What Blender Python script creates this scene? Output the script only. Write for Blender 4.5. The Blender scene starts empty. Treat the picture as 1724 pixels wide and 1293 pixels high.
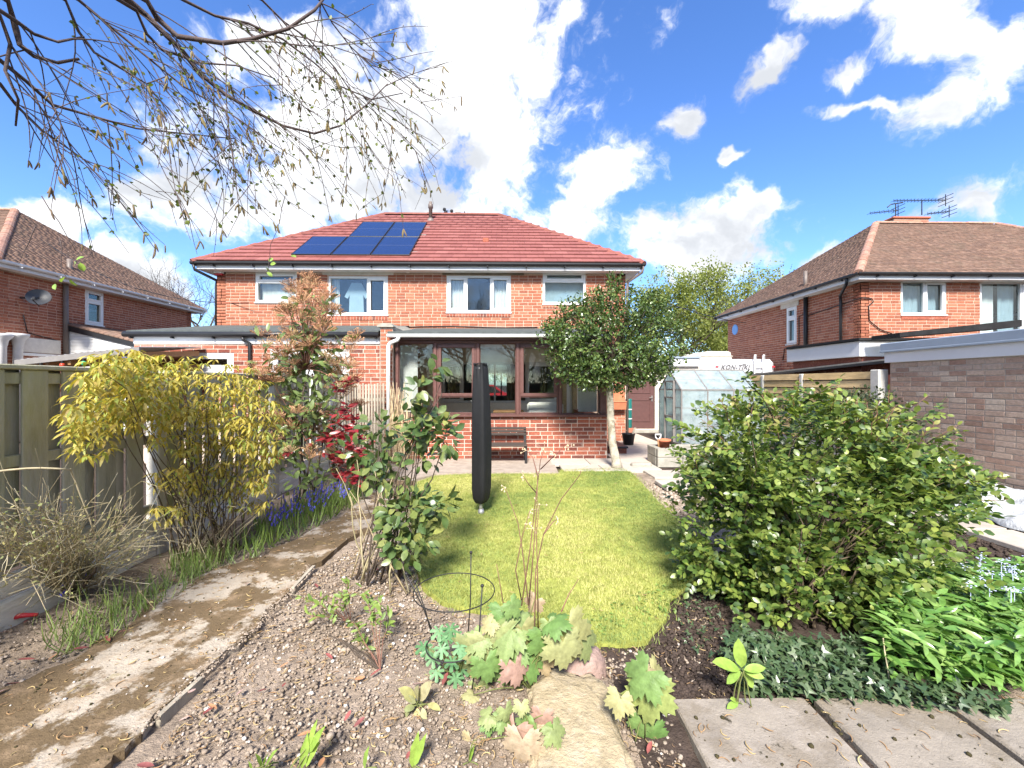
import bpy, math, random
import numpy as np
from mathutils import Vector, Matrix, noise as mnoise
random.seed(7); RNG = np.random.default_rng(7)
SC = bpy.context.scene; COL = SC.collection
# ------------------------------------------------------------------ camera, sky, sun, exposure
CH, F, TH = 1.42, 718.33, math.radians(0.96)
cd = bpy.data.cameras.new('camera'); cam = bpy.data.objects.new('camera', cd); COL.objects.link(cam)
cam.location = (0, 0, CH); cam.rotation_euler = (math.radians(90), 0, -TH)
cd.lens = 15.0; cd.sensor_width = 36.0; cd.clip_start = 0.05; cd.clip_end = 2000
SC.camera = cam
SC.view_settings.view_transform = 'Standard'; SC.view_settings.look = 'None'
SC.view_settings.gamma = 1.0; SC.view_settings.use_curve_mapping = False
SC.view_settings.exposure = 2.25
SUN_TO = Vector((-0.08, -0.73, 0.68)).normalized()          # towards the sun: behind the camera, to the right
SUN_EL = math.asin(SUN_TO.z); SUN_ROT = math.atan2(SUN_TO.x, SUN_TO.y)
sl = bpy.data.lights.new('sun', 'SUN'); so = bpy.data.objects.new('sun', sl); COL.objects.link(so)
sl.energy = 2.3; sl.angle = math.radians(11.0); sl.color = (1.0, 0.95, 0.87)
so.rotation_euler = SUN_TO.to_track_quat('Z', 'Y').to_euler(); so.location = (4, -6, 12)

def ray(px, py):
    u = (px - 862) / F; v = (646.5 - py) / F; c, s = math.cos(TH), math.sin(TH)
    return (u * c + s, c - u * s, v)
def P(px, py, Y):
    d = ray(px, py); t = Y / d[1]; return Vector((t * d[0], Y, CH + t * d[2]))
def PX(px, py, X):
    d = ray(px, py); t = X / d[0]; return Vector((X, t * d[1], CH + t * d[2]))
def G(px, py, z=0.0):
    d = ray(px, py); t = (z - CH) / d[2]; return Vector((t * d[0], t * d[1], z))
def proj(p):
    c, s = math.cos(TH), math.sin(TH); x, y, z = p[0], p[1], p[2] - CH
    u = x * c - y * s; w = x * s + y * c
    if w < 0.05: return None
    return (862 + F * u / w, 646.5 - F * z / w)
def score(p):
    q = proj(p); d = math.sqrt(p[0] ** 2 + p[1] ** 2 + (p[2] - CH) ** 2)
    return d if (q and -10 < q[0] < 1734 and -10 < q[1] < 1303) else d + 1000

# ------------------------------------------------------------------ node helpers
def nd(nt, typ, ins=None, **props):
    n = nt.nodes.new(typ)
    for k, v in props.items(): setattr(n, k, v)
    for k, v in (ins or {}).items():
        s = n.inputs[k]
        if isinstance(v, bpy.types.NodeSocket): nt.links.new(v, s)
        else: s.default_value = v
    return n
def math_(nt, op, a, b=0.0, clamp=False):
    return nd(nt, 'ShaderNodeMath', {0: a, 1: b}, operation=op, use_clamp=clamp).outputs[0]
def ramp(nt, fac, stops, interp='LINEAR'):
    r = nt.nodes.new('ShaderNodeValToRGB'); e = r.color_ramp.elements; r.color_ramp.interpolation = interp
    while len(e) < len(stops): e.new(0.5)
    for i, (p, c) in enumerate(stops):
        e[i].position = p; e[i].color = (*c, 1) if len(c) == 3 else c
    nt.links.new(fac, r.inputs[0]); return r.outputs[0]
def vmath(nt, op, a, b=None, out=0):
    n = nt.nodes.new('ShaderNodeVectorMath'); n.operation = op
    for i, v in enumerate((a, b)):
        if v is None: continue
        if isinstance(v, bpy.types.NodeSocket): nt.links.new(v, n.inputs[i])
        else: n.inputs[i].default_value = v
    return n.outputs[out]
def mixc(nt, fac, a, b, typ='MIX'):
    n = nt.nodes.new('ShaderNodeMix'); n.data_type = 'RGBA'; n.blend_type = typ
    for i, v in ((0, fac), (6, a), (7, b)):
        if isinstance(v, bpy.types.NodeSocket): nt.links.new(v, n.inputs[i])
        elif i == 0: n.inputs[0].default_value = v
        else: n.inputs[i].default_value = (*v, 1) if len(v) == 3 else v
    return n.outputs[2]

# ------------------------------------------------------------------ world: clear blue sky with cumulus
def make_world():
    w = bpy.data.worlds.new('World'); SC.world = w; w.use_nodes = True
    nt = w.node_tree; nt.nodes.clear()
    sky = nd(nt, 'ShaderNodeTexSky', sky_type='NISHITA', sun_disc=False, sun_elevation=SUN_EL, sun_rotation=SUN_ROT,
             air_density=1.0, dust_density=0.6, ozone_density=2.2, altitude=50.0)
    hs = nd(nt, 'ShaderNodeHueSaturation', {'Hue': 0.508, 'Saturation': 1.12, 'Value': 1.0, 'Color': mixc(nt, 1.0, sky.outputs[0], (.84, .97, 1.12), 'MULTIPLY')})
    d = nd(nt, 'ShaderNodeTexCoord').outputs['Generated']
    blobs = [  # centre pixel, half sizes, tilt (deg) of the clouds seen over the houses
        (800, 60, 190, 175, 0), (640, 230, 350, 170, 12), (850, 250, 120, 110, 30), (540, 330, 330, 85, 5), (700, 330, 260, 80, 0),
        (260, 320, 150, 50, 10), (930, 60, 45, 95, -25), (1030, 300, 120, 52, 35), (1165, 195, 38, 62, -20),
        (1270, 345, 75, 30, 15), (1180, 410, 190, 75, 5), (1285, 120, 62, 36, 30), (1415, 135, 60, 28, 10),
        (1370, 18, 90, 36, 0), (1590, 40, 150, 62, -10), (1690, 95, 90, 95, 10), (1580, 190, 150, 52, 22), (1500, 190, 60, 14, 0), (1660, 350, 130, 55, 15),
        (240, 470, 130, 52, -18), (60, 380, 130, 40, 10), (1245, 265, 24, 16, 30), (1420, 190, 70, 14, 5), (1400, 445, 80, 40, 20), (440, 60, 150, 60, 10), (950, 380, 120, 50, 20)]
    field = None
    nz0 = nd(nt, 'ShaderNodeTexNoise', {'Vector': d, 'Scale': 5.0, 'Detail': 5.0, 'Roughness': 0.6})
    warp = vmath(nt, 'MULTIPLY', vmath(nt, 'SUBTRACT', nz0.outputs['Color'], (0.5, 0.5, 0.5)), (0.15, 0.15, 0.15))
    dw = vmath(nt, 'ADD', d, warp)
    for (px, py, rx, ry, tl) in blobs:
        c = Vector(ray(px, py)).normalized(); a = math.radians(tl)
        e1 = Vector(ray(px + rx * math.cos(a), py - rx * math.sin(a))).normalized() - c
        e2 = Vector(ray(px + ry * math.sin(a), py + ry * math.cos(a))).normalized() - c
        s1, s2 = e1.length, e2.length; a1 = e1.normalized(); a2 = (e2 - e2.dot(a1) * a1).normalized()
        v = vmath(nt, 'SUBTRACT', dw, tuple(c))
        comb = nd(nt, 'ShaderNodeCombineXYZ', {0: vmath(nt, 'DOT_PRODUCT', v, tuple(a1 / s1), 1), 1: vmath(nt, 'DOT_PRODUCT', v, tuple(a2 / s2), 1),
                                               2: vmath(nt, 'DOT_PRODUCT', v, tuple(c / 0.7), 1)})
        f = math_(nt, 'SUBTRACT', 1.0, vmath(nt, 'LENGTH', comb.outputs[0], None, 1))
        field = f if field is None else math_(nt, 'SMOOTH_MAX', field, f)
        if field.node.operation == 'SMOOTH_MAX': field.node.inputs[2].default_value = 0.22
    sep = nd(nt, 'ShaderNodeSeparateXYZ', {0: d})
    rest = nd(nt, 'ShaderNodeTexNoise', {'Vector': d, 'Scale': 2.1, 'Detail': 2.0})      # scattered cumulus everywhere else
    restf = math_(nt, 'MULTIPLY', math_(nt, 'SUBTRACT', rest.outputs[0], 0.44), 4.0)
    back = nd(nt, 'ShaderNodeMapRange', {0: sep.outputs[1], 1: 0.45, 2: 0.05}); 
    field = math_(nt, 'MAXIMUM', math_(nt, 'MAXIMUM', field, -1.5), math_(nt, 'SUBTRACT', restf, math_(nt, 'MULTIPLY', math_(nt, 'SUBTRACT', 1.0, back.outputs[0]), 3.0)))
    n1 = nd(nt, 'ShaderNodeTexNoise', {'Vector': dw, 'Scale': 7.5, 'Detail': 9.0, 'Roughness': 0.62})
    edge = math_(nt, 'ADD', field, math_(nt, 'MULTIPLY', math_(nt, 'SUBTRACT', n1.outputs[0], 0.5), 2.1))
    n3 = nd(nt, 'ShaderNodeTexNoise', {'Vector': dw, 'Scale': 24.0, 'Detail': 8.0, 'Roughness': 0.62})
    edge = math_(nt, 'ADD', edge, math_(nt, 'MULTIPLY', math_(nt, 'SUBTRACT', n3.outputs[0], 0.5), 1.5))
    al = nd(nt, 'ShaderNodeMapRange', {0: edge, 1: -0.12, 2: 0.62}, interpolation_type='SMOOTHSTEP').outputs[0]
    al = math_(nt, 'POWER', al, 1.7)
    n2 = nd(nt, 'ShaderNodeTexNoise', {'Vector': vmath(nt, 'MULTIPLY', dw, (1, 1, 1.9)), 'Scale': 3.4, 'Detail': 5.0, 'Roughness': 0.55})
    core = nd(nt, 'ShaderNodeMapRange', {0: math_(nt, 'ADD', math_(nt, 'MULTIPLY', edge, 0.22), math_(nt, 'MULTIPLY', math_(nt, 'SUBTRACT', n2.outputs[0], 0.5), 3.0)), 1: -0.1, 2: 0.6}, interpolation_type='SMOOTHSTEP').outputs[0]
    ccol = mixc(nt, core, (4.9, 4.97, 5.1), (2.75, 2.87, 3.08))
    col = mixc(nt, al, hs.outputs[0], ccol)
    bg = nd(nt, 'ShaderNodeBackground', {'Color': col, 'Strength': 0.06})
    out = nt.nodes.new('ShaderNodeOutputWorld'); nt.links.new(bg.outputs[0], out.inputs[0])
    w.cycles.sampling_method = 'MANUAL'; w.cycles.sample_map_resolution = 512
make_world()
SC.cycles.max_bounces = 6; SC.cycles.transparent_max_bounces = 10; SC.cycles.diffuse_bounces = 3
SC.cycles.caustics_reflective = False; SC.cycles.caustics_refractive = False

# ------------------------------------------------------------------ materials
MT = {}
def rndsock(nt):
    a = nd(nt, 'ShaderNodeAttribute', attribute_name='rnd').outputs['Fac']
    o = nd(nt, 'ShaderNodeObjectInfo').outputs['Random']
    return math_(nt, 'FRACT', math_(nt, 'ADD', a, o))
def mat(name, col, rough=0.6, var=0.12, scale=6.0, bump=0.0, bscale=60.0, spec=0.4, metal=0.0, stops=None, dirt=None, stretch=(1, 1, 1), bdist=0.01, coat=0.0):
    """Principled with noise-driven tone, optional ramp over the per-piece random, optional patchy dirt and bump."""
    m = bpy.data.materials.new(name); m.use_nodes = True; nt = m.node_tree; nt.nodes.clear()
    pos = nd(nt, 'ShaderNodeNewGeometry').outputs['Position']
    pv = vmath(nt, 'MULTIPLY', pos, stretch)
    n1 = nd(nt, 'ShaderNodeTexNoise', {'Vector': pv, 'Scale': scale, 'Detail': 6.0, 'Roughness': 0.65})
    if stops: base = ramp(nt, rndsock(nt), [(i / max(1, len(stops) - 1), c) for i, c in enumerate(stops)])
    else: base = mixc(nt, 0.0, col, col)
    f = nd(nt, 'ShaderNodeMapRange', {0: n1.outputs[0], 1: 0.3, 2: 0.7, 3: 1 - var, 4: 1 + var}).outputs[0]
    base = mixc(nt, 1.0, base, nd(nt, 'ShaderNodeCombineColor', {0: f, 1: f, 2: f}).outputs[0], 'MULTIPLY')
    if dirt:
        for (dc, ds, lo, hi, am) in dirt:
            n2 = nd(nt, 'ShaderNodeTexNoise', {'Vector': pv, 'Scale': ds, 'Detail': 8.0, 'Roughness': 0.7})
            k = nd(nt, 'ShaderNodeMapRange', {0: n2.outputs[0], 1: lo, 2: hi, 3: 0.0, 4: am}).outputs[0]
            base = mixc(nt, k, base, dc)
    ins = {'Base Color': base, 'Roughness': rough, 'Metallic': metal, 'Specular IOR Level': spec, 'Coat Weight': coat}
    p = nd(nt, 'ShaderNodeBsdfPrincipled', ins)
    if bump:
        n3 = nd(nt, 'ShaderNodeTexNoise', {'Vector': pv, 'Scale': bscale, 'Detail': 5.0, 'Roughness': 0.7})
        b = nd(nt, 'ShaderNodeBump', {'Height': n3.outputs[0], 'Strength': bump, 'Distance': bdist}); nt.links.new(b.outputs[0], p.inputs['Normal'])
    o = nt.nodes.new('ShaderNodeOutputMaterial'); nt.links.new(p.outputs[0], o.inputs[0])
    MT[name] = m; return m
def leafmat(name, stops, rough=0.4, trans=0.35, spec=0.5, tcol=(1.3, 1.35, 0.6), vein=0.0, patch=False):
    m = bpy.data.materials.new(name); m.use_nodes = True; nt = m.node_tree; nt.nodes.clear()
    base = ramp(nt, nd(nt, 'ShaderNodeAttribute', attribute_name='rnd').outputs['Fac'] if patch else rndsock(nt), [(i / max(1, len(stops) - 1), c) for i, c in enumerate(stops)])
    pos = nd(nt, 'ShaderNodeNewGeometry').outputs['Position']
    n1 = nd(nt, 'ShaderNodeTexNoise', {'Vector': pos, 'Scale': 40.0, 'Detail': 3.0})
    f = nd(nt, 'ShaderNodeMapRange', {0: n1.outputs[0], 1: 0.3, 2: 0.7, 3: 0.78, 4: 1.22}).outputs[0]
    base = mixc(nt, 1.0, base, nd(nt, 'ShaderNodeCombineColor', {0: f, 1: f, 2: f}).outputs[0], 'MULTIPLY')
    p = nd(nt, 'ShaderNodeBsdfPrincipled', {'Base Color': base, 'Roughness': rough, 'Specular IOR Level': spec})
    if vein:
        n2 = nd(nt, 'ShaderNodeTexNoise', {'Vector': pos, 'Scale': 120.0, 'Detail': 3.0})
        b = nd(nt, 'ShaderNodeBump', {'Height': n2.outputs[0], 'Strength': vein, 'Distance': 0.004}); nt.links.new(b.outputs[0], p.inputs['Normal'])
    t = nd(nt, 'ShaderNodeBsdfTranslucent', {'Color': mixc(nt, 1.0, base, tcol, 'MULTIPLY')})
    mx = nd(nt, 'ShaderNodeMixShader', {0: trans, 1: p.outputs[0], 2: t.outputs[0]})
    o = nt.nodes.new('ShaderNodeOutputMaterial'); nt.links.new(mx.outputs[0], o.inputs[0])
    MT[name] = m; return m
def glassmat(name, refl=0.10, tint=(0.86, 0.9, 0.9), rough=0.0, milky=0.0, milky_col=(0.6, 0.65, 0.65), fres=1.0):
    m = bpy.data.materials.new(name); m.use_nodes = True; nt = m.node_tree; nt.nodes.clear()
    fr = nd(nt, 'ShaderNodeFresnel', {'IOR': 1.5}).outputs[0]
    k = math_(nt, 'MULTIPLY', math_(nt, 'ADD', math_(nt, 'MULTIPLY', fr, fres), refl, True), math_(nt, 'SUBTRACT', 1.0, nd(nt, 'ShaderNodeNewGeometry').outputs['Backfacing']))
    tr = nd(nt, 'ShaderNodeBsdfTransparent', {'Color': (*tint, 1)})
    n = nd(nt, 'ShaderNodeTexNoise', {'Vector': nd(nt, 'ShaderNodeNewGeometry').outputs['Position'], 'Scale': 1.4, 'Detail': 1.0})
    bp = nd(nt, 'ShaderNodeBump', {'Height': n.outputs[0], 'Strength': 0.02, 'Distance': 0.1})
    gl = nd(nt, 'ShaderNodeBsdfGlossy', {'Color': (1, 1, 1, 1), 'Roughness': rough, 'Normal': bp.outputs[0]})
    base = tr.outputs[0]
    if milky:
        n2 = nd(nt, 'ShaderNodeTexNoise', {'Vector': nd(nt, 'ShaderNodeNewGeometry').outputs['Position'], 'Scale': 5.0, 'Detail': 6.0})
        kk = nd(nt, 'ShaderNodeMapRange', {0: n2.outputs[0], 1: 0.3, 2: 0.75, 3: milky * 0.4, 4: milky}).outputs[0]
        df = nd(nt, 'ShaderNodeBsdfDiffuse', {'Color': (*milky_col, 1)})
        tl = nd(nt, 'ShaderNodeBsdfTranslucent', {'Color': (*milky_col, 1)})
        h = nd(nt, 'ShaderNodeMixShader', {0: 0.5, 1: df.outputs[0], 2: tl.outputs[0]})
        base = nd(nt, 'ShaderNodeMixShader', {0: kk, 1: tr.outputs[0], 2: h.outputs[0]}).outputs[0]
    mx = nd(nt, 'ShaderNodeMixShader', {0: k, 1: base, 2: gl.outputs[0]})
    o = nt.nodes.new('ShaderNodeOutputMaterial'); nt.links.new(mx.outputs[0], o.inputs[0])
    MT[name] = m; return m

mat('brick_red', (.36, .11, .06), .85, .22, 30, .5, 180, .2, stops=[(.24, .083, .05), (.37, .14, .082), (.30, .105, .062), (.40, .16, .096), (.345, .125, .072), (.27, .095, .06), (.41, .18, .115)], dirt=[((.5, .36, .27), 9, .62, .8, .5)])
mat('brick_old', (.33, .11, .07), .85, .3, 30, .6, 160, .2, stops=[(.16, .05, .038), (.36, .115, .07), (.24, .07, .045), (.38, .14, .09), (.31, .095, .06), (.13, .06, .05)], dirt=[((.6, .48, .38), 7, .58, .74, .65)])
mat('brick_grey', (.25, .18, .15), .9, .22, 26, .6, 150, .2, stops=[(.35, .245, .185), (.46, .34, .265), (.29, .185, .14), (.42, .305, .24), (.49, .39, .31), (.38, .26, .2), (.33, .2, .15)], dirt=[((.42, .36, .31), 5, .56, .78, .6)])
mat('brick_white', (.62, .58, .52), .8, .1, 12, .4, 90, .2, stops=[(.62, .58, .5), (.72, .68, .6), (.55, .5, .43)])
mat('mortar', (.56, .40, .31), .95, .18, 24, .5, 200, .1)
mat('mortar_pale', (.58, .47, .39), .95, .2, 20, .5, 200, .1)
mat('mortar_grey', (.44, .37, .31), .95, .15, 24, .5, 200, .1)
mat('tile_red', (.24, .075, .06), .75, .16, 20, .35, 120, .3, stops=[(.225, .078, .07), (.25, .09, .08), (.21, .072, .065), (.235, .083, .073), (.265, .1, .09)])
mat('tile_brown', (.2, .13, .1), .9, .2, 18, .5, 110, .2, stops=[(.17, .105, .078), (.225, .14, .103), (.145, .093, .072), (.20, .128, .098), (.25, .16, .12)], dirt=[((.13, .11, .08), 2.5, .5, .72, .5)])
mat('roof_under', (.035, .025, .022), .95, .1)
mat('ridge_red', (.2, .07, .055), .8, .2, 20, .4, 100, .25, stops=[(.17, .065, .05), (.24, .085, .065), (.2, .075, .06)])
mat('ridge_old', (.33, .17, .12), .9, .3, 12, .5, 80, .2, stops=[(.30, .15, .105), (.38, .21, .15), (.27, .15, .12)], dirt=[((.3, .28, .22), 6, .5, .7, .6)])
mat('white_pvc', (.72, .72, .71), .35, .04, 3, spec=.45)
mat('white_paint', (.64, .63, .61), .6, .1, 6, .2, 60)
mat('white_fascia', (.68, .68, .69), .4, .05, 2, spec=.4)
mat('soffit', (.7, .69, .66), .6, .08, 2)
mat('black_pvc', (.018, .018, .02), .4, .2, 5, spec=.4)
mat('grey_pipe', (.16, .13, .115), .5, .15, 5)
mat('felt', (.085, .095, .092), .95, .25, 8, .6, 120, .2)
mat('felt_black', (.02, .02, .021), .9, .3, 8, .5, 120, .2)
mat('coping_grey', (.25, .3, .37), .5, .08, 3, spec=.4)
mat('concrete', (.33, .31, .265), .92, .2, 9, .6, 90, .2, dirt=[((.24, .24, .19), 5, .5, .72, .6)])
mat('concrete_post', (.5, .48, .44), .9, .15, 9, .5, 90, .2, dirt=[((.3, .31, .24), 6, .55, .75, .5)])
mat('lintel_stone', (.62, .58, .52), .85, .12, 8, .3, 80)
mat('brown_paint', (.115, .052, .044), .42, .2, 14, .15, 60, .45, dirt=[((.36, .27, .24), 26, .64, .74, .55)])
mat('brown_door', (.105, .05, .046), .5, .12, 10, .1, 60, .35)
mat('wood_old', (.2, .17, .12), .9, .3, 5, .6, 70, .2, stretch=(1, 1, .12))
mat('lawn_soil', (.27, .29, .07), .95, .4, 9, .6, 50, .1)
mat('metal_dark', (.02, .019, .02), .5, .3, 30, .2, 100)
mat('alu', (.2, .185, .175), .5, .15, 10)
mat('anthracite', (.03, .033, .04), .45, .15, 6, .05, 40)
mat('steel', (.42, .42, .42), .4, .1, 5, metal=.6)
mat('blue_bar', (.06, .08, .16), .4, .1)
mat('red_plastic', (.5, .03, .04), .4, .1)
mat('blue_plastic', (.18, .38, .75), .5, .08)
mat('cream_grp', (.56, .52, .43), .5, .06, 3)
mat('van_white', (.58, .58, .6), .3, .04, 3)
mat('grey_print', (.13, .125, .13), .5, .1)
mat('terracotta', (.5, .17, .09), .85, .15, 10, .3, 80, .2)
mat('teal', (.015, .14, .125), .4, .15, 6)
mat('wall_cream', (.75, .7, .6), .85, .1, 3)
mat('wall_room', (.5, .46, .4), .9, .12, 3)
mat('wood_warm', (.3, .16, .07), .6, .25, 6, stretch=(1, 6, 6))
mat('curtain_brown', (.3, .21, .11), .9, .2, 14)
mat('curtain_white', (.72, .72, .7), .9, .06, 10)
mat('net_blue', (.33, .42, .48), .9, .08, 6)
mat('carpet', (.34, .26, .2), .95, .2, 12)
mat('sofa', (.7, .68, .63), .9, .15, 6)
mat('bark_pale', (.42, .38, .3), .9, .35, 14, .8, 60, .2, dirt=[((.16, .13, .08), 9, .5, .62, .7)])
mat('bark_dark', (.085, .065, .05), .9, .3, 20, .6, 80, .2)
mat('bark_birch', (.09, .066, .062), .8, .3, 20, .4, 80, .3)
mat('twig_pale', (.40, .33, .21), .85, .25, 20, .3, 60, .2, stops=[(.3, .24, .14), (.48, .41, .28), (.36, .31, .17), (.5, .45, .34)])
mat('twig_green', (.14, .16, .05), .8, .25, 20)
mat('twig_dark', (.09, .065, .04), .85, .25, 20)
mat('twig_red', (.2, .1, .07), .8, .25, 20)
mat('dry_straw', (.55, .43, .26), .85, .2, 20, stops=[(.5, .38, .22), (.62, .5, .32), (.42, .31, .18)])
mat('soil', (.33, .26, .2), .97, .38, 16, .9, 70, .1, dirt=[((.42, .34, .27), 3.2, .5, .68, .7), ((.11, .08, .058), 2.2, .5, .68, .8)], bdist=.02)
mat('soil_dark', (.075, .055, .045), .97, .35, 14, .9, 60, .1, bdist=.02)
mat('crumb', (.25, .18, .14), .97, .3, 40, .6, 200, .1, stops=[(.23, .178, .13), (.4, .325, .26), (.28, .22, .165), (.46, .385, .32), (.17, .13, .095), (.33, .265, .21)])
mat('pebble', (.5, .45, .4), .8, .2, 30, stops=[(.45, .4, .36), (.62, .58, .54), (.5, .42, .36), (.66, .64, .6)])
mat('path_concrete', (.4, .345, .28), .95, .16, 9, .7, 60, .1, dirt=[((.12, .08, .04), 1.9, .455, .5, .92), ((.33, .235, .15), 7, .5, .65, .6), ((.25, .21, .07), 3.4, .62, .72, .6)], bdist=.015)
mat('patio_concrete', (.36, .3, .25), .95, .2, 7, .6, 60, .1, dirt=[((.23, .185, .145), 3, .5, .7, .6)])
mat('slab', (.27, .235, .195), .93, .22, 5, .6, 90, .1, stops=[(.27, .235, .195), (.3, .26, .22), (.25, .22, .185)], dirt=[((.13, .1, .06), 3.0, .5, .68, .8), ((.035, .03, .018), 11, .6, .66, .95), ((.5, .44, .38), 3, .58, .75, .5), ((.55, .5, .45), 45, .68, .74, .6)])
mat('slab_pale', (.42, .37, .31), .93, .12, 8, .4, 90, .1, stops=[(.38, .33, .28), (.46, .41, .35), (.42, .37, .31)], dirt=[((.3, .24, .18), 5, .6, .75, .55)])
mat('rock', (.42, .34, .22), .95, .3, 12, .9, 50, .1, dirt=[((.5, .42, .3), 14, .5, .6, .7), ((.16, .115, .07), 6, .55, .7, .7)], bdist=.015)
mat('rock_pink', (.34, .235, .2), .95, .25, 9, .8, 40, .1, dirt=[((.2, .14, .12), 6, .5, .7, .6)], bdist=.015)
mat('panel_wood', (.55, .39, .19), .75, .22, 4, .3, 60, .25, stops=[(.5, .35, .17), (.6, .44, .23), (.54, .38, .18), (.47, .34, .18)], stretch=(6, 1, 6))
mat('fence_wood', (.2, .18, .135), .92, .3, 7, .6, 50, .15, stops=[(.36, .34, .28), (.42, .395, .33), (.33, .315, .25)], dirt=[((.27, .28, .08), 1.3, .48, .68, .8), ((.42, .42, .41), 3, .56, .7, .5)], stretch=(1, 1, .22))
mat('gravel_board', (.72, .69, .62), .92, .25, 7, .7, 40, .15, dirt=[((.34, .35, .17), 2.5, .5, .66, .7), ((.12, .1, .08), 11, .62, .7, .8)], stretch=(1, .35, 2))
mat('mixed_wood', (.35, .3, .24), .9, .3, 6, .4, 60, .15, stops=[(.26, .22, .17), (.42, .37, .3), (.33, .29, .23)], stretch=(1, 1, .2))
mat('bench_wood', (.05, .038, .032), .6, .3, 8, .3, 60, stretch=(.2, 3, 3))
mat('cover_cloth', (.011, .0115, .013), .7, .2, 14, .25, 120, .35)
mat('plastic_sheet', (.55, .57, .58), .3, .25, 6, .8, 18, .6, dirt=[((.3, .3, .31), 8, .45, .7, .8)], bdist=.03)
mat('solar_frame', (.015, .016, .02), .4, .1)
mat('petal_blue', (.1, .09, .5), .6, .2, 30, stops=[(.08, .07, .42), (.15, .13, .6), (.1, .12, .55)])
mat('petal_pale', (.5, .55, .8), .6, .1, 30)
mat('umbel', (.24, .1, .05), .9, .3, 40, stops=[(.30, .145, .075), (.42, .24, .13), (.36, .19, .1), (.45, .31, .17)])
mat('catkin', (.16, .125, .06), .9, .3, 60, stops=[(.12, .085, .05), (.2, .16, .065), (.16, .11, .07)])
mat('bud', (.14, .09, .06), .8, .2, 60)
mat('litter', (.25, .15, .07), .9, .3, 40, stops=[(.4, .29, .12), (.22, .13, .07), (.32, .2, .1), (.46, .36, .17)])
mat('moss', (.07, .06, .03), .97, .4, 60, .8, 200, .1)
mat('fallen', (.4, .1, .07), .55, .25, 50, stops=[(.36, .07, .06), (.44, .15, .1), (.36, .2, .08), (.42, .24, .2), (.24, .07, .06)])
leafmat('leaf_holly', [(.038, .07, .022), (.09, .145, .04), (.055, .1, .028), (.14, .2, .05), (.07, .12, .032), (.24, .29, .08)], .28, .18, .6)
leafmat('leaf_camellia', [(.05, .09, .03), (.09, .145, .042), (.065, .11, .035), (.17, .21, .06), (.08, .125, .04), (.3, .31, .09)], .32, .16, .65)
leafmat('leaf_rose', [(.035, .075, .018), (.09, .15, .03), (.05, .10, .022), (.19, .25, .05), (.08, .14, .03), (.29, .34, .075), (.13, .20, .04), (.2, .22, .06)], .36, .3, .6)
leafmat('leaf_shoot_lit', [(.2, .27, .05), (.28, .33, .07), (.16, .22, .04), (.3, .26, .09), (.22, .3, .06)], .3, .3, .5)  # yellower green that holds the light on the bush top
leafmat('leaf_kerria', [(.46, .38, .055), (.56, .46, .08), (.50, .43, .08), (.60, .52, .13), (.42, .36, .07), (.52, .38, .12), (.36, .42, .09), (.30, .36, .07)], .5, .35, .4, (1.2, 1.15, .6))
leafmat('leaf_photinia', [(.12, .18, .055), (.17, .235, .075), (.1, .15, .05), (.22, .28, .1), (.16, .21, .075)], .32, .25, .55)
leafmat('leaf_red', [(.24, .02, .028), (.34, .035, .045), (.17, .015, .025), (.40, .07, .07)], .3, .28, .55, (1.4, .8, .8))
leafmat('leaf_far', [(.2, .24, .06), (.28, .31, .085), (.16, .2, .05), (.34, .36, .12)], .5, .45, .3)
leafmat('leaf_birch', [(.1, .135, .028), (.15, .185, .035), (.075, .1, .022)], .45, .35, .4)
leafmat('leaf_lobed', [(.19, .27, .09), (.12, .22, .06), (.3, .34, .15), (.38, .34, .17), (.15, .25, .075), (.4, .27, .19), (.24, .31, .09)], .5, .22, .35, vein=.5)
leafmat('leaf_pinkish', [(.42, .27, .22), (.36, .22, .18), (.42, .33, .23), (.34, .33, .16)], .5, .22, .35, vein=.5)
leafmat('leaf_geranium', [(.11, .25, .11), (.16, .31, .15), (.09, .2, .085), (.19, .33, .16)], .5, .22, .35)
leafmat('leaf_hellebore', [(.25, .39, .07), (.3, .43, .085), (.21, .35, .07)], .4, .25, .4)
leafmat('leaf_fresh', [(.17, .26, .06), (.24, .33, .08), (.13, .21, .05)], .45, .3, .4)
leafmat('leaf_sage', [(.26, .3, .13), (.34, .3, .18), (.42, .38, .16), (.3, .36, .14)], .6, .2, .3)
leafmat('leaf_cover', [(.11, .24, .05), (.18, .32, .075), (.08, .19, .04), (.25, .37, .11), (.14, .27, .06)], .26, .25, .6)
leafmat('leaf_ivy', [(.035, .07, .03), (.07, .11, .05), (.045, .08, .03), (.16, .2, .11)], .3, .12, .55)
leafmat('grass', [(.17, .24, .07), (.26, .32, .095), (.34, .375, .115), (.44, .44, .145), (.54, .51, .21)], .6, .3, .2, patch=True)
leafmat('grass_green', [(.15, .24, .06), (.22, .31, .08), (.28, .34, .12), (.12, .2, .05)], .5, .3, .35)
leafmat('leaf_dark', [(.025, .04, .016), (.045, .065, .022), (.06, .06, .03)], .45, .15, .4)
glassmat('glass', .10)
glassmat('glass_sun', .07, (.88, .9, .89))
glassmat('glass_green', .02, (.82, .9, .9), .1, .62, (.66, .73, .76), .25)  # patchy whitish diffuse part mixed over the clear pane
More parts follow.
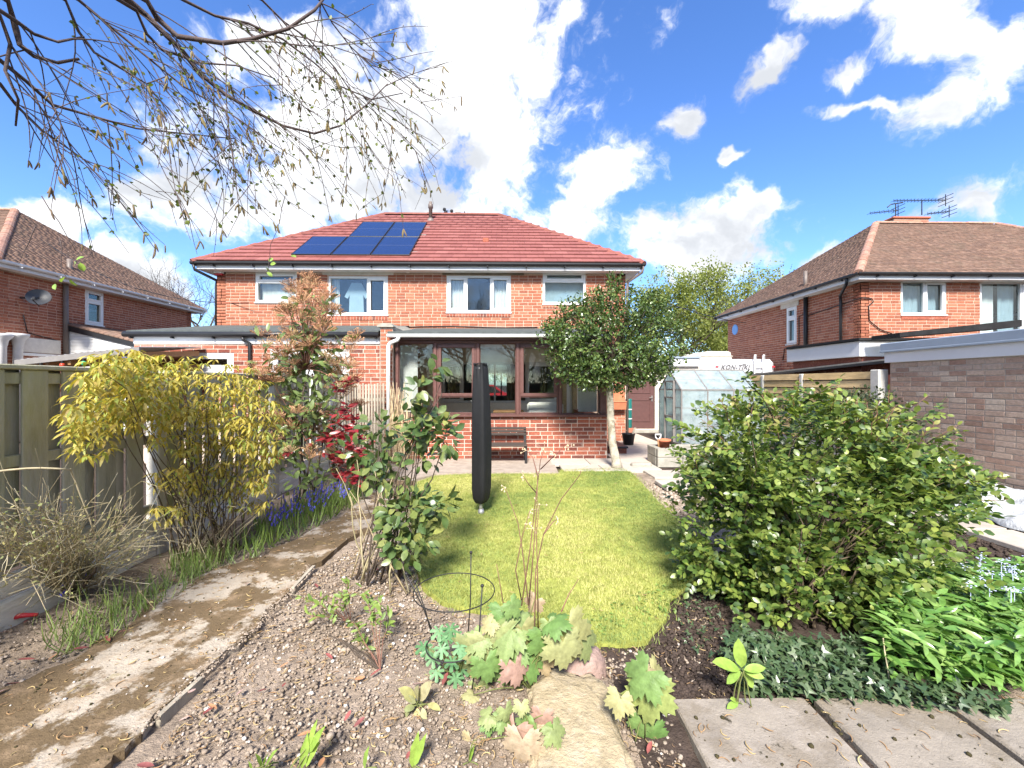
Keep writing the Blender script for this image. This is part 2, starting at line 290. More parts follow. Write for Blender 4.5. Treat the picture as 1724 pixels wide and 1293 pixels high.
def solarmat():
    m = bpy.data.materials.new('solar_cell'); m.use_nodes = True; nt = m.node_tree; nt.nodes.clear()
    tc = nd(nt, 'ShaderNodeTexCoord').outputs['Object']
    sx = nd(nt, 'ShaderNodeSeparateXYZ', {0: tc})
    g1 = math_(nt, 'FRACT', math_(nt, 'MULTIPLY', sx.outputs[0], 6.2)); g1 = math_(nt, 'LESS_THAN', g1, 0.055)
    c = mixc(nt, g1, (.012, .022, .075), (.015, .026, .083))
    p = nd(nt, 'ShaderNodeBsdfPrincipled', {'Base Color': c, 'Roughness': .12, 'Specular IOR Level': .8, 'Coat Weight': .6, 'Coat Roughness': .03})
    o = nt.nodes.new('ShaderNodeOutputMaterial'); nt.links.new(p.outputs[0], o.inputs[0]); MT['solar_cell'] = m
solarmat()
# ------------------------------------------------------------------ things, parts, mesh building
ORI = {}
def tag(o, label=None, cat=None, group=None, kind=None):
    if label: o['label'] = label
    if cat: o['category'] = cat
    if group: o['group'] = group
    if kind: o['kind'] = kind
    return o
def thing(name, label, cat, loc=(0, 0, 0), group=None):
    o = bpy.data.objects.new(name, None); COL.objects.link(o); o.location = loc; o.empty_display_size = .2
    ORI[o.name] = Vector(loc); return tag(o, label, cat, group)
def org(p): return ORI[p.name] if p is not None else Vector((0, 0, 0))
def link(me, name, parent, loc=None):
    o = bpy.data.objects.new(name, me); COL.objects.link(o)
    if parent is not None: o.parent = parent
    if loc is not None: o.location = Vector(loc) - org(parent)
    ORI[o.name] = org(parent) + o.location; return o
class MB:
    """Collects shapes given in world space (through an optional basis) and links them as ONE mesh object."""
    def __init__(s, M=None): s.v = []; s.f = []; s.r = []; s.M = M
    def add(s, vs, fs, r=None):
        b = len(s.v)
        for p in vs: s.v.append(s.M @ Vector(p) if s.M is not None else Vector(p))
        for f in fs: s.f.append([i + b for i in f]); s.r.append(r if r is not None else 0.0)
    def box(s, x0, x1, y0, y1, z0, z1, c=0.0, r=None):
        if x0 > x1: x0, x1 = x1, x0
        if y0 > y1: y0, y1 = y1, y0
        if z0 > z1: z0, z1 = z1, z0
        c = min(c, (x1 - x0) * .4, (y1 - y0) * .4, (z1 - z0) * .4)
        if c <= 0:
            vs = [(x, y, z) for x in (x0, x1) for y in (y0, y1) for z in (z0, z1)]
            fs = [(0, 1, 3, 2), (4, 6, 7, 5), (0, 4, 5, 1), (2, 3, 7, 6), (0, 2, 6, 4), (1, 5, 7, 3)]
            s.add(vs, fs, r); return
        X, Y, Z = (x0, x1), (y0, y1), (z0, z1); vs = []; ix = {}
        for a in (0, 1):
            for b in (0, 1):
                for d in (0, 1):
                    sx, sy, sz = (c if a == 0 else -c), (c if b == 0 else -c), (c if d == 0 else -c)
                    for k, q in enumerate(((X[a], Y[b] + sy, Z[d] + sz), (X[a] + sx, Y[b], Z[d] + sz), (X[a] + sx, Y[b] + sy, Z[d]))):
                        ix[(a, b, d, k)] = len(vs); vs.append(q)
        fs = []
        for a in (0, 1):
            fs.append([ix[(a, b, d, 0)] for b, d in ((0, 0), (0, 1), (1, 1), (1, 0))])
            fs.append([ix[(b, a, d, 1)] for b, d in ((0, 0), (1, 0), (1, 1), (0, 1))])
            fs.append([ix[(b, d, a, 2)] for b, d in ((0, 0), (0, 1), (1, 1), (1, 0))])
            for b in (0, 1):
                fs.append([ix[(a, b, 0, 0)], ix[(a, b, 1, 0)], ix[(a, b, 1, 1)], ix[(a, b, 0, 1)]])
                fs.append([ix[(a, 0, b, 0)], ix[(a, 1, b, 0)], ix[(a, 1, b, 2)], ix[(a, 0, b, 2)]])
                fs.append([ix[(0, a, b, 1)], ix[(1, a, b, 1)], ix[(1, a, b, 2)], ix[(0, a, b, 2)]])
                for d in (0, 1): fs.append([ix[(a, b, d, k)] for k in (0, 1, 2)])
        s.add(vs, fs, r)
    def quad(s, a, b, c, d, r=None): s.add([a, b, c, d], [(0, 1, 2, 3)], r)
    def tube(s, pts, rad, n=6, cap=True, r=None):
        pts = [Vector(p) for p in pts]
        if not hasattr(rad, '__len__'): rad = [rad] * len(pts)
        vs = []; up = None
        for i, p in enumerate(pts):
            t = (pts[min(i + 1, len(pts) - 1)] - pts[max(i - 1, 0)])
            t = t.normalized() if t.length > 1e-9 else Vector((0, 0, 1))
            if up is None: up = t.orthogonal().normalized()
            up = (up - up.dot(t) * t); up = up.normalized() if up.length > 1e-6 else t.orthogonal().normalized()
            w = t.cross(up)
            for k in range(n):
                a = 2 * math.pi * k / n; vs.append(p + (up * math.cos(a) + w * math.sin(a)) * rad[i])
        fs = [(i * n + k, i * n + (k + 1) % n, (i + 1) * n + (k + 1) % n, (i + 1) * n + k) for i in range(len(pts) - 1) for k in range(n)]
        if cap: fs += [tuple(range(n - 1, -1, -1)), tuple((len(pts) - 1) * n + k for k in range(n))]
        s.add(vs, fs, r)
    def lathe(s, prof, c, n=16, r=None, cap=True):
        vs = [(c[0] + q * math.cos(2 * math.pi * k / n), c[1] + q * math.sin(2 * math.pi * k / n), c[2] + z) for q, z in prof for k in range(n)]
        fs = [(i * n + k, i * n + (k + 1) % n, (i + 1) * n + (k + 1) % n, (i + 1) * n + k) for i in range(len(prof) - 1) for k in range(n)]
        if cap: fs += [tuple(range(n - 1, -1, -1)), tuple((len(prof) - 1) * n + k for k in range(n))]
        s.add(vs, fs, r)
    def prism(s, poly, d, r=None):
        """poly: 3D points of a planar outline; d: extrusion vector."""
        n = len(poly); d = Vector(d); vs = [Vector(p) for p in poly] + [Vector(p) + d for p in poly]
        s.add(vs, [tuple(range(n)), tuple(range(2 * n - 1, n - 1, -1))] + [(i, (i + 1) % n, n + (i + 1) % n, n + i) for i in range(n)], r)
    def build(s, name, material, parent=None, smooth=False, label=None, kind=None):
        o0 = org(parent); me = bpy.data.meshes.new(name)
        me.from_pydata([tuple(p - o0) for p in s.v], [], s.f)
        if any(s.r):
            a = me.attributes.new('rnd', 'FLOAT', 'FACE'); a.data.foreach_set('value', s.r)
        me.materials.append(MT[material] if isinstance(material, str) else material)
        if smooth: me.polygons.foreach_set('use_smooth', [True] * len(me.polygons))
        me.update(); o = link(me, name, parent)
        if label: o['label'] = label
        if kind: o['kind'] = kind
        return o
def basis(o, u, w):
    """local (u along, w outwards, v up) -> world"""
    u = Vector(u).normalized(); w = Vector(w).normalized(); v = Vector((0, 0, 1))
    return Matrix(((u.x, w.x, v.x, o[0]), (u.y, w.y, v.y, o[1]), (u.z, w.z, v.z, o[2]), (0, 0, 0, 1)))

# ------------------------------------------------------------------ many alike pieces: nearest ones as objects, the rest joined
def scatter(name, proto, mats, rnd, material, parent, smooth=False, kind='stuff', label=None):
    pv, pf = proto; pv = np.array(pv, np.float32); n = len(mats)
    if n == 0: return None
    M = np.asarray(mats, np.float32)                                   # n,3,4
    V = (np.einsum('nij,kj->nki', M[:, :, :3], pv) + M[:, None, :, 3]) - np.array(org(parent), np.float32)
    ls = np.array([len(f) for f in pf]); lv = np.concatenate([np.array(f) for f in pf])
    me = bpy.data.meshes.new(name); me.vertices.add(n * len(pv)); me.vertices.foreach_set('co', V.reshape(-1))
    loops = (lv[None, :] + (np.arange(n) * len(pv))[:, None]).reshape(-1)
    me.loops.add(len(loops)); me.loops.foreach_set('vertex_index', loops.astype(np.int32))
    tot = np.tile(ls, n); st = np.concatenate([[0], np.cumsum(tot)[:-1]])
    me.polygons.add(len(tot)); me.polygons.foreach_set('loop_start', st.astype(np.int32))
    try: me.polygons.foreach_set('loop_total', tot.astype(np.int32))
    except Exception: pass
    if smooth: me.polygons.foreach_set('use_smooth', np.ones(len(tot), bool))
    a = me.attributes.new('rnd', 'FLOAT', 'FACE'); a.data.foreach_set('value', np.repeat(np.asarray(rnd, np.float32), len(pf)))
    me.materials.append(MT[material]); me.update(calc_edges=True); me.validate()
    o = link(me, name, parent)
    if kind: o['kind'] = kind
    if label: o['label'] = label
    return o
def proto_mesh(name, proto, material, smooth=False):
    me = bpy.data.meshes.new(name); me.from_pydata([tuple(p) for p in proto[0]], [], proto[1]); me.materials.append(MT[material])
    if smooth: me.polygons.foreach_set('use_smooth', [True] * len(me.polygons))
    me.update(); return me
def pieces(parent, name, proto, mats, material, n_ind=300, stuff=None, smooth=False, kind='stuff', protos=None):
    """mats: (n,3,4) array. The n_ind that show largest become objects called name, the rest one object called stuff."""
    mats = np.asarray(mats, np.float32); n = len(mats)
    if n == 0: return
    sc = np.array([score(m[:, 3]) for m in mats]) if n > n_ind else np.arange(n)
    order = np.argsort(sc, kind='stable'); first = order[:n_ind]; rest = order[n_ind:]
    me = proto_mesh(name, proto, material, smooth); o0 = org(parent)
    for i in first:
        o = bpy.data.objects.new(name, me); COL.objects.link(o); o.parent = parent
        m = mats[i]; o.matrix_local = Matrix(((*m[0, :3], m[0, 3] - o0[0]), (*m[1, :3], m[1, 3] - o0[1]), (*m[2, :3], m[2, 3] - o0[2]), (0, 0, 0, 1)))
    if len(rest): scatter(stuff or name, proto, mats[rest], RNG.random(len(rest)), material, parent, smooth, kind)
def frames(pos, ydir, nrm, size, xs=1.0):
    pos = np.asarray(pos, float); y = np.asarray(ydir, float); y = y / (np.linalg.norm(y, axis=1, keepdims=True) + 1e-9)
    x = np.cross(y, np.asarray(nrm, float)); x = x / (np.linalg.norm(x, axis=1, keepdims=True) + 1e-9); z = np.cross(x, y)
    size = np.asarray(size, float).reshape(-1, 1) * np.ones((len(pos), 1))
    return np.stack([x * size * xs, y * size, z * size, pos], axis=2)

# ------------------------------------------------------------------ brickwork, tiles, windows
BRICK = ([(-.5, 0, -.5), (.5, 0, -.5), (.5, 0, .5), (-.5, 0, .5), (-.5, .7, -.5), (.5, .7, -.5), (.5, .7, .5), (-.5, .7, .5),
          (-.485, 1, -.46), (.485, 1, -.46), (.485, 1, .46), (-.485, 1, .46)],
         [(0, 1, 5, 4), (1, 2, 6, 5), (2, 3, 7, 6), (3, 0, 4, 7), (4, 5, 9, 8), (5, 6, 10, 9), (6, 7, 11, 10), (7, 4, 8, 11), (8, 9, 10, 11)])
def wall(parent, name, B, u0, u1, v0, v1, holes, mortar, brick=None, n_ind=300, th=.22, bu0=None, bu1=None, bv0=None, bv1=None, proud=.006, extra=(), seed=1, label=None):
    """A wall in the plane w=0 of basis B with openings (u0,u1,v0,v1); bricks stand proud of the recessed mortar."""
    m = MB(B)
    us = sorted({u0, u1, *[h[0] for h in holes], *[h[1] for h in holes]}); vs = sorted({v0, v1, *[h[2] for h in holes], *[h[3] for h in holes]})
    us = [u for u in us if u0 <= u <= u1]; vs = [v for v in vs if v0 <= v <= v1]
    hol = lambda u, v: any(h[0] < u < h[1] and h[2] < v < h[3] for h in holes)
    for a, b in zip(us, us[1:]):
        for c, d in zip(vs, vs[1:]):
            if not hol((a + b) / 2, (c + d) / 2):
                m.quad((a, 0, c), (b, 0, c), (b, 0, d), (a, 0, d)); m.quad((a, -th, c), (a, -th, d), (b, -th, d), (b, -th, c))
    for h in holes:
        m.quad((h[0], 0, h[2]), (h[0], -th, h[2]), (h[1], -th, h[2]), (h[1], 0, h[2])); m.quad((h[0], 0, h[3]), (h[1], 0, h[3]), (h[1], -th, h[3]), (h[0], -th, h[3]))
        m.quad((h[0], 0, h[2]), (h[0], 0, h[3]), (h[0], -th, h[3]), (h[0], -th, h[2])); m.quad((h[1], 0, h[2]), (h[1], -th, h[2]), (h[1], -th, h[3]), (h[1], 0, h[3]))
    for v in (v0, v1): m.quad((u0, 0, v), (u1, 0, v), (u1, -th, v), (u0, -th, v))
    for u in (u0, u1): m.quad((u, 0, v0), (u, -th, v0), (u, -th, v1), (u, 0, v1))
    w = m.build(name, mortar, parent, label=label)
    if not brick: return w
    rg = random.Random(seed); out = []; Bn = np.array(B)
    c, L, g = .075, .225, .0135; U0 = u0 if bu0 is None else bu0; U1 = u1 if bu1 is None else bu1; V0 = v0 if bv0 is None else bv0; V1 = v1 if bv1 is None else bv1
    k0 = math.ceil((V0 - v0) / c - 1e-6); z = v0 + k0 * c; row = k0
    while z + c * .6 < V1:
        zt = min(z + c, V1); off = (L / 2 if row % 2 else 0) + (.03 if row % 5 == 3 else 0); u = U0 - off; ends = []
        while u < U1:
            l = L if rg.random() > .13 else L / 2
            a, b = max(u, U0), min(u + l, U1); u += l
            segs = [(a, b)]
            for h in holes:
                if h[2] - .01 < (z + zt) / 2 < h[3] + .01:
                    ns = []
                    for (p, q) in segs:
                        if q <= h[0] or p >= h[1]: ns.append((p, q)); continue
                        if p < h[0]: ns.append((p, h[0]))
                        if q > h[1]: ns.append((h[1], q))
                    segs = ns
            for (p, q) in segs:
                if q - p < .035: continue
                d = proud + rg.uniform(-.0015, .002); cc = B @ Vector(((p + q) / 2 + rg.uniform(-.001, .001), 0, (z + zt) / 2 + rg.uniform(-.0012, .0012)))
                S = np.diag([q - p - g, d, zt - z - g]); R = Bn[:3, :3] @ S
                out.append(np.concatenate([R, np.array(cc)[:, None]], axis=1))
        z += c; row += 1
    pieces(w, 'brick', BRICK, out, brick, n_ind, 'brickwork')
    return w
def tiles(parent, O, u, s, Lu, rows, gauge, tw, k, material, n_ind, lap=.06, th=.014, seed=2, kr=None, name='tile', jit=.003):
    """Courses of roof tiles on a slope: O eave corner, u along the eave, s up the slope, k = hip inset per unit of slope."""
    O, u, s = Vector(O), Vector(u).normalized(), Vector(s).normalized(); n = u.cross(s)
    if n.z < 0: n = -n
    kr = k if kr is None else kr; rg = random.Random(seed); out = []
    t = math.atan2(th * 1.25, gauge); s2 = (s * math.cos(t) + n * (-math.sin(t))).normalized(); n2 = u.cross(s2); n2 = n2 if n2.z > 0 else -n2
    for i in range(rows):
        sl = i * gauge; a = max(0, (sl) * k - .02); b = Lu - max(0, sl * kr - .02); x = a - (a % tw) + ((tw / 2 if i % 2 else 0) if tw > .2 else rg.uniform(0, tw)) - tw
        while x < b:
            p, q = max(x, a), min(x + tw, b); x += tw
            if q - p < .02: continue
            p0 = O + u * ((p + q) / 2) + s * (sl - .004 + rg.uniform(-jit, jit)) + n * (th * 1.9 + rg.uniform(-.001, .0015))
            R = np.array([u * (q - p - (.004 if tw > .2 else .001)), s2 * (gauge + lap), n2 * th]).T
            out.append(np.concatenate([R, np.array(p0)[:, None]], axis=1))
    pr = ([(-.5, 0, -.5), (.5, 0, -.5), (.5, 1, -.5), (-.5, 1, -.5), (-.5, 0, .3), (.5, 0, .3), (.5, 1, .5), (-.5, 1, .5), (-.5, .03, .5), (.5, .03, .5)],
          [(0, 1, 5, 4), (4, 5, 9, 8), (8, 9, 6, 7), (1, 2, 6, 9, 5), (3, 0, 4, 8, 7), (2, 3, 7, 6)])
    pieces(parent, name, pr, out, material, n_ind, 'tile_courses')
def ridge_caps(parent, A, B, n, r, material, name='ridge_tile'):
    A, B = Vector(A), Vector(B); d = (B - A); L = d.length / n; y = d.normalized(); x = y.cross(Vector((0, 0, 1))).normalized(); z = x.cross(y)
    vs = []; K = 7
    for yy, rr in ((0, 1.0), (.93, .96), (1.05, .9)):
        for k in range(K):
            a = math.pi * (k / (K - 1)) ; vs.append((-math.cos(a) * rr, yy, math.sin(a) * rr * .8))
    fs = [(i * K + k, i * K + k + 1, (i + 1) * K + k + 1, (i + 1) * K + k) for i in range(2) for k in range(K - 1)] + [tuple(range(K - 1, -1, -1))]
    out = []
    for i in range(n):
        j = Vector((random.uniform(-1, 1), random.uniform(-1, 1), random.uniform(-1, 1))) * .004
        p = A + y * L * i + j; R = np.array([x * r, y * L, z * r]).T; out.append(np.concatenate([R, np.array(p)[:, None]], axis=1))
    pieces(parent, name, (vs, fs), out, material, 300)
def curtain(parent, B, u0, u1, v0, v1, w, material, name='curtain', amp=.02, n=40, waves=7):
    m = MB(B)
    for i in range(n):
        a, b = u0 + (u1 - u0) * i / n, u0 + (u1 - u0) * (i + 1) / n
        wa, wb = (w + amp * math.sin(i / n * waves * 6.283 + math.sin(i) * .3) for i in (i, i + 1))
        m.quad((a, wa, v0), (b, wb, v0), (b, wb, v1), (a, wa, v1))
    return m.build(name, material, parent, True)
def window(parent, B, u0, u1, v0, v1, cells, name='window', matf='white_pvc', fw=.055, glass='glass', w0=-.075, dep=.07, sill=True, sashw=.05, label=None):
    """cells: (a,b,c,d,sash) as fractions of the opening. Frame = the part; sashes and panes are its sub-parts."""
    m = MB(B); W, H = u1 - u0, v1 - v0; wf = w0 + dep
    m.box(u0, u1, w0, wf, v0, v0 + fw, .006); m.box(u0, u1, w0, wf, v1 - fw, v1, .006)
    m.box(u0, u0 + fw, w0, wf, v0 + fw, v1 - fw, .006); m.box(u1 - fw, u1, w0, wf, v0 + fw, v1 - fw, .006)
    done = set()
    for (a, b, c, d, s) in cells:
        for ax, q, lo, hi in ((0, a, c, d), (0, b, c, d), (1, c, a, b), (1, d, a, b)):
            if q in (0, 1) or (ax, q, lo, hi) in done: continue
            done.add((ax, q, lo, hi)); h = fw * .42
            if ax == 0:
                x = u0 + W * q; m.box(x - h, x + h, w0 + .004, wf - .003, max(v0 + H * lo, v0 + fw), min(v0 + H * hi, v1 - fw), .004)
            else:
                z = v0 + H * q; m.box(max(u0 + W * lo, u0 + fw), min(u0 + W * hi, u1 - fw), w0 + .002, wf - .0015, z - h, z + h, .004)
    if sill: m.box(u0 - .02, u1 + .02, w0 + .01, .035, v0 - .03, v0 - .001, .006)
    f = m.build(name, matf, parent, label=label)
    for (a, b, c, d, s) in cells:
        x0 = u0 + W * a + (fw if a == 0 else fw * .42); x1 = u0 + W * b - (fw if b == 1 else fw * .42)
        z0 = v0 + H * c + (fw if c == 0 else fw * .42); z1 = v0 + H * d - (fw if d == 1 else fw * .42)
        if s:
            k = MB(B); e = sashw; ww = wf + .012; g = .004
            k.box(x0 - g, x1 + g, w0 + .02, ww, z0 - g, z0 + e, .006); k.box(x0 - g, x1 + g, w0 + .02, ww, z1 - e, z1 + g, .006)
            k.box(x0 - g, x0 + e, w0 + .021, ww - .001, z0 + e, z1 - e, .006); k.box(x1 - e, x1 + g, w0 + .021, ww - .001, z0 + e, z1 - e, .006)
            k.build('sash', matf, f); x0 += e; x1 -= e; z0 += e; z1 -= e
        k = MB(B); k.box(x0 - .004, x1 + .004, w0 + .022, w0 + .032, z0 - .004, z1 + .004); k.build('pane', glass, f)
    return f
def pipe(parent, pts, r, material, name='downpipe', n=8): 
    m = MB(); m.tube(pts, r, n); return m.build(name, material, parent, True)

# ------------------------------------------------------------------ the three semi-detached houses of the row
PITCH = .718
def house_shell(t, xl, xr, zE, yf=10.6, yb=17.0, sides='', tile='tile_red', front_n=300, side_n=0, gauge=.2616, tw=.30, under=.35, hipname='ridge_red',
                holes_f=(), holes_l=(), holes_r=(), holes_b=(), bz=2.3, brick='brick_red', wall_n=300, lap=.06, th=.03, fascia='white_fascia', gut='black_pvc', fbx=None):
    zs = zE - .155
    def W(name, B, L, holes, br, n, b0=0.0, bx=None):
        wall(t, name, B, 0, L, -.15, zs, holes, 'mortar', br, n, bv0=b0, bu0=bx[0] if bx else None, bu1=bx[1] if bx else None, seed=len(holes) * 7 + int(L * 3))
    L, D = xr - xl, yb - yf
    W('wall', basis((xl, yf, 0), (1, 0, 0), (0, -1, 0)), L, holes_f, brick if 'f' in sides else None, wall_n, bz, fbx)
    W('wall', basis((xr, yb, 0), (-1, 0, 0), (0, 1, 0)), L, holes_b, None, 0)
    W('wall', basis((xl, yb, 0), (0, -1, 0), (-1, 0, 0)), D, holes_l, brick if 'l' in sides else None, wall_n, bz * .6)
    W('wall', basis((xr, yf, 0), (0, 1, 0), (1, 0, 0)), D, holes_r, brick if 'r' in sides else None, wall_n, bz * .6)
    x0, x1, y0, y1 = xl - under, xr + under, yf - under, yb + under; R = (y1 - y0) / 2; yr = (y0 + y1) / 2; zr = zE + R * PITCH
    S = math.hypot(R, R * PITCH); k = R / S
    m = MB(); a, b, c, d = (x0, y0, zE), (x1, y0, zE), (x1, y1, zE), (x0, y1, zE); e, f = (x0 + R, yr, zr), (x1 - R, yr, zr)
    m.add([a, b, c, d, e, f], [(0, 1, 5, 4), (1, 2, 5), (2, 3, 4, 5), (3, 0, 4), (3, 2, 1, 0)]); rf = m.build('roof', 'roof_under', t)
    rows = int(S / gauge)
    if 'f' in sides: tiles(rf, a, (1, 0, 0), (0, R, R * PITCH), x1 - x0, rows, gauge, tw, k, tile, front_n, lap, th)
    if 'l' in sides: tiles(rf, d, (0, -1, 0), (R, 0, R * PITCH), y1 - y0, rows, gauge, tw, k, tile, side_n, lap, th)
    if 'r' in sides: tiles(rf, b, (0, 1, 0), (-R, 0, R * PITCH), y1 - y0, rows, gauge, tw, k, tile, side_n, lap, th)
    up = Vector((0, 0, -.012)); hn = 12
    for p, q, n in ((a, e, hn), (b, f, hn), (e, f, max(3, int((x1 - x0 - 2 * R) / .45)))): ridge_caps(rf, Vector(p) + up, Vector(q) + up, n, .105, hipname)
    # eaves: fascia, soffit, gutter with brackets
    m = MB()
    for (u0, u1, v0, v1) in ((x0 + .06, x1 - .06, y0 + .06, y0 + .08), (x0 + .06, x1 - .06, y1 - .08, y1 - .06), (x0 + .06, x0 + .08, y0 + .08, y1 - .08), (x1 - .08, x1 - .06, y0 + .08, y1 - .08)):
        m.box(u0, u1, v0, v1, zs, zE - .008, .004)
    m.build('fascia', fascia, t)
    m = MB()
    for (u0, u1, v0, v1) in ((x0 + .08, x1 - .08, y0 + .08, yf - .002), (x0 + .08, xl - .002, yf, yb), (xr + .002, x1 - .08, yf, yb)): m.box(u0, u1, v0, v1, zs + .004, zs + .02)
    m.build('soffit', 'soffit', t)
    g = MB(); gz = zE - .024
    for p, q in (((x0 - .02, y0 + .005), (x1 + .02, y0 + .005)), ((x0 + .005, y0 - .02), (x0 + .005, y1)), ((x1 - .005, y0 - .02), (x1 - .005, y1))):
        A, B2 = Vector((*p, gz)), Vector((*q, gz)); dd = (B2 - A).normalized(); w = Vector((dd.y, -dd.x, 0)); prof = [(-.055, .03)] + [(.055 * math.cos(an), -.042 * math.sin(an)) for an in [math.pi - i * math.pi / 6 for i in range(7)]] + [(.055, .03), (.047, .03), (.03, -.03), (-.03, -.03), (-.047, .03)]
        g.prism([A + w * pu + Vector((0, 0, pv)) for pu, pv in prof], B2 - A)
    go = g.build('gutter', gut, t)
    br = []
    xx = x0 + .5
    while xx < x1: br.append((xx, y0 + .03)); xx += .93
    bm = MB()
    for (bx, by) in br: bm.box(bx - .014, bx + .014, by - .09, by + .05, gz - .075, gz - .05)
    yy = y0 + .5
    while yy < y1:
        for bx in (x0 - .03, x1 + .03): bm.box(bx - .05, bx + .05, yy - .014, yy + .014, gz - .075, gz - .05)
        yy += .93
    bm.build('gutter_bracket', gut, go, kind='stuff')
    return dict(roof=rf, x0=x0, x1=x1, y0=y0, yr=yr, zr=zr, R=R, S=S, zs=zs)
def roofpt(h, zE, px, py, up=0.0):
    """where the line of sight through a photo point meets the front slope"""
    d = Vector(ray(px, py)); n = Vector((0, -PITCH, 1)).normalized(); o = Vector((0, h['y0'], zE)) + n * up; c = Vector((0, 0, CH))
    return c + d * ((o - c).dot(n) / d.dot(n))
def chimney(parent, x0, x1, y0, y1, z0, z1, pots):
    m = MB(); m.box(x0, x1, y0, y1, z0, z1); c = m.build('chimney', 'mortar', parent)
    B = basis((x0, y0, z0), (1, 0, 0), (0, -1, 0)); out = []; r = 0; z = 0
    while z < z1 - z0 - .05:
        u = -(.11 if r % 2 else 0)
        while u < x1 - x0:
            a, b = max(u, 0), min(u + .225, x1 - x0); u += .225
            if b - a > .04:
                cc = B @ Vector(((a + b) / 2, 0, z + .037)); out.append(np.concatenate([np.array(B)[:3, :3] @ np.diag([b - a - .01, .01, .064]), np.array(cc)[:, None]], axis=1))
        z += .075; r += 1
    pieces(c, 'brick', BRICK, out, 'brick_red', 300)
    k = MB(); k.box(x0 - .05, x1 + .05, y0 - .05, y1 + .05, z1, z1 + .075, .02); k.build('cap', 'brick_red', c)
    for (px_, r_, h_) in pots:
        k = MB(); k.lathe([(r_, 0), (r_ * .9, h_ * .8), (r_ * 1.1, h_ * .82), (r_ * 1.1, h_), (r_ * .75, h_), (r_ * .7, h_ * .5)], (px_, (y0 + y1) / 2, z1 + .075), 12); k.build('chimney_pot', 'grey_pipe', c, True)
    return c
# ------------------------------------------------------------------ ground
def rect(Y, px0, py0, px1, py1):
    a, b = P(px0, (py0 + py1) / 2, Y), P(px1, (py0 + py1) / 2, Y)
    return a.x, b.x, P((px0 + px1) / 2, py1, Y).z, P((px0 + px1) / 2, py0, Y).z
def sheet(name, poly, z, material, parent=None, kind=None, label=None, cat=None, thick=0.0):
    m = MB()
    if thick: m.prism([(p[0], p[1], z - thick) for p in poly], (0, 0, thick))
    else: m.add([(p[0], p[1], z) for p in poly], [tuple(range(len(poly)))])
    o = m.build(name, material, parent, label=label)
    return tag(o, None, cat, None, kind)
m = MB(); m.quad((-300, -300, -.06), (300, -300, -.06), (300, 400, -.06), (-300, 400, -.06)); m.build('ground', 'soil_dark', kind='structure')
def relief(name, x0, x1, y0, y1, step, amp, material, z0=-.012, hole=None):
    nx, ny = int((x1 - x0) / step) + 1, int((y1 - y0) / step) + 1; vs, fs = [], []
    for j in range(ny):
        for i in range(nx):
            x, y = x0 + i * step, y0 + j * step
            z = z0 + amp * (mnoise.fractal((x * 3, y * 3, 0), 1, 2, 5) * .6 + mnoise.noise((x * 17, y * 17, 3)) * .5)
            vs.append((x, y, z))
    fs = [(j * nx + i, j * nx + i + 1, (j + 1) * nx + i + 1, (j + 1) * nx + i) for j in range(ny - 1) for i in range(nx - 1)]
    m = MB(); m.add(vs, fs); return m.build(name, material, smooth=True, kind='structure')
relief('soil', -3.1, 2.6, .35, 7.0, .035, .022, 'soil', -.02)
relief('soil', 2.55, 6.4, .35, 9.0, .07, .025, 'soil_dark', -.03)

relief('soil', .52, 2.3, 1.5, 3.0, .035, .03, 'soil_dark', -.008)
# ------------------------------------------------------------------ the semi-detached pair behind the lawn
YF, YB, SY = 10.6, 17.0, 8.07
HX0, HX1 = P(365, 500, YF).x, P(1053, 500, YF).x
house = thing('semi_detached_house', 'red brick semi-detached pair with red tiled hipped roof and solar panels, facing the lawn', 'house', ((HX0 + HX1) / 2, YF, 0))
Bf = basis((HX0, YF, 0), (1, 0, 0), (0, -1, 0))
def fu(px0, py0, px1, py1, Y=YF, x0=None):
    a, b, c, d = rect(Y, px0, py0, px1, py1); o = HX0 if x0 is None else x0
    return (a - o, b - o, c, d)
wL1, wL2, wR1, wR2 = fu(430, 458, 500, 509), fu(553, 465, 653, 530), fu(752, 464, 860, 526), fu(914, 456, 986, 512)
inner = fu(742, 610, 940, 678)
thr = [rect(YB, 812, 626, 876, 668), rect(YB, 922, 628, 948, 664)]
HB = [(HX1 - b, HX1 - a, c, d) for a, b, c, d in thr]
ZE = 4.32
H = house_shell(house, HX0, HX1, ZE, YF, YB, 'f', 'tile_red', 300, holes_f=[wL1, wL2, wR1, wR2, inner], holes_b=HB, bz=2.5)
# right-hand end of the ground-floor facade, beside the sun room
a = fu(1016, 600, 1053, 600)
wall(house, 'wall', basis((HX0, YF - .004, 0), (1, 0, 0), (0, -1, 0)), a[0], HX1 - HX0, -.15, 2.547, [], 'mortar', 'brick_red', 200, th=.03, seed=31)
w = window(house, Bf, *wL1, [(0, 1, .66, 1, True), (0, 1, 0, .66, False)]); curtain(w, Bf, wL1[0] + .05, wL1[1] - .05, wL1[2], wL1[2] + .5, -.2, 'curtain_white', 'blind', .006, 20)
w = window(house, Bf, *wL2, [(0, .66, 0, 1, False), (.66, 1, 0, 1, True)])
curtain(w, Bf, wL2[0], wL2[0] + .2, wL2[2], wL2[3], -.2, 'curtain_white', 'curtain', .02, 20, 3)
hx = wL2[0] + .62; k = MB(Bf)                                                   # the pale shirt hanging in the window
zt = wL2[3] - .12; k.prism([(hx - .12, -.22, zt), (hx + .12, -.22, zt), (hx + .3, -.22, zt - .35), (hx + .22, -.22, zt - .4), (hx + .17, -.22, zt - .3), (hx + .19, -.22, wL2[2]), (hx - .19, -.22, wL2[2]), (hx - .17, -.22, zt - .3), (hx - .22, -.22, zt - .4), (hx - .3, -.22, zt - .35)], (0, .03, 0))
k.build('hanging_shirt', 'net_blue', w)
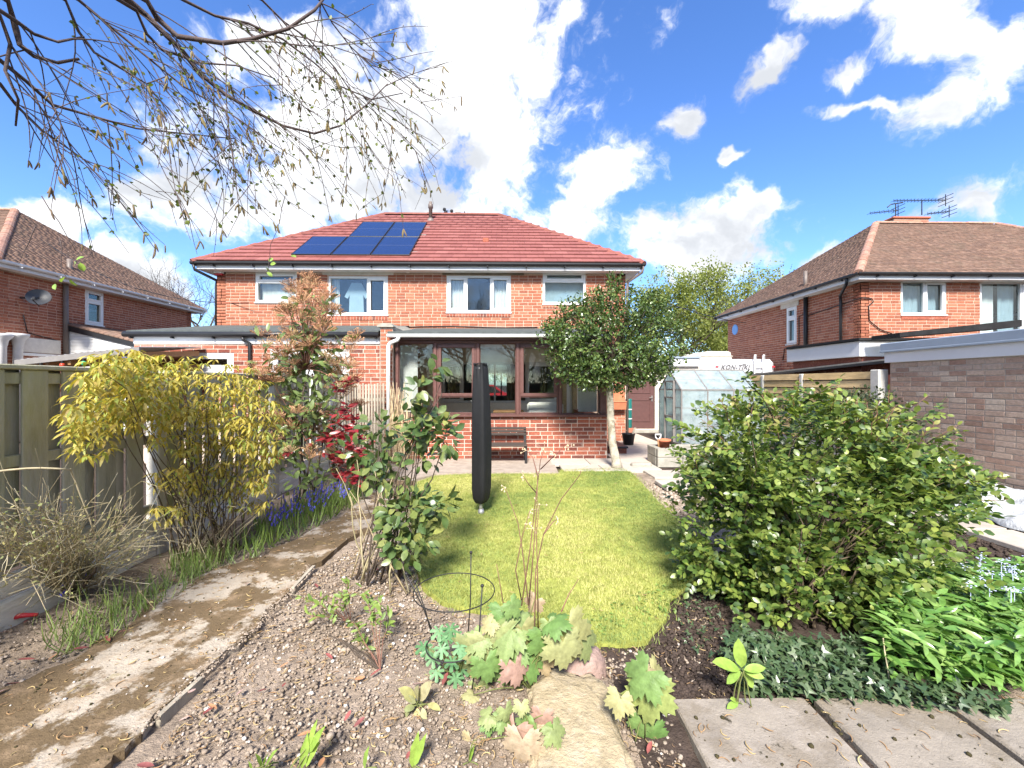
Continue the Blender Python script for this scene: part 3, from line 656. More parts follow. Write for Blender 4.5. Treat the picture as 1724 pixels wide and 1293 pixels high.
w = window(house, Bf, *wR1, [(0, .31, 0, 1, True), (.31, .69, 0, 1, False), (.69, 1, 0, 1, True)])
W3 = wR1[1] - wR1[0]
curtain(w, Bf, wR1[0] + .04, wR1[0] + .31 * W3, wR1[2], wR1[3], -.16, 'curtain_white', 'curtain', .012, 30, 6); curtain(w, Bf, wR1[0] + .7 * W3, wR1[1] - .04, wR1[2], wR1[3], -.16, 'curtain_white', 'curtain', .012, 30, 6)
w = window(house, Bf, *wR2, [(0, 1, .68, 1, True), (0, 1, 0, .68, False)]); curtain(w, Bf, wR2[0] + .03, wR2[1] - .03, wR2[2], wR2[3], -.17, 'net_blue', 'blind', .004, 20)
# lintels and brick sills
for nm, r, mt in (('lintel', (543, 458.5, 663, 463), 'lintel_stone'), ('lintel', (745, 457.5, 882, 463), 'wood_old')):
    q = fu(*r); k = MB(Bf); k.box(q[0], q[1], -.05, .03, q[2], q[3], .006); k.build(nm, mt, house)
for r, mt in (((752, 528, 860, 533.5), 'brick_old'), ((553, 532, 653, 539), 'brick_old'), ((914, 513, 986, 518.5), 'brick_red')):
    q = fu(*r); k = MB(Bf); k.box(q[0], q[1], -.02, .012, q[2], q[3]); sl_ = k.build('brick_sill', 'mortar', house); out = []; n = int((q[1] - q[0]) / .075)
    for i in range(n):
        cc = Bf @ Vector((q[0] + (i + .5) * (q[1] - q[0]) / n, .012, (q[2] + q[3]) / 2)); out.append(np.concatenate([np.array(Bf)[:3, :3] @ np.diag([.064, .012, q[3] - q[2] - .008]), np.array(cc)[:, None]], axis=1))
    pieces(sl_, 'brick', BRICK, out, mt, 300)
# alarm box, lamp, cable, vent pipe, roof vent, chimney
q = fu(363, 456.5, 378, 464); k = MB(Bf); k.box(q[0], q[1], 0, .09, q[2] + .04, q[3], .01); ab = k.build('alarm_box', 'white_pvc', house); k = MB(Bf); k.box(q[0] + .015, q[1] - .015, .005, .08, q[2], q[2] + .039, .008); k.build('alarm_base', 'red_plastic', ab)
q = P(688, 457.5, YF); k = MB(); k.lathe([(.03, .05), (.035, .0), (.05, -.03), (.045, -.05)], (q.x, YF - .09, q.z), 10); k.box(q.x - .02, q.x + .02, YF - .09, YF, q.z + .02, q.z + .05); k.build('security_camera', 'white_pvc', house)
pipe(house, [P(668, 551, YF) + Vector((0, -.02, 0)), P(760, 550, YF) + Vector((0, -.02, .01)), P(850, 552, YF) + Vector((0, -.02, 0)), P(905, 551, YF) + Vector((0, -.02, 0))], .012, 'black_pvc', 'cable', 5)
q = roofpt(H, ZE, 725, 374); k = MB(); k.lathe([(.055, -.1), (.055, .42), (.075, .43), (.075, .55), (.05, .56), (.05, .62)], q, 10); k.lathe([(.13, -.06), (.1, .08), (.058, .12)], q, 10); k.build('vent_pipe', 'grey_pipe', house, True)
q = roofpt(H, ZE, 818, 409); k = MB(); k.box(q.x - .08, q.x + .08, q.y - .1, q.y + .2, q.z - .02, q.z + .11, .02); k.build('roof_vent', 'brick_old', house)
c0, c1 = P(741, 365, H['yr']).x, P(780, 365, H['yr']).x; zc = P(760, 361.5, H['yr']).z
ch = chimney(house, c0, c1, H['yr'] + .1, H['yr'] + .7, H['zr'] - .3, zc - .09, [(P(749, 360, H['yr']).x, .1, .13), (P(769, 360, H['yr']).x, .11, .22)])
q = P(750, 358, H['yr']); k = MB(); k.tube([(q.x, q.y + .4, zc - .1), (q.x, q.y + .4, zc + .3)], .015, 6)
for an in (0, 2.1, 4.2):
    e = Vector((q.x + .15 * math.cos(an), q.y + .4 + .15 * math.sin(an), zc + .28)); k.tube([(q.x, q.y + .4, zc + .28), e], .009, 5); k.lathe([(.045, -.04), (.055, 0), (.045, .04)], e, 8)
k.build('anemometer', 'metal_dark', ch)
q = P(780, 359, H['yr']); k = MB(); k.tube([(q.x, q.y + .4, zc - .2), (q.x, q.y + .4, zc + .25)], .014, 6); k.tube([(q.x - .1, q.y + .4, zc + .18), (q.x + .12, q.y + .4, zc + .22)], .012, 5); k.tube([(q.x + .02, q.y + .2, zc + .2), (q.x + .02, q.y + .6, zc + .2)], .01, 5); k.build('aerial', 'metal_dark', ch)
# rainwater pipes
def onwall(px, py, Y, out=.06): v = P(px, py, Y); return Vector((v.x, Y - out, v.z))
gx = H['x1'] - .02
pipe(house, [(gx, H['y0'], ZE - .06), (gx - .02, H['y0'] + .02, ZE - .2), (HX1 + .06, YF - .02, ZE - .36), (HX1 + .04, YF - .02, ZE - .5), (HX1 + .04, YF - .02, 0)], .034, 'grey_pipe')
gx = H['x0'] + .03
pipe(house, [(gx, H['y0'], ZE - .06), (gx + .02, H['y0'] + .02, ZE - .18), (HX0 - .05, YF + .06, ZE - .34), (HX0 - .05, YF + .06, ZE - .5), (HX0 - .05, YF + .06, 2.5)], .034, 'black_pvc')
# inner rooms seen through the sun room
k = MB(); k.quad((HX0 + .3, 10.9, .05), (HX1 - .3, 10.9, .05), (HX1 - .3, 16.9, .05), (HX0 + .3, 16.9, .05)); k.quad((HX0 + .3, 10.83, 2.35), (HX1 - .3, 10.83, 2.35), (HX1 - .3, 16.78, 2.35), (HX0 + .3, 16.78, 2.35)); k.build('floor', 'carpet', house)
k = MB(); a0, a1 = P(700, 600, 11).x, P(962, 600, 11).x
for xx in (a0, a1): k.box(xx - .05, xx + .05, 10.84, 16.77, .05, 2.35)
k.build('partition', 'wall_room', house)
# solar panels: each a part with a frame, cells and a middle gap
bl, br = roofpt(H, ZE, 489, 428, .1), roofpt(H, ZE, 691, 427, .1); pw = (br.x - bl.x) / 3
sdir = Vector((0, 1, PITCH)).normalized(); nrm = Vector((0, -PITCH, 1)).normalized(); mid = roofpt(H, ZE, 640, 398, .1); s0 = (bl - Vector((0, H['y0'], ZE))).dot(sdir)
top = roofpt(H, ZE, 670, 373.5, .1); hp = (top - bl).dot(sdir) / 2; org_ = Vector((bl.x, 0, 0)) + Vector((0, H['y0'], ZE)) + sdir * s0 + nrm * .1
for r_, cs in ((0, (0, 1, 2)), (1, (1, 2))):
    for c_ in cs:
        o = org_ + Vector((pw * c_, 0, 0)) + sdir * hp * r_; Mx = Matrix(((1, 0, 0, o.x), (0, sdir.y, nrm.y, o.y), (0, sdir.z, nrm.z, o.z), (0, 0, 0, 1)))
        fr = MB(Mx); g = .009; e = .022
        fr.box(g, pw - g, g, g + e, -.04, .004, .003); fr.box(g, pw - g, hp - g - e, hp - g, -.04, .004, .003); fr.box(g, g + e, g + e, hp - g - e, -.04, .004, .003); fr.box(pw - g - e, pw - g, g + e, hp - g - e, -.04, .004, .003)
        po = fr.build('solar_panel', 'solar_frame', house)
        for (ya, yb_) in ((g + e, hp / 2 - .008), (hp / 2 + .008, hp - g - e)):
            cl = MB(Mx); cl.box(g + e, pw - g - e, ya, yb_, -.03, -.001); cl.build('cell_sheet', 'solar_cell', po)
        ln = MB(Mx); ln.box(g + e, pw - g - e, hp / 2 - .008, hp / 2 + .008, -.03, .0005); ln.build('centre_bar', 'blue_bar', po)
rl = MB()
for x_ in (bl.x + .05, br.x - .05):
    for ss in (.3, 1.1): pass
for r_ in (0.25, .75, 1.25, 1.75):
    o = org_ + sdir * hp * r_ - nrm * .06; xa = bl.x + (0 if r_ < 1 else pw); rl.tube([Vector((xa, o.y, o.z)), Vector((br.x + .12, o.y, o.z))], .022, 6)
rl.build('mounting_rail', 'alu', house)

# ------------------------------------------------------------------ sun room
SX0, SX1 = P(661, 700, SY).x, P(1022, 700, SY).x
sun_r = thing('sun_room', 'brown framed glazed sun room on a low red brick wall, behind the lawn', 'sunroom', ((SX0 + SX1) / 2, SY, 0))
Bs = basis((SX0, SY, 0), (1, 0, 0), (0, -1, 0))
def su(px0, py0, px1, py1, Y=SY): return fu(px0, py0, px1, py1, Y, SX0)
zsill, ztop, zg = P(840, 700, SY).z, P(840, 578, SY).z, P(840, 569, SY).z
wall(sun_r, 'wall', Bs, 0, SX1 - SX0, -.15, zsill - .02, [], 'mortar_pale', 'brick_old', 300, th=.25, bv0=-.16, seed=5)
k = MB(); k.box(SX1 - .24, SX1, SY + .251, YF - .02, -.1, zsill - .02); k.box(SX0, SX0 + .03, SY + .251, YF - .02, -.1, 2.3); k.build('side_wall', 'brick_old', sun_r)
k = MB(Bs); k.box(-.01, SX1 - SX0 + .03, -.2, .075, zsill - .019, zsill + .028, .008); k.build('window_sill', 'brown_paint', sun_r)
k = MB(Bs); k.box(0, SX1 - SX0, -.14, .02, ztop, P(840, 570.5, SY).z, .006); k.box(0, SX1 - SX0, -.06, .045, P(840, 576.5, SY).z, P(840, 574.5, SY).z, .004); k.build('head_board', 'brown_paint', sun_r)
zr0 = P(840, 566, 7.93).z
k = MB(); A = [(SX0 - .05, 7.9, zr0 + .03), (SX1 + .06, 7.9, zr0 + .03), (SX1 + .06, YF - .015, 2.75), (SX0 - .05, YF - .015, 2.75)]; k.prism([(A[0][0], A[0][1], A[0][2]), (A[1][0], A[1][1], A[1][2]), A[2], A[3]], (0, 0, .05)); k.build('roof', 'felt', sun_r)
k = MB(); k.quad((SX0, SY, 2.3), (SX1, SY, 2.3), (SX1, YF - .02, 2.3), (SX0, YF - .02, 2.3)); k.build('ceiling', 'wall_cream', sun_r)
k = MB(); k.box(SX0 - .02, SX1 + .05, 7.905, 7.93, zr0 - .03, zr0 + .028, .004); k.tube([(SX0 - .05, 7.87, zr0 + .0), (SX1 + .06, 7.87, zr0 + .0)], .034, 8); k.build('gutter', 'white_pvc', sun_r, True)
k = MB(); k.box(SX0 + .02, SX1, 7.94, 7.97, P(840, 573.5, SY).z, zr0 - .032, .004); k.build('fascia', 'brown_paint', sun_r)
vv = lambda px, py: P(px, py, 7.86)
pipe(sun_r, [vv(670, 566), vv(671, 569), vv(669, 572.5), vv(658, 577), vv(655, 580), vv(654, 590), vv(653.5, 770)], .036, 'white_pvc', 'downpipe', 10)
# bays of glazing: left fixed, opener over fixed, tall fixed, opener over fixed, right fixed
bays = [(668, 732.5, 0), (732.5, 804.5, 1), (804.5, 871.5, 0), (871.5, 943, 1), (943, 1011, 0)]
posts = MB(Bs)
for px in (668.5, 732.5, 804.5, 871.5, 943):
    u = P(px, 640, SY).x - SX0; posts.box(u - .028, u + .028, -.12, .012, zsill + .03, ztop, .005)
u = P(1015.5, 640, SY).x - SX0; posts.box(u - .06, u + .06, -.12, .02, zsill + .03, ztop, .005)
posts.build('post', 'brown_paint', sun_r)
for a, b, kind_ in bays:
    q = su(a, 578, b, 697); x0, x1 = q[0] + .03, q[1] - .03; z0, z1 = zsill + .03, ztop
    if kind_:
        zt = P(840, 668, SY).z
        window(sun_r, Bs, x0, x1, z0, z1, [(0, 1, 0, (zt - z0) / (z1 - z0), False), (0, 1, (zt - z0) / (z1 - z0), 1, True)], 'window', 'brown_paint', .03, 'glass_sun', -.075, .07, False, .055)
    else:
        window(sun_r, Bs, x0, x1, z0, z1, [(0, 1, 0, 1, False)], 'window', 'brown_paint', .016, 'glass_sun', -.075, .06, False)
for a, b, n, mt in ((671, 701, 9, 'curtain_white'), (974, 1004, 9, 'curtain_white')):
    for i in range(n):
        p0 = P(a + (b - a) * (i + .5) / n, 640, SY + .3); k = MB(Matrix.Translation(p0) @ Matrix.Rotation(.5 if a < 800 else -1.05, 4, 'Z'))
        k.box(-.045, .045, -.003, .003, P(0, 696, SY).z - CH + (CH - p0.z), P(0, 578.5, SY).z - p0.z + 0); k.build('blind_slat', mt, sun_r)
# old back window of the house, inside the sun room
k_in = inner; lin = basis((HX0, YF - .03, 0), (1, 0, 0), (0, -1, 0))
wall(sun_r, 'inner_wall', lin, SX0 - HX0 + .2, SX1 - HX0 - .05, 0.02, 2.29, [inner], 'wall_cream', None, th=.012)
W4 = inner[1] - inner[0]; fx = lambda px: (P(px, 640, YF).x - HX0 - inner[0]) / W4
iw = window(sun_r, lin, *inner, [(0, fx(779), 0, 1, True), (fx(779), fx(833), 0, 1, False), (fx(833), fx(886), 0, 1, False), (fx(886), 1, 0, 1, True)], 'inner_window', 'white_paint', .05, 'glass', -.1, .08, False)
curtain(iw, lin, inner[0] + W4 * fx(750), inner[0] + W4 * fx(776), inner[2], inner[3], -.3, 'curtain_brown', 'curtain', .03, 24, 4)
curtain(iw, lin, inner[0] + W4 * fx(853), inner[0] + W4 * fx(872), inner[2], inner[3], -.3, 'curtain_brown', 'curtain', .03, 20, 3)
curtain(iw, lin, inner[0] + W4 * fx(912), inner[0] + W4 * fx(922), inner[2], inner[3], -.3, 'curtain_brown', 'curtain', .03, 16, 2)
cu = P(954, 640, YF - .1); k = MB(); k.box(cu.x - .12, cu.x + .0, YF - .12, YF - .08, .1, 2.2, .01); k.box(cu.x + .14, cu.x + .26, YF - .12, YF - .08, .1, 2.2, .01); k.build('curtain_panel', 'curtain_brown', sun_r)
for (pa, pb, y_) in ((812, 876, 668), (922, 948, 664)):
    q = rect(YB, pa, 626, pb, y_); fr = window(house, basis((HX0, YB - .22, 0), (1, 0, 0), (0, -1, 0)), q[0] - HX0, q[1] - HX0, q[2], q[3], [(0, .5, 0, 1, False), (.5, 1, 0, 1, False)], 'window', 'white_pvc', .06, 'glass', -.1, .08, False)
k = MB(); k.quad((SX0 + .2, SY + .26, .04), (SX1 - .24, SY + .26, .04), (SX1 - .24, YF - .05, .04), (SX0 + .2, YF - .05, .04)); k.build('floor', 'carpet', sun_r)
# armchair and table inside the sun room
c_ = P(915, 690, SY + .75); ac = thing('armchair', 'cream padded armchair behind the sun room glass, near the tree', 'armchair', (c_.x, c_.y, .04))
for nm, bx in (('seat', (-.33, .33, -.3, .35, .2, .45)), ('backrest', (-.36, .36, -.42, -.28, .2, 1.02)), ('arm', (-.46, -.34, -.3, .35, .2, .62)), ('arm', (.34, .46, -.3, .35, .2, .62))):
    k = MB(Matrix.Translation((c_.x, c_.y, .04))); k.box(*bx, .05); k.build(nm, 'sofa', ac)
k = MB(Matrix.Translation((c_.x, c_.y, .04)))
for sx in (-.38, .38):
    for sy in (-.3, .3): k.box(sx - .03, sx + .03, sy - .03, sy + .03, 0, .2)
k.build('leg', 'wood_warm', ac)
c_ = P(856, 690, SY + 1.0); tb = thing('side_table', 'small wooden table behind the tall sun room pane', 'table', (c_.x, c_.y, .04))
k = MB(Matrix.Translation((c_.x, c_.y, .04))); k.box(-.32, .32, -.22, .22, .78, .82, .008); k.build('tabletop', 'wood_warm', tb)
for sx in (-.28, .28):
    for sy in (-.18, .18): k = MB(Matrix.Translation((c_.x, c_.y, .04))); k.box(sx - .022, sx + .022, sy - .022, sy + .022, 0, .78, .004); k.build('leg', 'wood_warm', tb)

# ------------------------------------------------------------------ party wall between the two extensions
pw_ = thing('party_wall', 'brick parapet wall with sloped cement capping between the two rear extensions', 'wall', (P(651, 700, 8).x, 8.0, 0))
x0, x1 = P(640.5, 650, 8.0).x, P(661.5, 650, 8.0).x; z1 = P(650, 551, 8.0).z
wall(pw_, 'wall', basis((x0, 8.0, 0), (1, 0, 0), (0, -1, 0)), 0, x1 - x0, -.1, z1, [], 'mortar_pale', 'brick_red', 200, th=2.55, seed=8)
k = MB(); zf = P(650, 547, 7.95).z
k.prism([(x0 - .05, 7.95, z1 + .001), (x0 - .05, 7.95, zf), (x0 + .05, 7.95, zf + .03), (x1 - .02, 7.95, zf + .03), (x1 + .02, 7.95, zf - .02), (x1 + .02, 7.95, z1 + .001)], (0, 2.6, .1))
k.prism([(x1 + .003, 8.0, z1 - .08), (x1 + .003, 8.0, z1 + .02), (x1 + .32, 9.8, z1 - .08)], (0.02, .9, .12)); k.build('capping', 'concrete', pw_)

# ------------------------------------------------------------------ flat-roofed extension of the left-hand half
EX0, EX1 = P(226, 600, SY).x, P(640, 600, SY).x - .004
ext = thing('rear_extension', 'flat roofed brick extension with white fascia and black gutter, behind the left fence', 'extension', ((EX0 + EX1) / 2, SY, 0))
Be = basis((EX0, SY, 0), (1, 0, 0), (0, -1, 0))
def eu(*a): return fu(*a, SY, EX0)
zf0, zf1 = P(430, 579, SY).z, P(430, 566, SY).z
ew = eu(306, 594, 393, 625); ed = eu(455, 588, 588, 760); ed = (ed[0], ed[1], .05, ed[3])
wall(ext, 'wall', Be, 0, EX1 - EX0, -.1, zf0, [ew, ed], 'mortar_pale', 'brick_old', 300, bv0=.7, seed=12)
k = MB(); k.box(EX0, EX0 + .2, SY + .23, YF - .02, -.1, zf0); k.build('side_wall', 'brick_old', ext)
window(ext, Be, *ew, [(0, 1, 0, 1, True)], sashw=.06)
dw = window(ext, Be, *ed, [(0, .52, 0, 1, True), (.52, 1, 0, 1, True)], 'patio_door', fw=.07, sashw=.07, sill=False)
k = MB(Be); k.box(0, EX1 - EX0, -.02, .025, zf0 + .002, zf1, .004); k.build('fascia', 'white_fascia', ext)
k = MB(); gy = SY - .09; gz = P(430, 563, gy).z
k.tube([(EX0 - .12, gy, gz), (EX1 + .0, gy, gz)], .05, 8)
u = EX0
while u < EX1: k.box(u - .012, u + .012, gy - .02, SY - .03, gz - .075, gz - .045); u += .75
k.build('gutter', 'black_pvc', ext, True)
k = MB(); zb = P(430, 551, YF).z
k.prism([(EX0 - .1, SY - .06, gz + .03), (EX1 - .01, SY - .06, gz + .03), (EX1 - .01, YF - .02, zb), (EX0 - .1, YF - .02, zb)], (0, 0, .045)); k.build('roof', 'felt', ext)
pipe(ext, [P(408, 568, SY - .1), P(410, 573, SY - .08), P(420, 577, SY - .05), P(421, 700, SY - .05)], .03, 'black_pvc')
k = MB(); k.quad((EX0 + .2, 9.8, 0), (EX1, 9.8, 0), (EX1, 9.8, 2.1), (EX0 + .2, 9.8, 2.1)); k.quad((EX0, SY + .3, .03), (EX1, SY + .3, .03), (EX1, 9.8, .03), (EX0, 9.8, .03)); k.quad((EX0, SY + .23, 2.14), (EX1, SY + .23, 2.14), (EX1, 9.8, 2.14), (EX0, 9.8, 2.14)); k.build('inner_wall', 'wall_cream', ext)
# ------------------------------------------------------------------ neighbouring houses
def facade_window(t, B, r, cells, curt=None, **kw):
    w = window(t, B, *r, cells, **kw)
    if curt: 
        for c in curt: curtain(w, B, r[0] + (r[1] - r[0]) * c[0], r[0] + (r[1] - r[0]) * c[1], r[2] + (r[3] - r[2]) * c[2], r[3], -.17, c[3], 'curtain', .015, 30, max(2, int(8 * (c[1] - c[0]))))
    return w
RX0, RX1, RZ = P(1449, 500, YF).x, P(1449, 500, YF).x + 10.4, 4.14
rh = thing('semi_detached_house', 'brick house with brown tiled roof and TV aerials, right of the greenhouse', 'house', (RX0, YF, 0))
Br = basis((RX0, YF, 0), (1, 0, 0), (0, -1, 0)); Brl = basis((RX0, YB, 0), (0, -1, 0), (-1, 0, 0))
ru = lambda *a: fu(*a, YF, RX0)
r1, r2 = ru(1517, 472, 1593, 530), ru(1650, 474, 1790, 562)
q0, q1 = PX(1324, 550, RX0), PX(1341, 550, RX0); sw = (YB - q0.y, YB - q1.y, PX(1332, 579, RX0).z, PX(1332, 517, RX0).z)
RH = house_shell(rh, RX0, RX1, RZ, YF, YB, 'fl', 'tile_brown', 0, 0, .1, .17, holes_f=[r1, r2], holes_l=[sw], bz=1.9, hipname='ridge_old', lap=.03, th=.012, fbx=(0, 5.2))
facade_window(rh, Br, r1, [(0, .52, 0, 1, False), (.52, 1, 0, 1, True)], [(0.02, .98, 0, 'net_blue')])
facade_window(rh, Br, r2, [(0, .5, 0, 1, False), (.5, 1, 0, 1, True)], [(0.02, .25, 0, 'curtain_white'), (.3, .5, 0, 'net_blue')])
facade_window(rh, Brl, sw, [(0, 1, .7, 1, True), (0, 1, 0, .7, True)], [(0, .5, 0, 'curtain_white')])
k = MB(Br); k.box(r1[0] - .08, r1[1] + .12, -.05, .02, r1[3] + .003, RH['zs'] - .003, .005); k.build('lintel', 'lintel_stone', rh)
k = MB(Br); k.box(r2[0] - .08, r2[1] + .12, -.05, .02, r2[3] + .003, RH['zs'] - .003, .005); k.build('lintel', 'lintel_stone', rh)
k = MB(Brl); k.box(sw[0] - .25, sw[1] + .12, -.05, .03, sw[3] + .003, sw[3] + .17, .005); k.build('lintel', 'lintel_stone', rh)
k = MB(Br); k.box(r1[0], r1[1] + .04, -.02, .016, r1[2] - .12, r1[2] - .032); k.build('brick_sill', 'brick_old', rh)
def side(px, py, out=.06): v = PX(px, py, RX0); return Vector((RX0 - out, v.y, v.z))
pipe(rh, [side(1359.5, 500), side(1359.5, 622)], .055, 'black_pvc', 'soil_pipe', 10)
q = side(1359.5, 500); pipe(rh, [Vector((q.x, q.y, RZ + .02)), Vector((q.x, q.y, RZ + .62))], .05, 'grey_pipe', 'vent_pipe', 10)
pipe(rh, [side(1361, 596), side(1400, 590)], .05, 'black_pvc', 'waste_pipe', 10)
q = side(1419, 500); pipe(rh, [(RH['x0'], RH['y0'] + .35, RZ - .07), (RH['x0'] + .02, RH['y0'] + .4, RZ - .2), (RX0 - .07, q.y, RZ - .38), (RX0 - .06, q.y, RZ - .55), side(1419, 604)], .036, 'black_pvc')
q = side(1418, 607, .1); k = MB(); k.prism([(q.x - .1, q.y - .16, q.z + .1), (q.x + .09, q.y - .16, q.z + .1), (q.x + .09, q.y - .1, q.z - .08), (q.x - .06, q.y - .1, q.z - .08)], (0, .3, 0)); k.build('rain_hopper', 'black_pvc', rh)
pipe(rh, [side(1360, 525, .02), side(1346, 533, .02), side(1346, 580, .02), side(1322, 587, .02), side(1319, 606, .02)], .012, 'black_pvc', 'cable', 5)
pipe(rh, [side(1362, 531, .02), side(1440, 505, .02), P(1450, 502, YF) + Vector((-.02, -.03, 0)), P(1466, 503, YF) + Vector((0, -.03, 0)), P(1469, 508, YF) + Vector((0, -.03, 0)), P(1461, 515, YF) + Vector((0, -.03, 0)), P(1462, 540, YF) + Vector((0, -.03, 0)), P(1480, 555, YF) + Vector((0, -.03, 0)), P(1500, 562, YF) + Vector((0, -.03, 0))], .012, 'black_pvc', 'cable', 5)
q = PX(1238, 555, RX0); k = MB(Matrix.Translation((RX0 - .002, q.y, q.z)) @ Matrix.Rotation(-math.pi / 2, 4, 'Y')); k.lathe([(.2, 0), (.2, .02), (.17, .03)], (0, 0, 0), 20); k.build('wall_plaque', 'blue_plastic', rh)
q = P(1466, 606, YF - .05); k = MB(); k.box(q.x - .09, q.x + .1, YF - .05, YF, q.z - .09, q.z + .06, .01); k.build('wall_vent', 'black_pvc', rh)
c0, c1 = P(1512, 366, RH['yr']).x, P(1571, 366, RH['yr']).x; zc = P(1540, 362, RH['yr']).z
ch = chimney(rh, c0, c1, RH['yr'] + .15, RH['yr'] + .85, RH['zr'] - .35, zc - .07, [])
def aerial(t, mast, z1, y, boom0, boom1, n, el, name='aerial'):
    k = MB(); k.tube([mast, (mast[0], y, z1)], .018, 6); b0, b1 = Vector(boom0), Vector(boom1); k.tube([b0, b1], .011, 5)
    for i in range(n):
        p = b0.lerp(b1, i / (n - 1)); h = el * (.6 + .4 * i / n); k.tube([p + Vector((0, -h, 0)), p + Vector((0, h, 0))], .0055, 4)
        k.tube([p + Vector((0, 0, -.04)), p + Vector((0, 0, .05))], .008, 4)
    d = (b1 - b0).normalized()
    for s in (-1, 0, 1): k.tube([b1 + Vector((0, -.25, .12 * s)), b1 + Vector((0, .25, .12 * s))], .01, 4)
    k.tube([b1 + Vector((0, 0, -.2)), b1 + Vector((0, 0, .2))], .012, 4)
    return k.build(name, 'metal_dark', t)
yq = RH['yr'] + .3; pa = lambda px, py: P(px, py, yq)
q = pa(1508, 372); aerial(ch, q, pa(1508, 343).z, q.y, pa(1465, 359), pa(1512, 354), 7, .22); k = MB(); k.tube([pa(1494, 349), pa(1500, 344), pa(1520, 341)], .02, 5); k.build('aerial', 'metal_dark', ch)
q = pa(1552, 362); aerial(ch, q, pa(1552, 338).z, q.y, pa(1505, 338), pa(1592, 337), 16, .2); aerial(ch, q, pa(1552, 352).z, q.y, pa(1562, 360), pa(1598, 356), 7, .2)

LX1, LX0 = P(322, 560, YB).x, P(322, 560, YB).x - 10.4
LZ = PX(200, 486, LX1 + .35).z
lh = thing('semi_detached_house', 'brick house with brown tiled roof and grey satellite dish, left of the pair', 'house', (LX1, YF, 0))
Blr = basis((LX1, YF, 0), (0, 1, 0), (1, 0, 0))
q0, q1 = PX(143.5, 520, LX1), PX(174.5, 520, LX1); lw = (q0.y - YF, q1.y - YF, PX(159, 547, LX1).z, PX(159, 490, LX1).z)
LH = house_shell(lh, LX0, LX1, LZ, YF, YB, 'fr', 'tile_brown', 0, 0, .1, .17, holes_r=[lw], bz=2.0, hipname='ridge_old', lap=.03, th=.012, gut='white_pvc', fbx=(5.4, 10.4))
facade_window(lh, Blr, lw, [(0, 1, .68, 1, True), (0, 1, 0, .68, True)], [(0, .4, 0, 'curtain_white')])
k = MB(Blr); k.box(lw[0] - .1, lw[1] + .1, -.05, .02, lw[3] + .003, lw[3] + .16, .005); k.build('lintel', 'lintel_stone', lh)
def lside(px, py, out=.06): v = PX(px, py, LX1); return Vector((LX1 + out, v.y, v.z))
pipe(lh, [lside(107, 470), lside(107, 600)], .06, 'grey_pipe', 'soil_pipe', 10); q = lside(126, 460, -.1); pipe(lh, [Vector((LX1 - .15, q.y, LZ)), Vector((LX1 - .15, q.y, LZ + .62))], .06, 'grey_pipe', 'vent_pipe', 10)
k = MB(); q = lside(95, 469, .05); k.box(LX1, LX1 + .15, q.y - .25, q.y + .2, q.z - .08, q.z + .1, .01); k.build('rain_hopper', 'black_pvc', lh)
c0 = LX1 - 4.6; ch = chimney(lh, c0 - .6, c0, LH['yr'] - .1, LH['yr'] + .5, LH['zr'] - .3, LH['zr'] + .35, [(c0 - .45, .1, .2), (c0 - .15, .1, .2)])
# satellite dish
q = lside(38, 502, .0); k = MB(Matrix.Translation((LX1 + .42, q.y, q.z)) @ Vector((.5, -.75, .42)).to_track_quat('Z', 'Y').to_matrix().to_4x4())
prof = [(0.001, 0), (.09, .008), (.18, .035), (.235, .065)]; k.lathe(prof, (0, 0, 0), 22, cap=False); k.lathe([(r_, z_ - .012) for r_, z_ in prof], (0, 0, 0), 22, cap=False); sd = k.build('satellite_dish', 'anthracite', lh, True)
k = MB(); k.tube([(LX1, q.y - .05, q.z), (LX1 + .3, q.y - .05, q.z), (LX1 + .42, q.y, q.z)], .025, 6); k.tube([(LX1 + .42, q.y, q.z - .2), (LX1 + .68, q.y - .42, q.z - .1)], .012, 5); k.box(LX1 + .72, LX1 + .8, q.y - .46, q.y - .38, q.z - .13, q.z - .05, .01); k.build('dish_arm', 'black_pvc', sd)
pipe(lh, [lside(38, 530, .02), lside(45, 560, .02), lside(100, 575, .02)], .012, 'black_pvc', 'cable', 5)
# lean-to entrance of the left house: white boarded gable wall under a tiled lean-to roof, lintel board, white pillar
lt = thing('lean_to_porch', 'white boarded lean-to with black bargeboard and tiled roof, behind the left fence', 'porch', (LX1, 12, 0))
yl = PX(112, 560, LX1).y; A, Bq = P(112, 548, yl), P(228, 577, yl); Bd = P(108, 630, yl); 
k = MB(); k.prism([A, Bq, Vector((Bq.x, yl, .1)), Vector((A.x, yl, .1))], (0, 1.6, 0)); k.build('gable_wall', 'white_paint', lt)
zz = .15
while zz < A.z - .05:
    xe = A.x + (Bq.x - A.x) * min(1.0, (A.z - zz) / (A.z - Bq.z)) if zz > Bq.z else Bq.x
    k = MB(); k.box(A.x + .01, xe - .02, yl - .014, yl - .001, zz, zz + .086, .004); k.build('board', 'white_paint', lt); zz += .09
k = MB(); k.prism([A + Vector((0, -.06, .02)), Bq + Vector((.05, -.06, .0)), Bq + Vector((.05, -.06, -.02)) + Vector((0, 0, -.1)), A + Vector((0, -.06, -.14))], (0, .04, 0)); k.build('bargeboard', 'black_pvc', lt)
tl = MB(); sdv = (Bq - A); n_ = 14
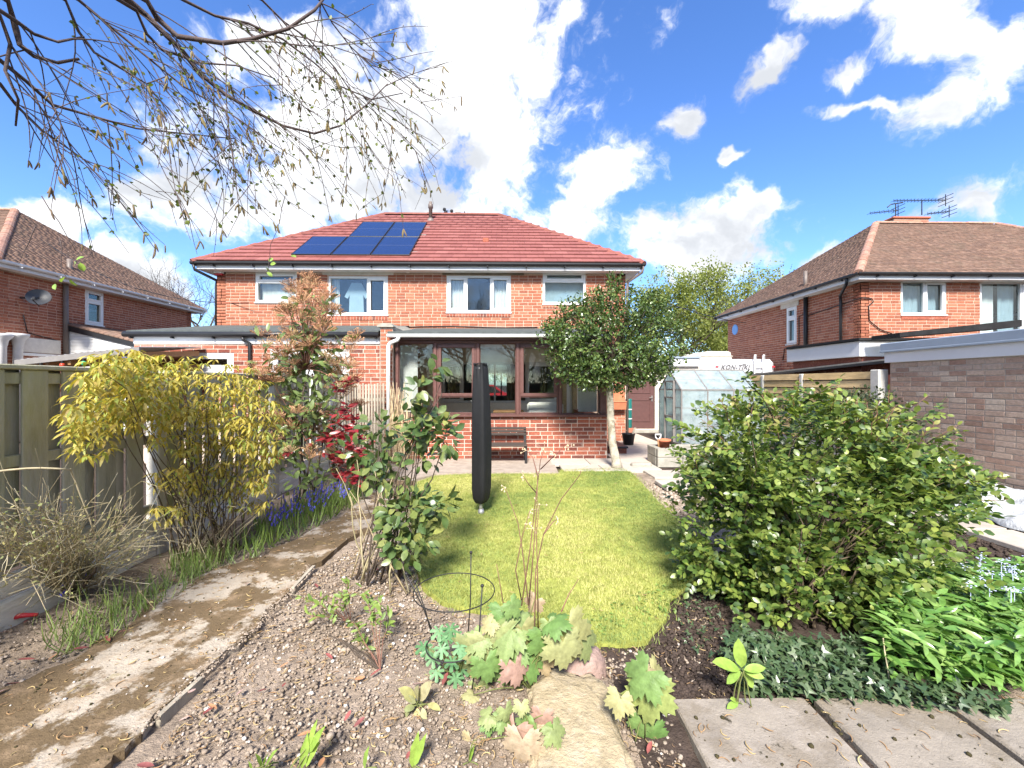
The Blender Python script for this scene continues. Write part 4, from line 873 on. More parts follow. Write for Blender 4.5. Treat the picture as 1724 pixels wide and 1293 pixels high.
for i in range(n_):
    for j in range(9):
        p = A + sdv * (i / n_) + Vector((0, -.08 + j * .2, .05)); tl.add([p, p + sdv * (1.12 / n_) + Vector((0, 0, .0)), p + sdv * (1.12 / n_) + Vector((0, .1, .05)), p + Vector((0, .1, .05)), p + Vector((0, .2, 0)), p + sdv * (1.12 / n_) + Vector((0, .2, 0)), p + Vector((0, 0, -.03)), p + sdv * (1.12 / n_) + Vector((0, 0, -.03))], [(0, 1, 2, 3), (3, 2, 5, 4), (6, 7, 1, 0), (1, 7, 5, 2)], random.random())
tl.build('roof_tiles', 'tile_brown', lt, kind='stuff')
k = MB(); q0, q1 = lside(28, 583), lside(100, 583); k.box(LX1 + .002, LX1 + .05, q0.y, q1.y, PX(60, 594, LX1).z, PX(60, 570, LX1).z, .01); k.build('lintel_panel', 'lintel_stone', lh)
k = MB(); k.box(LX1 + .002, LX1 + .045, q0.y, q1.y, PX(60, 600, LX1).z, PX(60, 595, LX1).z, .01); k.build('door_head', 'white_pvc', lh)
for px in (22, -6):
    q = lside(px, 600, .12); zt = PX(px, 562, LX1).z; k = MB(); k.lathe([(.09, 0), (.09, zt - .3), (.1, zt - .28), (.12, zt - .16), (.2, zt - .06), (.21, zt), (.12, zt + .01)], (q.x, q.y, 0), 14); k.build('pillar', 'white_paint', lh, True)

# ------------------------------------------------------------------ pergola shelter with fairy lights behind the left fence
yp = 6.6; a, b = P(24, 606, yp), P(234, 584, yp); pg = thing('garden_shelter', 'timber shelter with clear corrugated roof just behind the left fence', 'shelter', ((a.x + b.x) / 2, yp, 0))
k = MB(); dp = Vector((0, 1.4, .12)); k.prism([a, b, b + Vector((0, 0, -.085)), a + Vector((0, 0, -.085))], (0, .03, 0)); k.build('edge_trim', 'alu', pg)
rs = MB(); d = b - a; N_ = 40
for i in range(N_):
    z0_, z1_ = (.012 if i % 2 else 0), (0 if i % 2 else .012); p, q = a + d * (i / N_) + Vector((0, .03, z0_)), a + d * ((i + 1) / N_) + Vector((0, .03, z1_)); rs.quad(p, q, q + dp, p + dp)
rs.build('roof_sheet', 'plastic_sheet', pg)
for i in range(6):
    p = a + d * (.04 + .18 * i) + Vector((0, .05, -.06)); k = MB(); k.prism([p, p + Vector((.045, 0, 0)), p + Vector((.045, 0, -.09)), p + Vector((0, 0, -.09))], dp * .95); k.build('rafter', 'wood_warm', pg)
k = MB(); k.box(a.x + .05, b.x, yp + 1.3, yp + 1.34, 1.2, a.z - .02); k.build('back_board', 'wood_warm', pg)
for px, t_ in ((a.x + .1, 0), (b.x - .1, 1)): k = MB(); k.box(px - .045, px + .045, yp + .06, yp + .15, 0, (a.z if t_ == 0 else b.z) - .07, .006); k.build('post', 'white_paint' if t_ == 0 else 'wood_warm', pg)
fl = thing('string_light', 'string of coloured bulbs hanging under the shelter roof edge', 'string lights', (a.x, yp, 0))
cols = [('bulb_yellow', (.6, .42, .06), 44, 609), ('bulb_blue', (.02, .08, .5), 69, 609), ('bulb_red', (.5, .06, .03), 105, 605), ('bulb_green', (.03, .4, .2), 141, 602), ('bulb_white', (.7, .62, .45), 177, 596), ('bulb_blue2', (.02, .08, .5), 210, 593)]
cab = []
for nm, c, px, py in cols:
    mat(nm, c, .25, .1); q = P(px, py, yp + .02); q.z = a.z + (b.z - a.z) * (q.x - a.x) / (b.x - a.x) - .15; k = MB(); k.lathe([(.004, .028), (.03, .02), (.034, 0), (.026, -.03), (.006, -.05)], q, 10); bu = k.build('bulb', nm, fl, True); k = MB(); k.lathe([(.017, .026), (.02, .075)], q, 8); k.build('socket', 'black_pvc', bu); cab += [q + Vector((0, .02, .075))]
k = MB(); k.tube(cab, .006, 4); k.build('cable', 'black_pvc', fl)

# ------------------------------------------------------------------ garage on the right, low roofs beyond, boarded fence
GX = 6.25; gy1 = PX(1500.5, 640, GX).y
ga = thing('brick_garage', 'grey brown brick garage wall with white and grey fascia along the right edge', 'garage', (GX, gy1, 0))
Bg = basis((GX, gy1, 0), (0, -1, 0), (-1, 0, 0)); zt = PX(1500.5, 610, GX).z + .01
wall(ga, 'wall', Bg, 0, gy1 - .8, -.12, zt, [], 'mortar_grey', 'brick_grey', 300, th=.2, bv0=-.06, seed=21)
k = MB(); k.box(GX + .0, GX + 2.6, gy1 + .0, gy1 + .02, -.1, zt); k.build('end_wall', 'brick_grey', ga)
zw = PX(1494, 591.5, GX - .03).z; zc = PX(1490, 578, GX - .06).z
k = MB(); k.box(GX - .035, GX + .002, .8, gy1 + .09, zt - .015, zw, .004); k.build('fascia', 'white_fascia', ga)
k = MB(); k.box(GX - .075, GX + .12, .8, gy1 + .13, zw - .005, zc, .012); k.box(GX - .08, GX - .065, .8, gy1 + .13, zw - .02, zw + .01, .004); k.build('roof_trim', 'coping_grey', ga)
k = MB(); k.prism([(GX + .121, gy1 + .1, zc - .03), (GX + 2.6, gy1 + .1, zc - .03), (GX + 2.6, .8, zc - .03), (GX + .121, .8, zc - .03)], (0, 0, .02)); k.build('roof', 'felt_black', ga)
# second flat roof beyond
yk = 8.4; a, b = P(1447, 574, yk), P(1640, 562, yk)
g2 = thing('flat_roof_outbuilding', 'low outbuilding with white fascia and black felt roof edge, behind the garage', 'outbuilding', (a.x + 1, yk, 0))
k = MB(); k.box(a.x, a.x + 5, yk, yk + 2.2, P(1460, 600, yk).z, P(1460, 574, yk).z, .005); k.build('fascia', 'white_fascia', g2)
k = MB(); k.box(a.x - .05, a.x + 5, yk - .05, yk + 2.15, P(1460, 574, yk).z + .002, P(1460, 569, yk).z, .005); k.build('roof', 'felt_black', g2)
k = MB(); k.box(a.x + .1, a.x + 5, yk + .06, yk + 2.1, -.1, P(1460, 600, yk).z - .002); k.build('wall', 'brick_old', g2)
k = MB(); k.prism([(P(1515, 566, 7.6).x, 7.6, P(1515, 567, 7.6).z), (P(1515, 566, 7.6).x, 7.6, P(1515, 560, 7.6).z), (9.4, 7.6, P(1724, 538, 7.6).z), (9.4, 7.6, P(1724, 550, 7.6).z)], (0, .6, 0)); k.build('roof_edge', 'felt_black', g2)
# neighbour's low roof edge just beyond the boarded fence
nr = thing('carport_roof', 'low black edged roof line directly behind the boarded wooden fence', 'roof', (7.2, 9, 0))
X_ = 6.95; p0, p1 = PX(1504, 610, X_), PX(1250, 636, X_)
k = MB(); k.prism([p0, p1, p1 + Vector((0, 0, .05)), p0 + Vector((0, 0, .05))], (.1, 0, 0)); k.build('gutter', 'black_pvc', nr)
k = MB(); k.prism([p0 + Vector((.02, 0, .052)), p1 + Vector((.02, 0, .052)), p1 + Vector((1.6, 0, .09)), p0 + Vector((1.6, 0, .09))], (0, 0, .03)); k.build('roof', 'concrete', nr)
k = MB(); k.box(X_ + .15, X_ + .3, p0.y, p1.y, -.1, min(p0.z, p1.z) - .01); k.build('wall', 'brick_old', nr)
# boarded fence with concrete posts
fy = [7.02, 8.85, 10.2, 12.0]; ft = 1.63
bf = thing('boarded_fence', 'new pine fence of wide horizontal boards between concrete posts, right of the greenhouse', 'fence', (GX, 9, 0))
for i, y in enumerate(fy):
    k = MB(); s_ = .085 if i == 0 else .05
    k.box(GX - s_, GX + s_, y - s_, y + s_, -.1, ft + (.03 if i == 0 else .0), .012); k.build('post', 'concrete_post', bf)
for i in range(3):
    y0_, y1_ = fy[i] + .07, fy[i + 1] - .06; z = .32
    k = MB(); k.box(GX - .03, GX + .03, y0_, y1_, 0, .29, .01); k.build('gravel_board', 'concrete_post', bf)
    k = MB(); k.box(GX + .008, GX + .02, y0_, y1_, .3, ft - .04); k.build('gap_shade_panel', 'bench_wood', bf)  # dark sheet added behind the boards, standing in for shade in the gaps
    while z < ft - .1:
        k = MB(); t_ = random.uniform(-.004, .004)
        k.prism([(GX - .04 + t_, y0_, z), (GX - .018 + t_, y0_, z + .128), (GX + .0 + t_, y0_, z + .128), (GX - .015 + t_, y0_, z)], (0, y1_ - y0_, random.uniform(-.004, .004))); k.build('board', 'panel_wood', bf); z += .148
# utility building with brown door at the end of the side path
yd = 13.2; a, b = P(1055.5, 680, yd), P(1102.5, 680, yd); ub = thing('utility_building', 'low white brick outbuilding with a brown panelled door at the path end', 'outbuilding', ((a.x + b.x) / 2, yd, 0))
zt = P(1150, 617, yd).z; ux1 = P(1172, 620, yd).x; zdoor = P(1080, 622, yd).z
zd0 = P(1080, 722, yd).z
wall(ub, 'wall', basis((HX1 + .1, yd, 0), (1, 0, 0), (0, -1, 0)), 0, ux1 - HX1, -.2, zt, [(a.x - HX1 - .1, b.x - HX1 - .1, zd0, zdoor)], 'mortar_pale', 'brick_white', 300, seed=41)
k = MB(); k.box(HX1 + .1, ux1 + .06, yd - .1, yd + 3, zt, P(1150, 604, yd).z, .006); k.build('fascia', 'white_fascia', ub)
k = MB(); k.box(HX1 + .1, ux1 + .09, yd - .14, yd + 3, P(1150, 604, yd).z + .002, P(1150, 600.5, yd).z, .006); k.build('roof', 'coping_grey', ub)
dm = MB(); dm.box(a.x + .02, b.x - .02, yd + .03, yd + .08, zd0 + .01, zdoor - .02, .005); do = dm.build('door', 'brown_door', ub)
for z0_, z1_ in ((zd0 + .22, zd0 + .9), (zd0 + 1.1, zdoor - .2)):
    k = MB(); w_ = .025; x0, x1 = a.x + .13, b.x - .13
    k.box(x0, x1, yd + .015, yd + .029, z0_, z0_ + w_, .004); k.box(x0, x1, yd + .015, yd + .029, z1_ - w_, z1_, .004); k.box(x0, x0 + w_, yd + .016, yd + .029, z0_ + w_, z1_ - w_, .004); k.box(x1 - w_, x1, yd + .016, yd + .029, z0_ + w_, z1_ - w_, .004); k.build('panel_moulding', 'brown_door', do)
k = MB(); q = P(1098, 671, yd); k.box(q.x - .02, q.x + .02, yd + .01, yd + .029, q.z - .09, q.z + .09, .004); k.tube([(q.x, yd + .01, q.z + .03), (q.x, yd - .03, q.z + .03), (q.x - .1, yd - .03, q.z + .03)], .012, 6); k.build('handle', 'alu', do)
k = MB(); k.box(a.x - .05, b.x + .1, yd - .35, yd - .005, -.2, zd0 - .02, .01); k.box(a.x - .1, b.x + .12, yd - .75, yd - .351, -.2, zd0 - .16, .01); k.build('doorstep', 'concrete', ub)

# ------------------------------------------------------------------ motorhome behind the greenhouse
ym = 13.3; a, b = P(1178, 612, ym), P(1306, 612, ym); ztm = P(1240, 604.5, ym).z
mh = thing('motorhome', 'white motorhome with cream roof box and rear ladder, behind the greenhouse', 'motorhome', ((a.x + b.x) / 2, ym, 0))
k = MB(); k.box(a.x, b.x, ym, ym + 5.5, .1, ztm, .12); k.build('body', 'van_white', mh)
k = MB(); k.box(a.x + .02, b.x - .02, ym - .012, ym + .02, P(0, 629, ym).z, P(0, 626.5, ym).z, .004); k.build('stripe', 'grey_print', mh)
r0, r1_ = P(1181, 598, ym).x, P(1238, 598, ym).x; k = MB(); zz0, zz1 = ztm + .004, P(1210, 590.5, ym).z
k.prism([(r0, ym + .2, zz0), (r1_, ym + .2, zz0), (r1_ - .05, ym + .2, zz1 - .03), (r1_ - .12, ym + .2, zz1), (r0 + .28, ym + .2, zz1), (r0 + .06, ym + .2, zz0 + .12)], (0, 1.6, 0)); k.box(r0 - .02, r1_ + .02, ym + .17, ym + 1.83, zz0 + .085, zz0 + .11, .01); k.build('roof_box', 'cream_grp', mh)
k = MB()
for px in (1268.5, 1283): 
    x_ = P(px, 610, ym).x; k.tube([(x_, ym - .06, .5), (x_, ym - .06, ztm + .02), (x_ + .03, ym - .02, ztm + .12), (x_ + .1, ym + .04, ztm + .13), (x_ + .14, ym + .1, ztm + .01)], .022, 7)
for z_ in np.arange(.6, ztm, .27): k.tube([(P(1268.5, 610, ym).x, ym - .06, z_), (P(1283, 610, ym).x, ym - .06, z_)], .016, 6)
k.build('ladder', 'white_pvc', mh, True)
for px in (1207, 1302): q = P(px, 617.5, ym); k = MB(); k.box(q.x - .05, q.x + .05, ym - .02, ym, q.z - .025, q.z + .025, .008); k.build('marker_lamp', 'red_plastic', mh)
fc = bpy.data.curves.new('lettering', 'FONT'); fc.body = 'KON-TIKI'; fc.size = .19; fc.extrude = .01; fc.offset = .004; fc.shear = .35; fc.space_character = 1.12; fc.materials.append(MT['grey_print'])
fo = bpy.data.objects.new('lettering_source', fc); COL.objects.link(fo); bpy.context.view_layer.update()
lme = bpy.data.meshes.new_from_object(fo.evaluated_get(bpy.context.evaluated_depsgraph_get())); bpy.data.objects.remove(fo); lme.name = 'lettering'
lo = bpy.data.objects.new('lettering', lme); COL.objects.link(lo); lo.parent = mh; q = P(1213, 621.5, ym); lo.location = Vector((q.x, ym - .014, q.z)) - org(mh); lo.rotation_euler = (math.pi / 2, 0, 0)
q = P(1253, 614, ym); k = MB(); k.prism([(q.x - .08, ym - .008, q.z + .03), (q.x, ym - .008, q.z - .03), (q.x + .1, ym - .008, q.z + .05), (q.x, ym - .008, q.z + .02)], (0, .006, 0)); k.build('emblem', 'grey_print', mh)
for sx in (a.x + .5, b.x - .5):
    for sy in (1.2, 4.2):
        k = MB(Matrix.Translation((sx, ym + sy, .3)) @ Matrix.Rotation(math.pi / 2, 4, 'Y')); k.lathe([(.2, -.1), (.32, -.09), (.33, 0), (.32, .09), (.2, .1)], (0, 0, 0), 18); k.build('wheel', 'black_pvc', mh, True)

# ------------------------------------------------------------------ greenhouse
gx0 = PX(1128, 740, P(1110, 738, 11.05).x).x; yb_, yf_ = 11.05, 9.65; gx1 = P(1279, 656, yf_).x
ze = P(1148, 656.5, yf_).z; ym_ = (yb_ + yf_) / 2; zr = P(1128.5, 623.5, ym_).z; xr1 = gx1
gh = thing('greenhouse', 'small aluminium framed greenhouse with whitish glass, right of the side path', 'greenhouse', ((gx0 + gx1) / 2, ym_, 0))
fr = MB(); bar = lambda p, q, r=.018: fr.tube([p, q], r, 4)
nb = 3; xs = [gx0 + (gx1 - gx0) * i / nb for i in range(nb + 1)]
for x in xs:
    bar((x, yf_, 0), (x, yf_, ze)); bar((x, yb_, 0), (x, yb_, ze)); bar((x, yf_, ze), (x, ym_, zr)); bar((x, yb_, ze), (x, ym_, zr))
for y in (yf_, yb_): bar((gx0, y, ze), (gx1, y, ze), .022); bar((gx0, y, .03), (gx1, y, .03), .03)
bar((gx0, ym_, zr), (gx1, ym_, zr), .03)
for x in (gx0, gx1): bar((x, yf_, .03), (x, yb_, .03), .03); bar((x, yf_, ze), (x, yb_, ze))
for y in (yf_ + .36, yb_ - .45): bar((gx0, y, 0), (gx0, y, ze + .22))
for z in (ze * .36, ze * .68): bar((gx0, yf_, z), (gx1, yf_, z), .008); bar((gx0, yf_, z), (gx0, yf_ + .36, z), .01)
z_ = (ze + zr) / 2; bar((gx0, (yf_ + ym_) / 2, z_), (gx1, (yf_ + ym_) / 2, z_), .008)
fr.build('frame', 'alu', gh)
for i in range(nb):
    for z0_, z1_ in ((.05, ze * .36), (ze * .36, ze * .68), (ze * .68, ze)):
        k = MB(); k.box(xs[i] + .012, xs[i + 1] - .012, yf_ - .003, yf_ + .003, z0_ + .004, z1_ - .004); k.build('pane', 'glass_green', gh)
    k = MB(); k.box(xs[i] + .012, xs[i + 1] - .012, yb_ - .003, yb_ + .003, .05, ze - .02); k.build('pane', 'glass_green', gh)
    for t0, t1 in ((0, .5), (.5, 1)):
        for ya in (yf_, yb_):
            p = lambda t, x: Vector((x, ya + (ym_ - ya) * t, ze + (zr - ze) * t)); k = MB(); k.prism([p(t0 + .01, xs[i] + .012), p(t0 + .01, xs[i + 1] - .012), p(t1 - .01, xs[i + 1] - .012), p(t1 - .01, xs[i] + .012)], (0, 0, .005)); k.build('pane', 'glass_green', gh)
for x in (gx0, gx1):
    segs = [(yf_, yf_ + .36), (yf_ + .36, yb_ - .45), (yb_ - .45, yb_)]
    for y0_, y1_ in segs:
        za = lambda y: ze + (zr - ze) * (1 - abs(y - ym_) / (ym_ - yf_)); pts = [(x, y0_ + .01, .05), (x, y1_ - .01, .05), (x, y1_ - .01, za(y1_) - .02)] + ([(x, ym_, zr - .03)] if y0_ < ym_ < y1_ else []) + [(x, y0_ + .01, za(y0_) - .02)]
        k = MB(); k.prism(pts, (.005, 0, 0)); k.build('pane', 'glass_green', gh)
dr = MB(); y0_, y1_ = yf_ + .38, yb_ - .47
for p, q in (((y0_, .05), (y0_, ze + .2)), ((y1_, .05), (y1_, ze + .2)), ((y0_, .05), (y1_, .05)), ((y0_, ze * .5), (y1_, ze * .5)), ((y0_, ze + .2), (y1_, ze + .2)), ((y0_, ze * .85), (y1_, ze * .85))): dr.tube([(gx0 - .03, *p), (gx0 - .03, *q)], .026, 4)
dr.build('door', 'alu', gh)
st = MB(); st.box(gx0 + .2, gx1 - .2, yb_ - .5, yb_ - .1, .62, .66); st.box(gx0 + .25, gx0 + .3, yb_ - .45, yb_ - .4, 0, .62); st.box(gx1 - .3, gx1 - .25, yb_ - .45, yb_ - .4, 0, .62); st.build('staging', 'alu', gh)

# ------------------------------------------------------------------ left fence: hit-and-miss boards on rails between posts, concrete gravel boards
FX = -2.97; fpy = [1.86, 3.69, 5.52, 7.35]; ftop = 1.52
lf = thing('board_fence', 'weathered green grey hit-and-miss board fence along the left edge', 'fence', (FX, 4, 0))
y0f = .15
def fence_bay(y0_, y1_):
    for z in (.34, .92, 1.42):
        k = MB(); k.box(FX - .022, FX + .022, y0_, y1_, z, z + .07, .004); k.build('rail', 'fence_wood', lf)
    k = MB(); k.box(FX - .06, FX + .06, y0_, y1_, ftop - .012, ftop + .018, .006); k.build('capping_rail', 'fence_wood', lf)
    y = y0_ + .01; i = 0
    while y < y1_ - .06:
        w_ = .15; e = min(y + w_, y1_ - .01); j = random.uniform(-.003, .003)
        k = MB(); k.box(FX + .023, FX + .041, y + j, e + j, .3 + random.uniform(-.01, .01), ftop - .013, .004); k.build('board', 'fence_wood', lf)
        if y + .29 < y1_:
            k = MB(); k.box(FX - .041, FX - .023, y + .122, y + .285, .3, ftop - .013, .004); k.build('board', 'fence_wood', lf)
        y += .24; i += 1
ys = [.06] + fpy
for i in range(len(ys) - 1): fence_bay(ys[i] + (.05 if i else 0), ys[i + 1] - .05)
for y in fpy: k = MB(); k.box(FX - .055, FX + .055, y - .05, y + .05, -.1, ftop - .05 + (.04 if y > 4 else 0), .01); k.build('post', 'concrete_post', lf)
for i in range(len(ys) - 1):
    for z0_, z1_ in ((-.05, .145), (.155, .29)):
        k = MB(); k.box(FX - .01, FX + .045 - (.012 if z0_ > 0 else 0), ys[i] + (.052 if i else 0), ys[i + 1] - .052, z0_, z1_, .012); k.build('gravel_board', 'gravel_board', lf)
# narrow pale slat panel between the fence and the sun room
yq = 7.85; a, b = P(604, 700, yq), P(648, 700, yq); zt = P(625, 646, yq).z
sp = thing('slat_fence', 'narrow pale slatted fence panel beside the white downpipe', 'fence', ((a.x + b.x) / 2, yq, 0))
n = 9
for i in range(n):
    x = a.x + (b.x - a.x) * (i + .5) / n; k = MB(); k.box(x - .018, x + .018, yq - .01, yq + .01, .05, zt + random.uniform(-.02, .01), .004); k.build('slat', 'mixed_wood', sp)
for z in (.35, 1.1): k = MB(); k.box(a.x, b.x, yq + .011, yq + .04, z, z + .06, .004); k.build('rail', 'mixed_wood', sp)
yq2 = 7.4; a2, b2 = P(560, 700, yq2), P(604, 700, yq2)
for i in range(8):
    x = FX + .08 + (a.x - FX - .08) * (i + .5) / 8; y = 7.4 + (yq - 7.4) * (i + .5) / 8; k = MB(); k.box(x - .02, x + .02, y - .01, y + .01, .05, zt, .004); k.build('slat', 'mixed_wood', sp)
# ------------------------------------------------------------------ lawn, paths, paving
def gp(pts, z=0.0): return [tuple(G(x, y, z)) for x, y in pts]
lawn_px = [(690, 850), (703, 812), (735, 802), (800, 799), (940, 799), (944, 793), (1045, 789), (1062, 797), (1078, 812), (1112, 850), (1150, 888), (1184, 936), (1186, 975), (1150, 995), (1128, 1012), (1122, 1045), (1090, 1082), (1040, 1090), (990, 1084), (905, 1052), (810, 1032), (745, 1016), (712, 990), (700, 955), (694, 900)]
lawn = gp(lawn_px); sheet('lawn', lawn, .012, 'lawn_soil', kind='structure', thick=.06)
def inpoly(poly, X, Y):
    r = np.zeros(len(X), bool); n = len(poly)
    for i in range(n):
        x0, y0 = poly[i][:2]; x1, y1 = poly[(i + 1) % n][:2]
        c = ((y0 > Y) != (y1 > Y)) & (X < (x1 - x0) * (Y - y0) / (y1 - y0 + 1e-12) + x0); r ^= c
    return r
def samp(poly, n):
    a = np.array(poly)[:, :2]; lo, hi = a.min(0), a.max(0); out = []; tot = 0
    while tot < n:
        q = RNG.uniform(lo, hi, (n * 2, 2)); q = q[inpoly(poly, q[:, 0], q[:, 1])]; out.append(q); tot += len(q)
    return np.concatenate(out)[:n]
def unit(a): return a / (np.linalg.norm(a, axis=1, keepdims=True) + 1e-9)
BLADE = ([(-.5, 0, 0), (.5, 0, 0), (.32, .55, .03), (-.32, .55, .03), (0, 1, .16)], [(0, 1, 2, 3), (3, 2, 4)])
ARCH = ([(-.5, 0, 0), (.5, 0, 0), (.5, .35, .0), (-.5, .35, .0), (.42, .7, -.13), (-.42, .7, -.13), (0, 1, -.42)], [(0, 1, 2, 3), (3, 2, 4, 5), (5, 4, 6)])
def blades(name, pos, length, width, lean, material, parent=None, kind='stuff', label=None, cat=None, lv=.35, proto=None, rnd=None):
    n = len(pos); an = RNG.uniform(0, 6.283, n); d = np.stack([np.cos(an) * lean, np.sin(an) * lean, np.ones(n)], 1) + RNG.normal(0, .15, (n, 3))
    d[:, 2] = np.abs(d[:, 2]); nr = np.stack([-np.cos(an), -np.sin(an), np.full(n, .3)], 1) * (-1 if proto else 1) * np.array([1, 1, -1 if proto else 1])
    L = length * RNG.uniform(1 - lv, 1 + lv, n); m = frames(pos, d, nr, L); m[:, :, 0] *= (width / L)[:, None]
    o = scatter(name, proto or BLADE, m, RNG.random(n) if rnd is None else rnd, material, parent, False, kind)
    if label: tag(o, label, cat)
    return o
q = samp(lawn, 150000)
keep = np.array([mnoise.noise((a * 2.2, b * 2.2, 0)) > -.38 or random.random() < .5 for a, b in q]); q = q[keep]
pr_ = np.array([.48 + .75 * mnoise.noise((a * .9, b * .9, 5)) + .4 * mnoise.noise((a * 4, b * 4, 2)) + .3 * mnoise.noise((a * 13, b * 13, 1)) - .28 * max(0, 1 - abs(b - 2.2)) - .18 * max(0, 1 - math.hypot(a - 1.9, b - 6.4)) for a, b in q])  # greener near the camera and before the tree: shade put into blade colour
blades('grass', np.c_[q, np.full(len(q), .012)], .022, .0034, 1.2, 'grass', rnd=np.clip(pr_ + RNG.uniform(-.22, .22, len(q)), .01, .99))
edge = []
for i in range(len(lawn)):
    a, b = Vector(lawn[i]), Vector(lawn[(i + 1) % len(lawn)]); n = int((b - a).length * 260)
    for j in range(n): p = a.lerp(b, random.random()); edge.append((p.x + random.gauss(0, .04), p.y + random.gauss(0, .04), .0))
blades('grass', np.array(edge), .04, .004, 1.0, 'grass', rnd=RNG.uniform(.1, .7, len(edge)))
path_px = [(-260, 1293), (-60, 1190), (120, 1118), (212, 1060), (300, 985), (400, 948), (480, 920), (560, 880), (596, 852), (640, 806), (700, 806), (690, 845), (655, 875), (590, 912), (522, 958), (432, 1060), (374, 1112), (232, 1243), (185, 1293), (60, 1450), (-500, 1450)]
path_px = [(x + random.gauss(0, 5), y + random.gauss(0, 2)) if 0 < x < 690 else (x, y) for (a, b) in zip(path_px, path_px[1:] + path_px[:1]) for (x, y) in [(a[0] + (b[0] - a[0]) * t / 4, a[1] + (b[1] - a[1]) * t / 4) for t in range(4)]]; path = gp(path_px); sheet('path', path, .022, 'path_concrete', kind='structure', thick=.07)
k = MB()
for a, b in (((262, 1214), (335, 1147)), ((490, 996), (526, 958))):
    p, q2 = G(*a), G(*b); d = (q2 - p).normalized(); s = Vector((d.y, -d.x, 0)) * .022; k.prism([p + Vector((0, 0, -.03)), q2 + Vector((0, 0, -.03)), q2 + s + Vector((0, 0, -.03)), p + s + Vector((0, 0, -.03))], (0, 0, random.uniform(.052, .062)))
k.build('path_edging', 'mixed_wood', kind='structure')
sheet('patio', [(-2.15, 8.06), (-2.15, 6.5), *gp([(700, 808), (735, 799.5), (800, 797), (940, 797)]), (G(940, 790).x, 8.06)], .015, 'patio_concrete', kind='structure', thick=.07)
pav = tag(bpy.data.objects.new('paving', None), None, None, None, 'structure'); COL.objects.link(pav); ORI[pav.name] = Vector((0, 0, 0))
def slab(x0, x1, y0, y1, z, t=.045, material='slab_pale', rot=0.0, g=.006):
    c = Vector(((x0 + x1) / 2, (y0 + y1) / 2, z)); k = MB(Matrix.Translation(c) @ Matrix.Rotation(rot, 4, 'Z') @ Matrix.Rotation(random.uniform(-.006, .006), 4, 'X'))
    k.box(-(x1 - x0) / 2 + g, (x1 - x0) / 2 - g, -(y1 - y0) / 2 + g, (y1 - y0) / 2 - g, -t, 0, .007, random.random() + .001); return k.build('slab', material, pav)
x = G(944, 790).x + .01; xs_ = [x, x + .68, x + 1.3]
for r_, (ya, yb2) in enumerate(((6.86, 7.42), (7.42, 8.03))):
    for i in range(2): slab(xs_[i] + (-.12 if r_ else 0), xs_[i + 1] + (-.12 if r_ else 0), ya, yb2, .018)
for (xa, xb, ya, yb2) in ((2.26, 2.8, 6.4, 6.95), (2.82, 3.4, 6.3, 6.95), (2.0, 2.6, 7.0, 7.6), (3.42, 4.0, 6.35, 6.95)): slab(xa, xb, ya, yb2, .012)
sheet('path', [(2.05, 7.62), (4.9, 7.62), (4.9, 8.6), (3.75, 9.3), (3.75, 13.1), (2.0, 13.1)], .005, 'path_side' if 'path_side' in MT else mat('path_side', (.5, .42, .35), .95, .15, 6, .5, 70, .1, dirt=[((.3, .25, .2), 3, .55, .75, .5)]), kind='structure', thick=.06) if False else None
mat('path_side', (.5, .42, .35), .95, .15, 6, .5, 70, .1, dirt=[((.3, .25, .2), 3, .55, .75, .5)])
sheet('path', [(2.05, 7.62), (4.9, 7.62), (4.9, 8.6), (3.75, 9.3), (3.75, 12.4), (2.0, 12.4)], .005, 'path_side', kind='structure', thick=.06)
p = G(1112, 822); slab(p.x, p.x + .5, p.y - .22, p.y + .25, .06, .05)
p = G(1078, 786); k = MB(); k.box(p.x - .16, p.x + .18, p.y - .06, p.y + .06, -.02, .07, .02); tag(k.build('edging_stone', 'concrete'), 'short pale kerb stone lying between the tree and the concrete planter', 'stone')
# foreground slabs bottom right
fx = G(1135, 1190); 
for i, (xa, xb) in enumerate(((.735, 1.335), (1.36, 1.9), (1.925, 2.5))): slab(xa, xb, 1.27, 1.885 - .012 * i, .028, .05, 'slab', -.012 * i, .004)
for i, (xa, xb) in enumerate(((.735, 1.335), (1.36, 1.9), (1.925, 2.5))): slab(xa, xb, .66, 1.262, .026, .05, 'slab', 0, .004)
# pale crazy paving, slab strip along the garage
random.seed(4)
x = 2.1
while x < 5.2:
    w_ = random.uniform(.42, .62); y = 2.72
    for hgt in (random.uniform(.24, .34), .28): slab(x, x + w_, y, y + hgt, .015, .05, 'slab_pale', random.uniform(-.03, .03), .012); y += hgt
    x += w_
y = 3.45
while y < 8.6: slab(4.42, 4.88, y, y + .58, .02, .05, 'slab_pale', random.uniform(-.01, .01)); y += .6
# crumpled clear plastic sheet against the garage
nx, ny = 46, 60; vs = []
for j in range(ny):
    for i in range(nx):
        u, v = i / (nx - 1), j / (ny - 1); ex = .06 * math.sin(v * 31) * (1 - u) + .05 * math.sin(v * 13 + 1)
        zz = .05 + .12 * u + .07 * mnoise.noise((u * 5, v * 9, 1)) + .035 * mnoise.noise((u * 14, v * 22, 2)) + .05 * math.exp(-(u * 6) ** 2)
        vs.append((4.98 + ex * .7 + u * 1.2, 3.2 + v * 2.6, max(.012, zz if i else .014)))
k = MB(); k.add(vs, [(j * nx + i, j * nx + i + 1, (j + 1) * nx + i + 1, (j + 1) * nx + i) for j in range(ny - 1) for i in range(nx - 1)])
tag(k.build('plastic_sheet', 'plastic_sheet', smooth=True), 'crumpled grey plastic ground sheet lying against the brick garage wall', 'plastic sheet')

